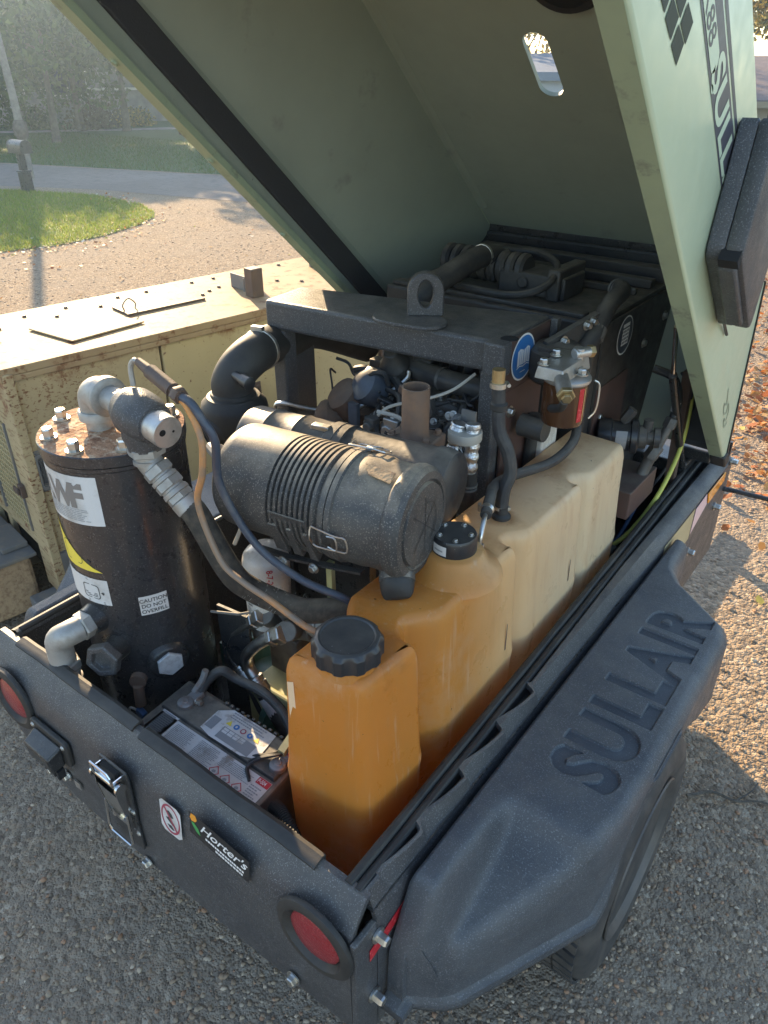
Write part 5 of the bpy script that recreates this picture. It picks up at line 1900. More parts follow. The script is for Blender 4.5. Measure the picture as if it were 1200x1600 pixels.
# ------------------------------------------------------------------ engine block with its clutter
eng = None
b = MB()
b.span((-.86, 1.02, -.35), (-.44, 1.34, .24)); b.span((-.80, 1.03, .24), (-.47, 1.33, .31))
eng = b.build('engine', 'engine', comp, smooth=0, bevel=.012)
b = MB()
b.span((-.72, 1.04, .31), (-.48, 1.32, .405))
b.build('valve_cover', 'engine_grey', eng, smooth=0, bevel=.018, bseg=3)
bolts(eng, [(-.70 + k * .05, 1.06, .405) for k in range(5)], (0, 0, 1), .007, .008, 'zinc')
b = MB()
b.tube([(-.80, 1.24, .40), (-.775, 1.16, .445), (-.70, 1.10, .462), (-.60, 1.08, .462), (-.52, 1.06, .465), (-.42, 1.07, .462)], .030, 14, 8)
b.build('charge_air_pipe', 'engine', eng)
b = MB()
for p in ((-.70, 1.10, .462), (-.55, 1.067, .464)):
    jubilee(b, p, (1, -.1, 0), .031, .010)
b.build('pipe_clamp', 'engine_grey', eng)
b = MB()
for k in range(6):
    b.lathe((-.66 + k * .05, 1.21, .45), (1, 0, 0), [(.020, 0), (.028, .008), (.028, .018), (.020, .03)], 12)
b.build('injector_rail', 'engine_grey', eng, smooth=40)
# turbo / intake housing beside the bail leg
b = MB()
b.lathe((-.86, .93, .29), (.75, .25, .5), [(.03, 0), (.062, .01), (.07, .03), (.062, .055), (.035, .07)], 20)
b.lathe((-.80, .98, .36), (-.3, -.6, .7), [(.05, -.05), (.058, .0), (.052, .05), (.03, .06)], 18)
b.cyl((-.93, .91, .25), (-.80, .95, .26), .038, n=16)
b.span((-.95, .88, .285), (-.86, .95, .315))
b.build('turbocharger', 'iron', eng, smooth=40)
b = MB()
b.cyl((-.90, .86, .20), (-.90, .92, .285), .030, n=16)
b.lathe((-.74, .99, .42), (-.3, -.75, .55), [(.052, -.03), (.055, .0), (.05, .03), (.02, .045), (.0, .045)], 22)
b.span((-.765, .92, .26), (-.735, .935, .39))
b.build('actuator', 'engine_blue', eng, smooth=40)
b = MB()
b.lathe((-.70, 1.05, .48), (.1, -.5, .8), [(.04, -.05), (.045, 0), (.03, .02), (.02, .05), (.0, .05)], 16)
b.span((-.66, 1.08, .46), (-.60, 1.13, .50)); b.span((-.80, 1.06, .42), (-.74, 1.10, .47))
b.build('air_inlet_elbow', 'engine', eng, smooth=40, bevel=.004)
b = MB()
b.tube([(-1.018, .87, .205), (-1.012, .875, .315), (-.99, .88, .345), (-.90, .90, .345), (-.80, .93, .35), (-.70, .99, .40), (-.655, 1.04, .445), (-.65, 1.05, .47)], .0065, 8, 6)
b.build('oil_feed_line', 'zinc', eng)
b = MB()
for pts in ([(-.74, .99, .445), (-.72, .97, .47), (-.685, .98, .475), (-.675, .99, .44)],
            [(-.60, .93, .39), (-.62, .96, .43), (-.70, 1.0, .42), (-.75, 1.02, .40)],
            [(-.66, .93, .30), (-.69, .95, .34), (-.70, .99, .39), (-.69, 1.03, .42)]):
    b.tube(pts, .007, 8, 6)
b.build('small_hose', 'hose', eng)
b = MB()
b.cyl((-.735, .925, .275), (-.715, .925, .305), .008, n=10)
b.cyl((-.735, .925, .275), (-.75, .925, .255), .006, n=10)
b.build('line_ferrule', 'zinc', eng)
b = MB()
b.span((-.66, .94, .30), (-.61, 1.0, .365))
b.cyl((-.645, .935, .325), (-.645, .97, .325), .020, n=16); b.cyl((-.60, .93, .33), (-.60, .96, .33), .012, n=12); b.cyl((-.625, .93, .295), (-.625, .95, .295), .011, n=12)
b.hexa([(-.66, .92, .29), (-.645, .92, .285), (-.625, .955, .375), (-.64, .955, .38), (-.66, .94, .29), (-.645, .94, .285), (-.625, .975, .375), (-.64, .975, .38)])
b.build('injection_pump', 'alu', eng, smooth=35, bevel=.004)
b = MB()
b.hexa([(-.595, .92, .27), (-.535, .92, .285), (-.535, .95, .285), (-.595, .95, .27), (-.585, .925, .355), (-.525, .925, .37), (-.525, .955, .37), (-.585, .955, .355)])
b.build('control_unit', 'cap', eng, bevel=.004)
b = MB()
fr = frame((-.575, .9185, .312), (1, 0, .22), (-.2, .06, 1))
b.poly(lambda x, y: fr @ V((x, y, .001)), [(-.012, -.016), (.016, -.016), (.016, .016), (-.012, .016)])
b.m = 1
for k in range(3):
    b.poly(lambda x, y: fr @ V((x, y, .0014)), [(-.008, -.010 + k * .008), (.012, -.010 + k * .008), (.012, -.006 + k * .008), (-.008, -.006 + k * .008)])
b.build('unit_label', ['white_label', 'print_fine'], eng, smooth=0)
b = MB()
for i in range(5):
    x = -.66 + i * .045
    b.lathe((x, 1.02, .30 + .01 * (i % 2)), (0, -.6, .8), [(.018, 0), (.018, .02), (.010, .026), (.010, .05)], 10)
b.span((-.83, .97, .02), (-.60, 1.02, .20)); b.span((-.56, .98, .08), (-.46, 1.02, .27))
b.cyl((-.72, .93, .12), (-.72, .97, .12), .055, n=24); b.cyl((-.56, .96, .16), (-.56, .98, .16), .03, n=20)
b.build('accessory_cluster', 'engine', eng, smooth=35, bevel=.004)
b = MB()
b.tube([(-.80, 1.0, .455), (-.76, 1.0, .465), (-.70, 1.03, .45), (-.64, 1.0, .43), (-.60, .97, .42)], .012, 8, 6)
b.tube([(-.48, .96, .30), (-.47, .965, .36), (-.45, 1.0, .40), (-.46, 1.06, .43)], .013, 10, 6)
b.tube([(-.50, .94, .24), (-.46, .95, .25), (-.43, .99, .30), (-.42, 1.05, .36)], .016, 10, 6)
b.build('engine_hose', 'hose', eng)
b = MB()
b.tube([(-.552, .78, .455), (-.54, .82, .47), (-.49, .90, .475), (-.45, .96, .49), (-.41, 1.0, .53)], .0042, 7, 6)
b.build('sensor_wire', 'wire', eng)
b = MB()
b.tube([(-.56, .79, .46), (-.49, .79, .46), (-.42, .78, .43), (-.405, .77, .39), (-.42, .76, .345)], .0055, 7, 6)
b.tube([(-.405, .77, .385), (-.415, .765, .365), (-.425, .76, .345)], .0075, 8, 3)
b.build('sensor_wire', 'wire', eng)
b = MB()
b.hexa([(-.385, .90, .42), (-.345, .90, .42), (-.345, .906, .42), (-.385, .906, .42), (-.385, .90, .475), (-.345, .90, .475), (-.345, .906, .475), (-.385, .906, .475)])
b.cyl((-.40, .90, .43), (-.385, .90, .43), .028, n=20)
b.build('line_bracket', 'grey_steel', eng, smooth=30)
# heat shielded lines
b = MB()
b.tube([(-.368, .865, .455), (-.372, .862, .43), (-.374, .86, .395)], .019, 14, 6, rfun=lambda t: .0185 + .002 * math.sin(t * 25))
b.tube([(-.335, .875, .458), (-.332, .87, .42), (-.330, .865, .375), (-.330, .862, .33)], .0185, 14, 8, rfun=lambda t: .018 + .002 * math.sin(t * 31))
for k in range(7):
    a = k * .45 - 2.4
    b.add([(-.374 + math.cos(a) * .019, .86 + math.sin(a) * .019, .40), (-.374 + math.cos(a + .45) * .019, .86 + math.sin(a + .45) * .019, .40), (-.374 + math.cos(a + .3) * .030, .86 + math.sin(a + .3) * .030, .383 - .006 * (k % 2))], [(0, 1, 2)])
b.build('foil_sleeve', 'foilm', eng, smooth=50)
b = MB()
b.lathe((-.352, .867, .427), (0, 0, 1), [(.041, -.012), (.042, -.010), (.042, .010), (.041, .012)], 20)
b.build('sleeve_strap', 'wire', eng, smooth=40)
b = MB()
b.tube([(-.374, .86, .40), (-.376, .858, .33), (-.378, .85, .2), (-.40, .84, -.05)], .018, 12, 6)
b.tube([(-.330, .862, .335), (-.330, .860, .27), (-.335, .855, .15), (-.36, .84, -.05)], .021, 12, 6)
b.build('heater_hose', 'hose', eng)
b = MB()
for x, y, z in ((-.377, .857, .335), (-.377, .856, .325), (-.377, .855, .27), (-.377, .854, .26)):
    b.lathe((x, y, z - .003), (0, 0, 1), [(.0185, 0), (.0205, .001), (.0205, .005), (.0185, .006)], 16)
for x, y, z in ((-.330, .861, .30), (-.330, .860, .29), (-.331, .859, .215), (-.331, .858, .205)):
    b.lathe((x, y, z - .003), (0, 0, 1), [(.0215, 0), (.0235, .001), (.0235, .005), (.0215, .006)], 16)
b.build('hose_clamp', 'engine_grey', eng)

# looms, pipes and brackets crowding the engine
def run(name, pts, r, mt, n=8, par=None):
    b = MB()
    b.tube(pts, r, n, 6)
    return b.build(name, mt, par or eng)
random.seed(21)
for k in range(16):
    x0 = random.uniform(-.86, -.42); y0 = random.uniform(.93, 1.05); z0 = random.uniform(.26, .44)
    p = V((x0, y0, z0))
    pts = [p]
    d = V((random.uniform(-1, 1), random.uniform(-.2, .5), random.uniform(-.5, .6)))
    for q in range(4):
        p = p + d.normalized() * random.uniform(.035, .07)
        d = d + V((random.uniform(-.9, .9), random.uniform(-.4, .5), random.uniform(-.9, .6)))
        p = V((min(-.41, max(-.92, p.x)), min(1.15, max(.90, p.y)), min(.47, max(.18, p.z))))
        pts.append(p)
    run('engine_wire' if k % 3 else 'engine_hose', pts, (.0032, .0045, .009)[k % 3 - 1 if k % 3 else 2], ('wire_dark', 'wire_dark', 'hose', 'wire', 'hose', 'wire_dark')[k % 6], 6)
for k, (x, y, z, sx_, sy_, sz_) in enumerate(((-.78, .975, .40, .05, .03, .05), (-.70, .945, .33, .035, .03, .05), (-.50, .955, .36, .05, .03, .035), (-.46, .95, .29, .04, .03, .06), (-.60, .985, .435, .06, .04, .03),
                                          (-.84, .98, .31, .04, .03, .07), (-.53, .97, .42, .03, .03, .045), (-.66, .955, .405, .045, .02, .02), (-.75, .935, .245, .05, .03, .04))):
    b = MB()
    b.box((x, y, z), (sx_, sy_, sz_), Matrix.Rotation(random.uniform(-.5, .5), 3, 'Z') @ Matrix.Rotation(random.uniform(-.4, .4), 3, 'Y'))
    if k % 2:
        b.cyl((x, y - sy_ * .9, z), (x, y, z), sz_ * .3, n=12)
    b.build(('sensor_block', 'bracket', 'connector')[k % 3], ('engine', 'engine_grey', 'cap', 'alu', 'iron')[k % 5], eng, bevel=.003)
bolts(eng, [(random.uniform(-.86, -.44), random.uniform(.955, 1.0), random.uniform(.22, .43)) for k in range(22)], (.2, -.9, .3), .007, .008, 'zinc')
bolts(eng, [(random.uniform(-.86, -.44), random.uniform(.98, 1.05), random.uniform(.30, .44)) for k in range(12)], (0, -.3, 1), .008, .010, 'alu')

# ------------------------------------------------------------------ muffler with its outlet stub
ma, mb_ = V((-.80, .585, .395)), V((-.255, .675, .395))
md = (mb_ - ma).normalized()
ML = (mb_ - ma).length
b = MB()
b.lathe(ma, md, [(.070, .0), (.082, .006), (.086, .016), (.086, .07), (.089, .075), (.086, .08), (.086, .15), (.089, .155), (.086, .16), (.086, .235), (.090, .24), (.090, .262), (.084, .266), (.082, .30),
                 (.082, ML - .06), (.086, ML - .05), (.086, ML - .03), (.080, ML - .006), (.070, ML)], 40)
muf = b.build('muffler', 'engine', comp, fix=True, smooth=35)
b = MB()
b.lathe(ma + md * .262, md, [(.0865, 0), (.0885, .001), (.0885, .022), (.0865, .023)], 40)
b.build('muffler_band', 'engine', muf, smooth=40)
b = MB()
p = ma + md * .225 + V((0, -.02, .082))
b.box(p + V((0, 0, .004)), (.045, .02, .012), Matrix.Rotation(R(9), 3, 'Z'))
b.build('band_buckle', 'zinc', muf, bevel=.002)
ex = V((-.408, .735, .345))
b = MB()
b.cyl(ex + V((0, 0, .055)), ex + V((0, 0, .082)), .045, n=20)
b.box(ex + V((0, 0, .098)), (.118, .095, .034), Matrix.Rotation(R(8), 3, 'Z'))
b.build('outlet_flange', 'iron', muf, bevel=.006)
bolts(muf, [ex + V((x, y, .1155)) for x, y in ((-.045, -.03), (.046, -.022), (.04, .036), (-.05, .028))], (0, 0, 1), .008, .009, 'iron')
b = MB()
p = ex + V((0, .0, .112))
n = 32
b.lathe(p, (0, 0, 1), [(.038, .0), (.033, .006), (.032, .012), (.032, .122), (.0285, .122), (.0285, .01)], 32)
b.build('exhaust_stub', 'iron', muf, fix=True, smooth=40)

# ------------------------------------------------------------------ air cleaner
fa, fb = V((-.635, .400, .430)), V((-.190, .462, .430))
fd = (fb - fa).normalized()
FL = (fb - fa).length
fx = V((0, 0, 1))
fy = fd.cross(fx)                                  # towards the camera side
rib = []
for k in range(9):
    t = .150 + k * .0125
    rib += [(.108, t), (.108, t + .0035), (.1145, t + .0045), (.1145, t + .0105)]
b = MB()
b.lathe(fa, fd, [(.0, .004), (.096, .0), (.104, .004), (.1125, .016), (.114, .03), (.1145, .148)] + rib + [(.108, .266), (.1095, .272), (.118, .275), (.118, .286), (.112, .289)], 64)
air = b.build('air_filter', 'filter_plastic', comp, fix=True, smooth=32)
b = MB()
b.lathe(fa, fd, [(.110, .2885), (.1185, .289), (.119, .300), (.1135, .303), (.112, .310), (.114, .318), (.114, .345), (.111, .36), (.1105, FL - .045), (.115, FL - .040), (.117, FL - .030), (.115, FL - .016), (.106, FL - .006), (.092, FL - .004), (.088, FL - .010), (.086, FL - .010), (.084, FL - .002), (.0, FL)], 64)
cov = b.build('end_cover', 'filter_plastic', air, fix=True, smooth=32)
# scored marks on the cover
b = MB()
ec = fa + fd * (FL + .0005)
up = V((0, 0, 1))
rt = fd.cross(up) * -1
E_ = lambda x, y: ec + rt * x + up * y
def groove(p, q, w=.0011):
    p, q = V(p), V(q)
    t = (q - p).normalized()
    n_ = V((-t.y, t.x)) * w
    b.add([E_(*(p - n_)), E_(*(q - n_)), E_(*(q + n_)), E_(*(p + n_))], [(0, 1, 2, 3)])
for a in (90, 40, 140):
    ca, sa = math.cos(R(a)), math.sin(R(a))
    groove((-ca * .062, -sa * .062), (ca * .062, sa * .062))
arc = [(math.cos(R(a)) * .048, math.sin(R(a)) * .048) for a in range(-60, 100, 8)]
for p, q in zip(arc[:-1], arc[1:]):
    groove(p, q)
b.build('cover_mark', 'hose', cov, smooth=0)
# moulded flat on the side of the canister, mounting foot, wire clips
b = MB()
def fp(t, ang, r):
    return fa + fd * t + (fx * math.sin(R(ang)) + fy * math.cos(R(ang))) * r
sgn = 1 if fy.y < 0 else -1
fp = lambda t, ang, r: fa + fd * t + (fx * math.sin(R(ang)) + fy * sgn * math.cos(R(ang))) * r
vs = []
for t in (.155, .245):
    vs += [fp(t, 4, .1135), fp(t, 4, .119), fp(t, -50, .121), fp(t, -62, .1130)]
b.add(vs, [(0, 1, 5, 4), (1, 2, 6, 5), (2, 3, 7, 6), (0, 3, 2, 1), (4, 5, 6, 7), (3, 0, 4, 7)])
for t0, t1 in ((.150, .172), (.195, .208), (.236, .246)):
    q = [fp(t0, -12, .118), fp(t1, -12, .118), fp(t1 - .0, -56, .134), fp(t0 - .012, -56, .134)]
    q2 = [fp(t0, -12, .110), fp(t1, -12, .110), fp(t1, -62, .110), fp(t0 - .012, -62, .110)]
    b.hexa(q2 + q)
b.build('mounting_foot', 'filter_plastic', air, fix=True, smooth=30, bevel=.002)
def clip(ang, par):
    b = MB()
    def q(t, s, o):
        a = ang + math.degrees(s / .115)
        return fp(t, a, .1155 + o)
    b.tube([q(.262, -.020, .006), q(.262, .0, .012), q(.262, .020, .006), q(.275, .022, .008), q(.318, .017, .008), q(.340, .016, .006), q(.341, -.014, .006), q(.318, -.017, .008), q(.275, -.022, .008), q(.262, -.020, .006)], .0017, 6, 3)
    b.tube([q(.300, .012, .008), q(.320, .013, .010), q(.320, -.013, .010), q(.300, -.012, .008)], .0017, 6, 3)
    c_ = b.build('wire_clip', 'zinc', par)
    b = MB()
    b.hexa([q(.283, -.013, .001), q(.310, -.013, .001), q(.310, .013, .001), q(.283, .013, .001), q(.285, -.013, .007), q(.308, -.013, .009), q(.308, .013, .009), q(.285, .013, .007)])
    b.build('clip_lever', 'chrome', c_, smooth=0)
clip(-8, air)
clip(112, air)
clip(232, air)
b = MB()
b.add([fp(.33, 78, .119), fp(.40, 74, .122), fp(.40, 62, .120), fp(.35, 66, .119), fp(.33, 78, .117), fp(.40, 74, .118), fp(.40, 62, .117), fp(.35, 66, .117)], [(0, 1, 2, 3), (7, 6, 5, 4), (0, 4, 5, 1), (1, 5, 6, 2), (2, 6, 7, 3), (3, 7, 4, 0)])
b.build('curled_leaf', 'tan_board', air, smooth=0)  # dry tan leaf curled on top of the canister
# dust unloader valve drooping from the cover
dv = fa + fd * (FL - .035)
dz = V((.5, -.62, -.60)).normalized()
b = MB()
b.lathe(V((-.232, .425, .352)), dz, [(.040, 0), (.036, .022), (.033, .030), (.036, .032), (.036, .046), (.033, .048)], 28)
b.build('valve_spout', 'filter_plastic', cov, smooth=40)
b = MB()
o0 = V((-.232, .425, .352)) + dz * .046
x, y, z = orth((.05, -.28, -1))
z = dz
x = V((1, .1, 0)); x = (x - z * x.dot(z)).normalized(); y = z.cross(x)
vs, n = [], 28
for (rx, ry, t) in ((.0335, .0335, -.004), (.035, .034, .004), (.034, .030, .014), (.032, .021, .025), (.028, .011, .033), (.024, .006, .036)):
    for k in range(n):
        a = 2 * math.pi * k / n
        vs.append(o0 + z * t + x * math.cos(a) * rx + y * math.sin(a) * ry)
b.add(vs, [(i * n + k, i * n + (k + 1) % n, (i + 1) * n + (k + 1) % n, (i + 1) * n + k) for i in range(5) for k in range(n)] + [tuple(range(5 * n, 6 * n)), tuple(reversed(range(n)))])
b.build('dust_valve', 'rubber', cov, fix=True, smooth=45)
# carrying strap bracket beneath
b = MB()
P = [(-.56, .355, .285), (-.47, .36, .292), (-.37, .385, .296), (-.30, .40, .302)]
for p, q in zip(P[:-1], P[1:]):
    p, q = V(p), V(q)
    w = V((0, .008, 0))
    b.hexa([p - w, q - w, q + w, p + w, p - w + V((0, 0, .006)), q - w + V((0, 0, .006)), q + w + V((0, 0, .006)), p + w + V((0, 0, .006))])

br = b.build('filter_bracket', 'coat_clean', comp, smooth=0)
bolts(br, [(-.475, .350, .288), (-.405, .368, .290)], (0, -1, -.1), .009, .008)
b = MB()
b.span((-.40, .40, -.1), (-.385, .412, .29))
b.build('bracket_stay', 'olive', br, smooth=0)

# ------------------------------------------------------------------ pre-cleaner bowl and intake elbow
pc = V((-.985, .70, .0))
b = MB()
b.lathe(pc, (0, 0, 1), [(.060, .10), (.066, .26), (.080, .30), (.090, .345), (.092, .395), (.088, .412), (.074, .424), (.072, .430), (.062, .432), (.060, .440), (.056, .442), (.054, .455)], 40)
pre = b.build('pre_cleaner', 'rubber', comp, smooth=40)
b = MB()
o0, o1 = V((-.955, .715, .373)), V((-1.008, .605, .334))
d = (o1 - o0)
b.lathe(o0, d, [(.052, 0), (.050, d.length - .004), (.048, d.length), (.043, d.length), (.042, .03)], 28)
b.build('inlet_snorkel', 'rubber', pre, fix=True, smooth=40)
b = MB()
b.lathe(o0 + d * .35, d, [(.0415, 0), (.0, .001)], 24)
b.build('snorkel_bore', 'dark_hole', pre)
b = MB()
b.tube([pc + V((0, 0, .440)), pc + V((0, .0, .466)), pc + V((.010, .020, .500)), pc + V((.014, .060, .522)), pc + V((-.004, .12, .524)), pc + V((-.035, .19, .515)), pc + V((-.06, .29, .50)), pc + V((-.07, .42, .49)), pc + V((-.02, .62, .40))], .055, 24, 8)
el = b.build('intake_elbow', 'rubber', pre, smooth=60)
b = MB()
jubilee(b, pc + V((-.002, .115, .524)), (-.3, .9, -.02), .0560, .012)
b.box(pc + V((-.003, .113, .584)), (.034, .016, .014), Matrix.Rotation(R(15), 3, 'Z'))
b.build('hose_clamp', 'zinc', pre)
b = MB()
b.cyl(pc + V((.04, -.02, .50)), pc + V((.105, -.035, .495)), .013, n=14)
b.lathe(pc + V((.075, -.028, .498)), (1, -.2, -.05), [(.013, 0), (.0175, .002), (.0175, .034), (.014, .036)], 16)
b.build('restriction_nipple', 'cap', pre, smooth=40)

# ------------------------------------------------------------------ oil separator tank
sc = V((-.897, .27, 0))
b = MB()
b.lathe(sc, (0, 0, 1), [(.0, -.40), (.09, -.398), (.127, -.385), (.147, -.36), (.151, -.33), (.151, .475), (.1545, .479), (.1545, .487)], 72)
sep = b.build('separator_tank', 'tank_black', comp, smooth=35)
b = MB()
b.lathe(sc, (0, 0, 1), [(.155, .4885), (.157, .491), (.157, .513), (.155, .515), (.0, .5151)], 72)
lid = b.build('tank_lid', ['tank_black', 'rust_lid'], sep, fix=True, smooth=35)
for p in lid.data.polygons:
    if p.normal.z > .8:
        p.material_index = 1
for i in range(8):
    a = R(20 + 45 * i)
    q = sc + V((math.cos(a) * .130, math.sin(a) * .130, .5155))
    bolts(lid, [q], (0, 0, 1), .0125, .020, 'zinc')
def cylmap(c, r, e=0.0):
    return lambda ang, z: V((c.x + math.cos(R(ang)) * (r + e), c.y + math.sin(R(ang)) * (r + e), z))
toR = 180 / math.pi / .151
def sticker(name, ang, z0, z1, w, mats, draw, base=True):
    """ang: centre in degrees round the tank; local x in metres along the wall, y up"""
    f = lambda x, y, e=.0012: cylmap(sc, .151, e)(ang + x * toR, y)
    b = MB()
    if base:
        pts_n = 14
        b.rect(lambda x, y: f(x, y), -w / 2, z0, w / 2, z1, pts_n, 1)
    draw(b, f)
    return b.build(name, mats, sep, smooth=0)
def awf(b, f):
    b.m = 1
    b.text('A', None, .078, bold=.05, fmap=lambda x, y: f(-.065 + x, .394 + y, .0018))
    b.text('W', None, .078, bold=.05, fmap=lambda x, y: f(-.016 + x * .9, .394 + y, .0018))
    b.text('F', None, .078, bold=.05, fmap=lambda x, y: f(.052 + x, .394 + y, .0018))
    b.m = 2
    for k in range(7):
        y = .386 - k * .0045
        x = -.06
        while x < .085 - .01 * (k % 3):
            q = random.uniform(.008, .022)
            b.rect(lambda x_, y_: f(x_, y_, .0018), x, y, min(x + q * .85, .095), y + .0018, 2, 1)
            x += q
sticker('fluid_label', -98, .350, .468, .245, ['white_label', 'print_grey', 'print_fine'], awf)
def warn(b, f):
    g = lambda x, y: f(x, y, .0012)
    n = 10
    for k in range(n):                           # yellow sweep narrowing upwards
        t0, t1 = k / n, (k + 1) / n
        y0, y1 = .225 + .10 * t0, .225 + .10 * t1
        xr = lambda t: .055 - .135 * t ** .8
        for q in range(8):
            u0, u1 = q / 8, (q + 1) / 8
            xx = lambda t, u: -.11 + (xr(t) + .11) * u
            b.add([g(xx(t0, u0), y0), g(xx(t0, u1), y0), g(xx(t1, u1), y1), g(xx(t1, u0), y1)], [(0, 1, 2, 3)])
    b.m = 1
    o = rrect(-.055, .238, .006, .290, .010)
    i_ = rrect(-.0535, .2395, .0045, .2885, .009)
    n = len(o)
    b.add([f(x, y, .0018) for x, y in o] + [f(x, y, .0018) for x, y in i_], [(k, (k + 1) % n, n + (k + 1) % n, n + k) for k in range(n)])
    b.poly(lambda x, y: f(x, y, .0018), [(.016, .250), (.026, .246), (.028, .251), (.020, .256)])
    b.m = 2
    b.rect(lambda x, y: f(x, y), -.10, .135, .060, .205, 10, 1)
    f0 = f
    f = lambda x, y, e=.0012: f0(x, y + .172, e)
    b.m = 1
    q = lambda x, y: f(x, y, .0018)
    b.poly(q, [(.0, .030), (.006, .028), (.048, -.004), (.044, -.010)])
    o = rrect(-.012, -.024, .035, .015, .008); i_ = rrect(-.010, -.022, .033, .013, .007)
    b.add([q(x, y) for x, y in o] + [q(x, y) for x, y in i_], [(k, (k + 1) % n, n + (k + 1) % n, n + k) for k in range(len(o))])
    for k in range(3):
        b.rect(q, -.008 + k * .004, -.010 - k * .004, .028, -.008 - k * .004)
    for k in range(2):
        b.rect(q, -.004, -.031 - k * .004, .045, -.0295 - k * .004)
sticker('warning_label', -84, 0, 0, .2, ['yellow_label', 'print', 'white_label'], warn, base=False)
def caution(b, f):
    b.m = 1
    for k, s in enumerate(('CAUTION', 'DO NOT', 'OVERFILL')):
        b.text(s, None, .0140, bold=.02, centre=True, fmap=lambda x, y, k=k: f(x, .123 + .0150 * (1 - k) + y + .001, .0018))
sticker('caution_label', -26, .104, .156, .064, ['white_label', 'print'], caution)
b = MB()
f = lambda x, y, e=.0008: cylmap(sc, .151, e)(-56 + x * toR, y)
o = rrect(-.14, .18, .055, .315, .012, 5)
# outline of a clear film patch
i_ = rrect(-.1388, .1812, .0538, .3138, .011, 5)
n = len(o)
b.add([f(x, y) for x, y in o] + [f(x, y) for x, y in i_], [(k, (k + 1) % n, n + (k + 1) % n, n + k) for k in range(n)])
b.build('film_edge', 'hose', sep, smooth=0)
# bosses, plugs and pipework low on the tank
def on_wall(ang, z, r=.151):
    return V((sc.x + math.cos(R(ang)) * r, sc.y + math.sin(R(ang)) * r, z)), V((math.cos(R(ang)), math.sin(R(ang)), 0))
p, d = on_wall(-23, -.045, .147)
b = MB()
b.lathe(p, d, [(.052, 0), (.046, .012), (.042, .016), (.036, .017)], 28)
bs = b.build('sight_boss', 'coat_clean', sep, fix=True, smooth=40)
b = MB()
b.lathe(p + d * .012, d, [(.034, 0), (.034, .010), (.032, .012)], 6, .5)
b.build('hex_plug', 'plug', bs, smooth=0)
p, d = on_wall(-66, .012, .139)
d = (d + V((0, 0, .12))).normalized()
b = MB()
b.lathe(p, d, [(.034, 0), (.030, .04), (.030, .055)], 24)
fb_ = b.build('filler_boss', 'coat_clean', sep, fix=True, smooth=40)
b = MB()
b.lathe(p + d * .056, d, [(.042, 0), (.044, .004), (.044, .022), (.041, .026), (.028, .026), (.026, .012), (.0, .012)], 6, .3)
b.build('hex_cap', 'coat', fb_, fix=True, smooth=0, bevel=.002)
p, d = on_wall(-84, .085, .139)
b = MB()
b.lathe(p, d, [(.040, 0), (.036, .02), (.034, .035)], 24)
eb = b.build('outlet_boss', 'coat_clean', sep, fix=True, smooth=40)
b = MB()
q0 = p + d * .030
b.hexn(q0, q0 + d * .030, .034)
qe = q0 + d * .062 + V((-.030, -.012, -.028))
b.tube([q0 + d * .026, q0 + d * .055 + V((-.008, 0, -.002)), q0 + d * .07 + V((-.028, 0, -.018)), q0 + d * .07 + V((-.036, 0, -.055)), q0 + d * .07 + V((-.036, 0, -.085))], .030, 20, 6)
qd = q0 + d * .07 + V((-.036, 0, -.085))
b.hexn(qd, qd + V((0, 0, -.024)), .038)
b.lathe(qd + V((0, 0, -.024)), (0, 0, -1), [(.033, 0), (.033, .012), (.030, .014), (.030, .026), (.034, .028), (.034, .040), (.029, .046)], 22)
b.build('pipe_elbow', 'galv', eb, fix=True, smooth=35)
b = MB()
b.tube([qd + V((0, 0, -.065)), qd + V((.0, .01, -.16)), qd + V((.03, .06, -.26))], .029, 16, 6)
b.build('scavenge_hose', 'hose', sep)
b = MB()
p, d = on_wall(-52, -.085, .147)
b.cyl(p, p + d * .02, .020, n=18); b.cyl(p + d * .02 + V((0, 0, -.01)), p + d * .028 + V((0, 0, -.065)), .013, n=14)
b.build('drain_cock', 'iron', sep)
b = MB()
p2 = p + d * .035 + V((0, 0, -.085))
b.box(p2, (.028, .016, .020), Matrix.Rotation(R(20), 3, 'Y'))
b.build('wire_plug', 'wire_blue', sep, bevel=.003)
b = MB()
b.tube([p2, p2 + V((-.03, -.01, .006)), p2 + V((-.036, -.01, -.03)), p2 + V((-.045, .0, -.10))], .003, 6, 6)
b.build('sender_wire', 'wire', sep)
# riser, minimum pressure valve and the chain of fittings
rs = sc + V((-.020, -.015, .515))
b = MB()
b.cyl(rs, rs + V((0, 0, .045)), .029, n=24)
b.lathe(rs + V((0, 0, .020)), (0, 0, 1), [(.030, 0), (.040, .003), (.041, .020), (.038, .024)], 24)
b.build('riser_nipple', 'galv', sep, smooth=40)
b = MB()
e0 = rs + V((0, 0, .030))
ed = V((.99, -.06, -.02)).normalized()
b.tube([e0, e0 + V((0, 0, .022)), e0 + V((.005, -.001, .044)), e0 + V((.026, -.003, .056)), e0 + V((.050, -.004, .056))], .035, 24, 6)
ee_ = e0 + V((.048, -.004, .056))
b.lathe(ee_ - ed * .004, ed, [(.037, 0), (.043, .003), (.043, .020), (.038, .023), (.030, .024)], 26)
b.build('pipe_elbow', 'galv', sep, fix=True, smooth=45)
b = MB()
v0 = ee_ + ed * .018
b.cyl(v0, v0 + ed * .060, .0265, n=22)
b.hexn(v0 + ed * .045, v0 + ed * .060, .034)
b.build('pipe_nipple', 'galv', sep, smooth=30)
vb = v0 + ed * .058
vd = V((.99, -.10, -.10)).normalized()
b = MB()
b.lathe(vb, vd, [(.034, -.004), (.040, .004), (.045, .016), (.049, .032), (.051, .034), (.051, .072), (.048, .08), (.044, .098), (.038, .108), (.028, .110)], 32)
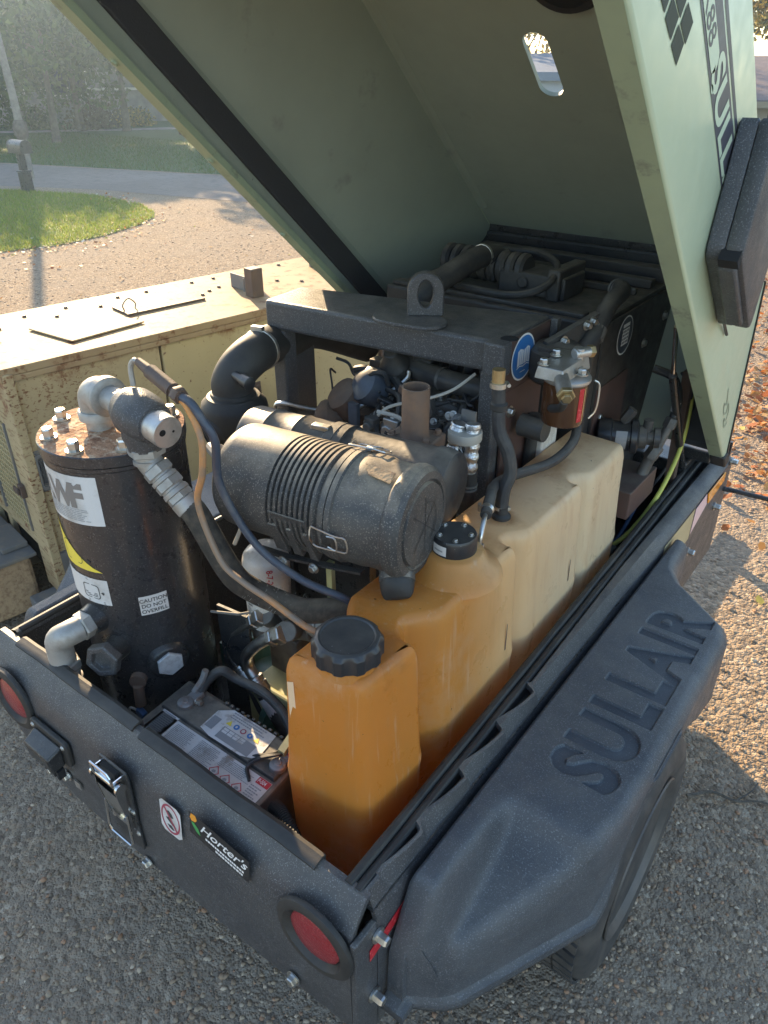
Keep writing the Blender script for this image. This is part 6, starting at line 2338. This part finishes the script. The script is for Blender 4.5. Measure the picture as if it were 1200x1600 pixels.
b.lathe(vb + vd * .056, (.06, -.06, -1), [(.044, 0), (.043, .045), (.037, .058), (.035, .072)], 28)
val = b.build('pressure_valve', 'coat', sep, fix=True, smooth=40)
b = MB()
b.lathe(vb + vd * .104, vd, [(.033, 0), (.033, .046), (.031, .048), (.0, .0481)], 32)
vp = b.build('valve_plug', 'alu', val, smooth=35)
b = MB()
pe = vb + vd * .1526
x, y, z = orth(vd)
b.lathe(pe - x * .012 + y * .004, vd, [(.007, 0), (.006, .0006), (.005, .0), (.0, .0)], 16); b.lathe(pe + x * .012, vd, [(.0028, 0), (.0, .0004)], 10)
b.build('plug_hole', 'dark_hole', vp)
n0 = vb + vd * .056 + V((.004, -.004, -.066))
nd = V((.06, -.06, -1)).normalized()
b = MB()
b.hexn(n0, n0 + nd * .018, .039)
b.lathe(n0 + nd * .018, nd, [(.027, 0), (.027, .008), (.030, .010), (.030, .018)], 22)
c0 = n0 + nd * .028
ch = [c0, c0 + V((.008, .002, -.012)), c0 + V((.022, .006, -.026))]
b.tube(ch, .027, 18, 6)
cd = V((.60, .12, -.62)).normalized()
q = c0 + V((.014, .004, -.016))
b.hexn(q, q + cd * .022, .033)
b.lathe(q + cd * .022, cd, [(.026, 0), (.026, .004), (.030, .006), (.030, .014), (.026, .016)], 22)
b.hexn(q + cd * .036, q + cd * .056, .032)
b.lathe(q + cd * .056, cd, [(.026, 0), (.026, .004), (.029, .006), (.030, .016), (.026, .018)], 22)
b.hexn(q + cd * .072, q + cd * .088, .030)
b.lathe(q + cd * .088, cd, [(.027, 0), (.029, .002), (.029, .024), (.027, .026)], 22)
b.build('swivel_fitting', 'galv', val, fix=True, smooth=30)
HE = q + cd * .108
# sensor tube on top of the valve
b = MB()
s0 = vb + vd * .03 + V((0, .01, .05))
b.tube([s0, s0 + V((-.004, .004, .036)), s0 + V((.006, .008, .052)), s0 + V((.022, .008, .050))], .0055, 8, 6)
b.build('pilot_tube', 'galv', val)
b = MB()
s1, s2 = s0 + V((.020, .008, .052)), s0 + V((.165, -.01, .018))
b.cyl(s1, s1.lerp(s2, .30), .009, .012, n=12); b.cyl(s1.lerp(s2, .28), s1.lerp(s2, .80), .0150, n=16); b.cyl(s1.lerp(s2, .80), s2, .011, n=12)
b.hexn(s1.lerp(s2, .86), s1.lerp(s2, .98), .017)
b.build('orifice_body', 'brown_steel', val, smooth=40)
TB = s2

# ------------------------------------------------------------------ oil filter on its head
oc = V((-.634, .440, 0))
ot = V((.05, -.03, 1)).normalized()
b = MB()
b.lathe(oc + V((0, 0, -.005)), ot, [(.046, 0), (.053, .003), (.0545, .012), (.053, .016), (.055, .020), (.057, .19), (.054, .205), (.045, .218), (.028, .226), (.0, .228)], 44)
ofl = b.build('oil_filter', 'oil_white', comp, smooth=40)
x, y, z = orth(ot)
def om(ang, h, e=.0006):
    r = .055 + .002 * (h - .02) / .17 + e
    return oc + V((0, 0, -.005)) + ot * h + V((math.cos(R(ang)), math.sin(R(ang)), 0)) * r
b = MB()
b.rect(lambda a, h: om(a, h), -115, .028, -70, .085, 8, 1)
b.m = 1
for k in range(9):
    b.rect(lambda a, h: om(a, h, .0012), -108, .036 + k * .0045, -90 - 3 * (k % 3), .038 + k * .0045, 4, 1)
b.rect(lambda a, h: om(a, h, .0012), -104, .078, -88, .084, 3, 1)
b.build('filter_print', ['oil_white', 'print_grey'], ofl, smooth=0)
b = MB()
b.text('8-7-25', None, .021, bold=.012, fmap=lambda x_, y_: om(-44 + y_ * 1000, .196 - x_, .0012))
b.build('handwritten_date', 'red_print', ofl, smooth=0)
b = MB()
b.lathe(oc + V((-.002, 0, -.055)), (0, 0, 1), [(.040, 0), (.048, .008), (.050, .03), (.047, .048)], 28)
b.cyl(oc + V((-.06, -.01, -.035)), oc + V((.14, .01, .02)), .027, n=20)
b.cyl(oc + V((.03, .0, .0)), V((-.600, .390, .058)), .025, n=20); b.cyl(oc + V((.09, .0, .01)), V((-.508, .37, .064)), .026, n=20)
b.span((-.66, .45, -.30), (-.56, .54, -.055))
hd = b.build('filter_head', 'engine_grey', comp, smooth=35, bevel=.003)
def hose_end(p, d1, d2, r, par, L=.13):
    """fitting: nut, bent tube, ferrule"""
    p, d1, d2 = V(p), V(d1).normalized(), V(d2).normalized()
    b = MB()
    b.hexn(p - d1 * .006, p + d1 * .018, r * 1.55)
    b.lathe(p + d1 * .018, d1, [(r * 1.25, 0), (r * 1.25, .012), (r * 1.1, .014)], 18)
    b.hexn(p + d1 * .030, p + d1 * .052, r * 1.5)
    a = p + d1 * .050
    b.tube([a, a + d1 * .02, a + d1 * .044 + d2 * .012, a + d1 * .055 + d2 * .045, a + d1 * .055 + d2 * .07], r, 16, 6)
    e = a + d1 * .055 + d2 * .068
    b.lathe(e, d2, [(r * 1.15, 0), (r * 1.4, .003), (r * 1.4, .012), (r * 1.2, .014), (r * 1.2, .020), (r * 1.42, .022), (r * 1.42, .050), (r * 1.3, .052)], 20)
    b.build('hose_end', 'zinc', par, fix=True, smooth=35)
    return e + d2 * .05
def bent_end(pts, r, nut, fer):
    P = [V(q) for q in pts]
    b = MB()
    d = (P[1] - P[0]).normalized()
    b.hexn(P[0], P[0] + d * nut, r * 1.62)
    b.lathe(P[0] + d * nut, d, [(r * 1.3, 0), (r * 1.3, .008), (r * 1.1, .010)], 18)
    b.hexn(P[0] + d * (nut + .012), P[0] + d * (nut + .030), r * 1.5)
    b.tube([P[0] + d * (nut + .026)] + P[1:], r, 16, 8)
    d2 = (P[-1] - P[-2]).normalized()
    e = P[-1] - d2 * .004
    b.lathe(e, d2, [(r * 1.15, 0), (r * 1.4, .003), (r * 1.4, .010), (r * 1.2, .012), (r * 1.2, .018), (r * 1.42, .020), (r * 1.42, fer), (r * 1.3, fer + .002)], 20)
    b.build('hose_end', 'zinc', hd, fix=True, smooth=35)
    return e + d2 * (fer - .002), d2
w1, e1 = bent_end([(-.602, .388, .056), (-.672, .380, -.012), (-.708, .378, -.050), (-.728, .376, -.095), (-.718, .376, -.130), (-.700, .376, -.150)], .0150, .022, .045)
w2, e2 = bent_end([(-.512, .368, .060), (-.572, .362, .012), (-.608, .358, -.025), (-.640, .356, -.070), (-.640, .355, -.105), (-.618, .354, -.130)], .0155, .024, .050)
b = MB()
b.tube([w1, w1 + e1 * .04, w1 + V((.06, .0, -.09)), w1 + V((.12, .02, -.2))], .0195, 14, 6)
b.tube([w2, w2 + e2 * .05, w2 + V((.085, -.008, -.085)), w2 + V((.17, -.01, -.19))], .0205, 14, 6)
b.build('oil_hose', 'hose', comp)
b = MB()
a0 = w2 + e2 * .012
b.lathe(a0, e2, [(.0212, 0), (.0212, .055)], 18)
b.build('hose_tag', 'white_label', comp)
b = MB()
b.hexn((-.50, .455, .035), (-.472, .455, .045), .034); b.hexn((-.468, .455, .047), (-.44, .455, .055), .036)
b.build('head_union', 'galv', hd, smooth=0)
# air end: teal casting with an olive flange below the filter
b = MB()
b.lathe((-.78, .50, -.27), (.9, -.35, 0), [(.03, -.06), (.075, -.05), (.085, -.03), (.085, .03), (.10, .035), (.10, .06), (.07, .07), (.07, .22), (.09, .225), (.09, .25)], 28)
b.span((-.83, .42, -.26), (-.77, .50, -.17))
pmp = b.build('air_end', 'pump_green', comp, fix=True, smooth=35)
bolts(pmp, [(-.775 + .03 * k, .405 + .012 * k, -.17 - .05 * (k % 2)) for k in range(4)], (0, -1, .3), .011, .010, 'pump_green')
b = MB()
b.span((-.66, .36, -.32), (-.36, .50, -.18)); b.span((-.62, .355, -.205), (-.47, .372, -.15))
b.build('mount_plate', 'olive', comp, smooth=0, bevel=.006)
b = MB()
b.span((-.74, .56, -.41), (-.66, .60, .24)); b.span((-.70, .575, -.1), (-.42, .60, .30))
b.build('bulkhead', 'coat_clean', comp, smooth=0)
b = MB()
b.tube([(-.725, .33, .045), (-.66, .36, .048), (-.635, .40, .045), (-.70, .41, .0)], .0035, 6, 1, smooth=False)
b.build('wire_guard', 'grey_steel', comp)
b = MB()
b.hexa([(-.74, .36, -.40), (-.64, .37, -.40), (-.64, .378, -.40), (-.74, .368, -.40), (-.74, .36, .04), (-.64, .37, .04), (-.64, .378, .04), (-.74, .368, .04)])
b.build('side_bracket', 'coat_clean', comp, smooth=0)
# ------------------------------------------------------------------ large discharge hose and the small lines
b = MB()
b.tube([HE, HE + cd * .03, (-.566, .278, .262), (-.545, .312, .205), (-.495, .345, .172), (-.43, .362, .168), (-.352, .38, .195), (-.312, .42, .175), (-.305, .50, .05)], .0275, 20, 10)
dh_ = b.build('discharge_hose', 'braid', comp, smooth=60)
b = MB()
for k in range(90):
    t = random.random()
    pts = [V((-.585, .262, .31)), V((-.556, .295, .232)), V((-.52, .33, .188)), V((-.43, .362, .168))]
    i = int(t * 2.999); u = t * 3 - i
    p = pts[i].lerp(pts[i + 1], u)
    a = random.uniform(-.5, 2.6)
    o_ = V((math.cos(a) * .3, -math.cos(a), math.sin(a))).normalized()
    q0_ = p + o_ * .027
    q1_ = p + o_ * (.027 + random.uniform(.003, .009)) + V((random.uniform(-.004, .004),) * 3)
    w = V((.0004, .0004, 0))
    b.add([q0_ - w, q0_ + w, q1_], [(0, 1, 2)])
b.build('frayed_thread', 'wire', dh_, smooth=0, kind='stuff')
b = MB()
b.tube([TB - V((.01, 0, -.002)), TB + V((.022, .0, -.004)), TB + V((.045, .004, -.035)), (-.538, .258, .585), (-.553, .27, .479), (-.501, .300, .347), (-.408, .33, .281), (-.315, .36, .255), (-.30, .40, .20)], .0085, 12, 10)
b.build('control_line', 'blue_hose', comp, smooth=60)
b = MB()
b.tube([TB - V((.012, 0, .004)), TB + V((.012, -.002, -.012)), (-.545, .232, .60), (-.546, .225, .53), (-.566, .22, .453), (-.52, .22, .343), (-.46, .22, .315), (-.389, .222, .302), (-.310, .228, .276), (-.272, .24, .255), (-.268, .26, .16)], .0068, 10, 10)
b.build('control_line', 'orange_hose', comp, smooth=60, label='orange control line looping past the black tank')
b = MB()
b.tube([(-.70, .40, .475), (-.655, .43, .44), (-.64, .44, .36), (-.66, .42, .30), (-.69, .40, .22)], .005, 8, 6)
b.tube([(-.72, .39, .47), (-.62, .35, .467)], .013, 10, smooth=False)
b.build('sensor_line', 'wire', comp)

# ------------------------------------------------------------------ battery
bq = [V((-.690, .048)), V((-.305, .052)), V((-.318, .226)), V((-.703, .222))]
b = MB()
zt, zb = -.085, -.30
b.hexa([V((p.x, p.y, zb)) for p in bq] + [V((p.x, p.y, zt)) for p in bq])
bat = b.build('battery', 'battery', comp, smooth=0, bevel=.006)
bu, bv = (bq[1] - bq[0]), (bq[3] - bq[0])
def BP(s, t, e=0.0):
    p = bq[0] + bu * s + bv * t
    return V((p.x, p.y, zt + e))
b = MB()
b.hexa([BP(.03, .42), BP(.97, .42), BP(.97, .95), BP(.03, .95), BP(.04, .44, .008), BP(.96, .44, .008), BP(.96, .93, .008), BP(.04, .93, .008)])
for k in range(12):
    s = .34 + k * .045
    b.hexa([BP(s, .96), BP(s + .026, .96), BP(s + .026, 1.0), BP(s, 1.0), BP(s, .96, .007), BP(s + .026, .96, .007), BP(s + .026, 1.0, .007), BP(s, 1.0, .007)])
b.build('battery_cover', 'battery', bat, smooth=0, bevel=.002)
def fine_print(b, f, x0, y0, x1, y1, lines, e, w0=.006, w1=.02):
    h = (y1 - y0) / lines
    for k in range(lines):
        x = x0
        xe = x1 - random.random() * (x1 - x0) * .25
        while x < xe:
            q = random.uniform(w0, w1)
            b.rect(lambda x_, y_: f(x_, y_, e), x, y0 + k * h + h * .2, min(x + q * .82, xe), y0 + k * h + h * .68)
            x += q
b = MB()
b.rect(lambda s, t: BP(s, t, .0012), .06, .02, .97, .39)
b.rect(lambda s, t: BP(s, t, .0012), .06, .02, .20, .46)
lb = b.build('battery_label', 'dirty_label', bat, smooth=0)
b = MB()
fine_print(b, BP, .08, .06, .19, .42, 12, .002)
fine_print(b, BP, .22, .05, .40, .36, 14, .002)
fine_print(b, BP, .43, .05, .60, .36, 14, .002)
fine_print(b, BP, .62, .20, .86, .36, 7, .002)
fine_print(b, BP, .87, .05, .95, .26, 6, .002, .01, .02)
b.m = 1
for s0_, t0_ in ((.64, .11), (.73, .10), (.82, .10)):
    o = [(s0_ - .038, t0_), (s0_, t0_ - .085), (s0_ + .038, t0_), (s0_, t0_ + .085)]
    i_ = [(s0_ + (x - s0_) * .82, t0_ + (y - t0_) * .82) for x, y in o]
    b.add([BP(x, y, .002) for x, y in o] + [BP(x, y, .002) for x, y in i_], [(k, (k + 1) % 4, 4 + (k + 1) % 4, 4 + k) for k in range(4)])
b.rect(lambda s, t: BP(s, t, .002), .88, .29, .968, .385)
b.m = 2
b.text('P-504', None, .075, bold=.01, fmap=lambda x, y: BP(.888 + x * .33, .312 + y, .0026))
b.m = 0
for s0_, t0_ in ((.64, .11), (.73, .10), (.82, .10)):
    b.poly(lambda x, y: BP(s0_ + x, t0_ + y, .0022), [(-.016, -.01), (-.004, -.024), (.014, -.01), (.008, .02), (-.008, .016)])
b.build('label_print', ['print_fine', 'red_print', 'white_print'], lb, smooth=0)
b = MB()
b.poly(lambda s, t: BP(s, t, .0095), [(.36, .47), (.36, .80), (.44, .93), (.78, .93), (.80, .52), (.70, .44), (.45, .43)])
l2 = b.build('battery_label', 'dirty_label', bat, smooth=0)
b = MB()
fine_print(b, lambda x, y, e: BP(x, y, e), .46, .80, .76, .92, 3, .0102, .012, .02)
b.rect(lambda s, t: BP(s, t, .0102), .48, .47, .74, .66)
b.rect(lambda s, t: BP(s, t, .0102), .37, .52, .43, .72)
b.m = 1
for k in range(4):
    for j in range(2):
        b.rect(lambda s, t: BP(s, t, .0107), .49 + k * .044, .57 + j * .042, .528 + k * .044, .605 + j * .042)
for k, c_ in enumerate((3, 2, 4, 2, 3)):
    b.m = c_
    cx, cy = .49 + k * .055, .735
    if c_ == 3:
        b.poly(lambda s, t: BP(s, t, .0102), [(cx - .021, cy - .035), (cx + .021, cy - .035), (cx, cy + .045)])
    else:
        b.poly(lambda s, t: BP(s, t, .0102), ellipse(.020, .042, 18, cx, cy))
        b.m = 1
        b.poly(lambda s, t: BP(s, t, .0107), ellipse(.012 if c_ == 4 else .007, .026 if c_ == 4 else .018, 14, cx, cy))
b.build('label_print', ['print_fine', 'dirty_label', 'blue_label', 'yellow_label', 'pink_print'], l2, smooth=0)
# terminals and cables
def terminal(s, t, mirror):
    p = BP(s, t)
    b = MB()
    b.cyl(p, p + V((0, 0, .022)), .010, .009, n=14)
    b.lathe(p + V((0, 0, .004)), (0, 0, 1), [(.012, 0), (.019, .002), (.019, .014), (.014, .016)], 20)
    b.hexa([p + V(q) for q in ((-.012, -.012, .004), (.012, -.012, .004), (.016, .045, .004), (-.016, .045, .004), (-.012, -.012, .016), (.012, -.012, .016), (.014, .045, .020), (-.014, .045, .020))])
    t_ = b.build('terminal_clamp', 'lead', bat, fix=True, smooth=35, bevel=.002)
    bolts(t_, [p + V((.018, .02, .012))], (1, 0, .2), .007, .012, 'zinc')
    return p + V((0, .045, .014))
t1 = terminal(.16, .62, 1)
t2 = terminal(.93, .60, 1)
b = MB()
b.tube([t1, t1 + V((.004, .020, .020)), t1 + V((.03, .045, .050)), (-.575, .265, -.045), (-.50, .275, -.05), (-.43, .27, -.075), (-.38, .25, -.12), (-.33, .24, -.2)], .0115, 12, 8)
b.build('battery_cable', 'hose', comp)
b = MB()
b.tube([t1 + V((-.01, -.01, .002)), t1 + V((.0, .01, .03)), t1 + V((.005, .02, .055))], .008, 8, 4)
b.build('cable_lug', 'lead', bat)
b = MB()
b.tube([(-.352, .195, -.078), (-.36, .165, -.062), (-.385, .145, -.070), (-.40, .125, -.080), (-.37, .10, -.082)], .0035, 6, 6)
b.tube([(-.345, .20, -.075), (-.352, .165, -.058), (-.38, .14, -.066), (-.392, .115, -.078), (-.365, .095, -.080)], .0035, 6, 6)
b.tube([(-.36, .20, -.079), (-.368, .165, -.066), (-.395, .15, -.074), (-.408, .135, -.083), (-.38, .105, -.084)], .0035, 6, 6)
b.build('wire_bundle', 'wire_dark', bat)
b = MB()
b.hexa([BP(.885, .72, .004), BP(.93, .72, .004), BP(.93, .95, .004), BP(.885, .95, .004), BP(.885, .72, .03), BP(.93, .72, .03), BP(.93, .95, .045), BP(.885, .95, .045)])
b.build('hold_down', 'olive', bat, smooth=0)
b = MB()
b.box(BP(.962, .80, .018), (.016, .018, .022))
b.build('terminal_cap', 'red_print', bat, bevel=.004)
# split loom conduit along the rear lip and up the tank
def conduit(pts, r):
    b = MB()
    P = catmull(pts, 40)
    vs, n = [], 14
    upv_ = None
    for i, p in enumerate(P):
        d_ = (P[min(i + 1, len(P) - 1)] - P[max(i - 1, 0)]).normalized()
        x, y, z = orth(d_)
        rr = r * (1.0 if (i % 4) < 2 else .84)
        for k in range(n):
            a = 2 * math.pi * k / n
            vs.append(p + (x * math.cos(a) + y * math.sin(a)) * rr)
    b.add(vs, [(i * n + k, i * n + (k + 1) % n, (i + 1) * n + (k + 1) % n, (i + 1) * n + k) for i in range(len(P) - 1) for k in range(n)])
    return b.build('corrugated_conduit', 'rubber', comp, smooth=0)
conduit([(-.47, .030, -.085), (-.41, .034, -.078), (-.33, .042, -.082), (-.27, .052, -.088), (-.215, .065, -.115), (-.18, .085, -.2)], .0165)
conduit([(-.325, .105, -.13), (-.29, .10, -.115), (-.255, .09, -.12), (-.225, .085, -.16), (-.21, .09, -.24)], .015)

# ------------------------------------------------------------------ fuel filter and water separator
fc = V((-.192, 1.06, 0))
b = MB()
b.lathe(fc, (0, 0, 1), [(.040, .435), (.050, .440), (.053, .450), (.054, .535), (.053, .545)], 36)
ff = b.build('fuel_filter', 'bowl', comp, smooth=40)
b = MB()
b.rect(lambda a, z: V((fc.x + math.cos(R(a)) * .0545, fc.y + math.sin(R(a)) * .0545, z)), -28, .455, -12, .540, 4, 1)
b.m = 1
b.rect(lambda a, z: V((fc.x + math.cos(R(a)) * .0545, fc.y + math.sin(R(a)) * .0545, z)), -10, .455, -6, .540, 1, 1)
b.m = 0
b.build('bowl_stripe', ['red_tape', 'brass'], ff, smooth=0)
b = MB()
b.lathe(fc, (0, 0, 1), [(.055, .545), (.058, .548), (.058, .556), (.050, .566), (.036, .572), (.034, .585)], 36)
b.hexa([fc + V(q) for q in ((-.045, -.09, .568), (.03, -.09, .568), (.035, .05, .568), (-.045, .05, .568), (-.04, -.085, .598), (.024, -.085, .598), (.028, .045, .604), (-.04, .045, .604))])
b.cyl(fc + V((.0, -.05, .582)), fc + V((.055, -.125, .560)), .018, n=18)
b.cyl(fc + V((.015, .015, .570)), fc + V((.015, .015, .625)), .014, n=16); b.cyl(fc + V((.01, .0, .612)), fc + V((.03, .04, .612)), .013, n=16)
fh = b.build('filter_head', 'alu', ff, fix=True, smooth=35, bevel=.003)
bd = V((.055, -.075, -.022)).normalized()
b = MB()
q = fc + V((.055, -.125, .560)) - bd * .006
b.hexn(q, q + bd * .014, .021)
q2 = fc + V((.028, .038, .612))
b.hexn(q2, q2 + V((.008, .014, 0)), .015)
b.hexn(q + bd * .014, q + bd * .024, .012)
b.build('banjo_bolt', 'brass', fh, smooth=0)
bolts(fh, [fc + V((-.03, -.075, .600)), fc + V((-.03, -.01, .604)), fc + V((.045, -.02, .575))], (0, 0, 1), .010, .012)
b = MB()
b.tube([q + bd * .010 + V((.0, -.004, -.01)), q + V((-.015, .02, -.045)), q + V((-.06, .07, -.075))], .010, 12, 6)
b.build('fuel_hose', 'hose', ff)
b = MB()
b.tube([(-.138, 1.10, .545), (-.128, 1.11, .53), (-.128, 1.11, .47), (-.140, 1.10, .445)], .003, 8, 5)
b.build('bail_wire', 'zinc', ff)
b = MB()
b.hexa([(-.298, 1.13, .560), (-.28, 1.12, .560), (-.225, 1.30, .600), (-.245, 1.31, .600), (-.298, 1.13, .604), (-.28, 1.12, .604), (-.225, 1.30, .648), (-.245, 1.31, .648)])
b.span((-.296, 1.10, .585), (-.20, 1.13, .597))
fbk = b.build('filter_bracket', 'engine', comp, fix=True, smooth=0, bevel=.002)
bolts(fbk, [(-.238, 1.25, .625), (-.234, 1.275, .63), (-.26, 1.17, .60)], (.9, -.3, 0), .009, .012)
b = MB()
b.cyl((-.30, 1.06, .40), (-.23, 1.06, .40), .03, n=18); b.lathe((-.27, 1.16, .50), (0, 0, 1), [(.06, 0), (.07, .01), (.07, .08), (.05, .095), (.0, .10)], 24)
b.build('expansion_bottle', 'engine', comp, smooth=40)
b = MB()
b.tube([(-.305, 1.14, -.1), (-.305, 1.14, .30), (-.30, 1.14, .40)], .017, 12, 3)
b.build('fuel_hose', 'hose', comp)
b = MB()
b.span((-.300, 1.15, .26), (-.275, 1.24, .36))
b.build('white_block', 'oil_white', comp, bevel=.006)
# ------------------------------------------------------------------ front right corner: valve, bracket box, lines
b = MB()
vo = V((-.215, 1.44, .255))
vd2 = V((.92, .35, .05)).normalized()
b.lathe(vo, vd2, [(.030, -.02), (.046, -.015), (.050, .0), (.050, .02), (.044, .024), (.044, .075), (.052, .078), (.052, .094), (.036, .10)], 30)
reg = b.build('regulator', 'cap', comp, fix=True, smooth=35)
b = MB()
b.lathe(vo + vd2 * .100, vd2, [(.034, 0), (.034, .02), (.022, .024), (.022, .040), (.030, .042), (.030, .058), (.018, .06)], 24)
b.cyl(vo + vd2 * .12 + V((0, 0, .0)), vo + vd2 * .12 + V((0, 0, .055)), .014, n=14)
b.hexn(vo + vd2 * .05 + V((.0, .0, .045)), vo + vd2 * .05 + V((.02, .01, .085)), .016)
b.build('regulator_fitting', 'engine', reg, smooth=35)
b = MB()
b.rect(lambda a, t: vo + vd2 * t + (V((0, 0, 1)) * math.sin(R(a)) + vd2.cross(V((0, 0, 1))) * math.cos(R(a))) * .0446, -40, .034, 40, .066, 8, 1)
b.build('regulator_band', 'print_fine', reg, smooth=0)
b = MB()
b.hexn((-.105, 1.56, .16), (-.09, 1.58, .20), .022); b.cyl((-.09, 1.58, .195), (-.075, 1.60, .27), .013, n=14); b.hexn((-.078, 1.60, .255), (-.072, 1.61, .285), .020)
b.cyl((-.115, 1.55, .10), (-.102, 1.565, .165), .017, n=14)
b.build('elbow_fitting', 'engine_grey', reg, smooth=35)
b = MB()
b.tube([(-.072, 1.61, .28), (-.07, 1.62, .34), (-.10, 1.63, .40), (-.16, 1.62, .42)], .0125, 12, 6)
b.build('service_hose', 'hose', comp)
b = MB()
b.lathe((-.0715, 1.615, .305), (.02, .1, 1), [(.0130, 0), (.0138, .001), (.0138, .03), (.013, .031)], 14)
b.build('hose_tag', 'white_label', comp)
b = MB()
b.span((-.235, 1.40, .02), (-.09, 1.62, .11)); b.span((-.235, 1.44, .112), (-.20, 1.60, .235))
bk = b.build('valve_bracket', 'red_shroud', comp, smooth=0, bevel=.003)
bolts(bk, [(-.1995, 1.50, .18), (-.1995, 1.56, .15)], (1, 0, 0), .008, .007)
b = MB()
b.tube([(-.10, 1.86, .32), (-.075, 1.80, .24), (-.065, 1.74, .12), (-.075, 1.62, .0), (-.11, 1.50, -.09), (-.16, 1.40, -.13)], .0072, 10, 8)
b.build('drain_line', 'yellow_hose', comp)
b = MB()
b.tube([(-.12, 1.62, .04), (-.125, 1.60, -.03), (-.14, 1.52, -.12), (-.17, 1.42, -.18)], .006, 8, 8)
b.build('drain_line', 'wire_blue', comp)
b = MB()
b.tube([(-.14, 1.86, .34), (-.09, 1.83, .30), (-.08, 1.80, .2), (-.10, 1.78, .05), (-.16, 1.7, -.1)], .005, 8, 6)
b.tube([(-.22, 1.38, -.15), (-.14, 1.45, -.16), (-.10, 1.52, -.18), (-.10, 1.7, -.2)], .010, 8, 6)
b.tube([(-.20, 1.45, -.20), (-.12, 1.55, -.15), (-.09, 1.66, -.12), (-.08, 1.8, -.1)], .004, 6, 6)
b.build('wiring_loom', 'wire_dark', comp)
b = MB()
b.span((-.17, 1.38, -.16), (-.11, 1.44, -.10))
b.build('connector', 'cap', comp, bevel=.006)
b = MB()
b.hexa([(-.105, 1.80, -.1), (-.075, 1.80, -.1), (-.075, 1.83, -.1), (-.105, 1.83, -.1), (-.095, 1.70, .40), (-.065, 1.70, .40), (-.065, 1.73, .40), (-.095, 1.73, .40)])
b.build('corner_stay', 'brown_steel', comp, smooth=0)

# ------------------------------------------------------------------ loose pieces of one kind become parts of their own
def split_parts(o, gap=.006):
    bm = bmesh.new()
    bm.from_mesh(o.data)
    bm.verts.ensure_lookup_table()
    n = len(bm.verts)
    isl = [-1] * n
    k = 0
    for v in bm.verts:
        if isl[v.index] >= 0:
            continue
        st = [v]
        isl[v.index] = k
        while st:
            q = st.pop()
            for e in q.link_edges:
                w = e.other_vert(q)
                if isl[w.index] < 0:
                    isl[w.index] = k
                    st.append(w)
        k += 1
    bm.free()
    isl = np.array(isl)
    co = np.array([v.co[:] for v in o.data.vertices])
    lo = np.array([co[isl == i].min(0) for i in range(k)]); hi = np.array([co[isl == i].max(0) for i in range(k)])
    g = list(range(k))
    for a in range(k):
        for c in range(a):
            if (np.maximum(0, np.maximum(lo[a] - hi[c], lo[c] - hi[a])).max()) < gap:
                ga, gc = g[a], g[c]
                g = [gc if q == ga else q for q in g]
    groups = sorted(set(g))
    if len(groups) < 2:
        return
    vg = np.array([g[i] for i in isl])
    base = o.data
    for gi in groups:
        me = base.copy()
        b2 = bmesh.new()
        b2.from_mesh(me)
        b2.verts.ensure_lookup_table()
        bmesh.ops.delete(b2, geom=[b2.verts[i] for i in range(n) if vg[i] != gi], context='VERTS')
        b2.to_mesh(me)
        b2.free()
        if gi == groups[0]:
            o.data = me
        else:
            c = o.copy()
            c.data = me
            C.objects.link(c)
            c.parent = o.parent
SPLIT = ('fuel_streak', 'wire_bail', 'pipe_clamp', 'hose_clamp', 'grille_rail', 'expansion_bottle', 'banjo_bolt', 'actuator', 'small_hose', 'engine_hose', 'oil_hose', 'heater_hose',
         'wiring_loom', 'skid_rail', 'hatch_gap_strip', 'foil_sleeve', 'head_union', 'latch_claw', 'bracket_stay', 'line_ferrule', 'seal_strip', 'lamp_fin', 'top_rail', 'siding_board')
for o in list(bpy.data.objects):
    if o.type == 'MESH' and o.name.split('.')[0] in SPLIT and o.get('kind') != 'stuff':
        split_parts(o)

# ------------------------------------------------------------------ thin sunlit air between the camera and the far trees
HAZE = 0.0024
if HAZE:
    hb = MB()
    hb.span((-75, -25, GZ - 1.0), (45, 60, 13.5))
    hm = bpy.data.materials.new('haze')
    hm.use_nodes = True
    hn = hm.node_tree
    hn.nodes.remove(hn.nodes['Principled BSDF'])
    pv = hn.nodes.new('ShaderNodeVolumePrincipled')
    pv.inputs['Color'].default_value = (.52, .73, 1.0, 1)
    pv.inputs['Density'].default_value = HAZE
    pv.inputs['Anisotropy'].default_value = .6
    hn.links.new(pv.outputs[0], hn.nodes['Material Output'].inputs['Volume'])
    M['haze'] = hm
    o = hb.build('haze', 'haze', smooth=0)
    o['kind'] = 'stuff'
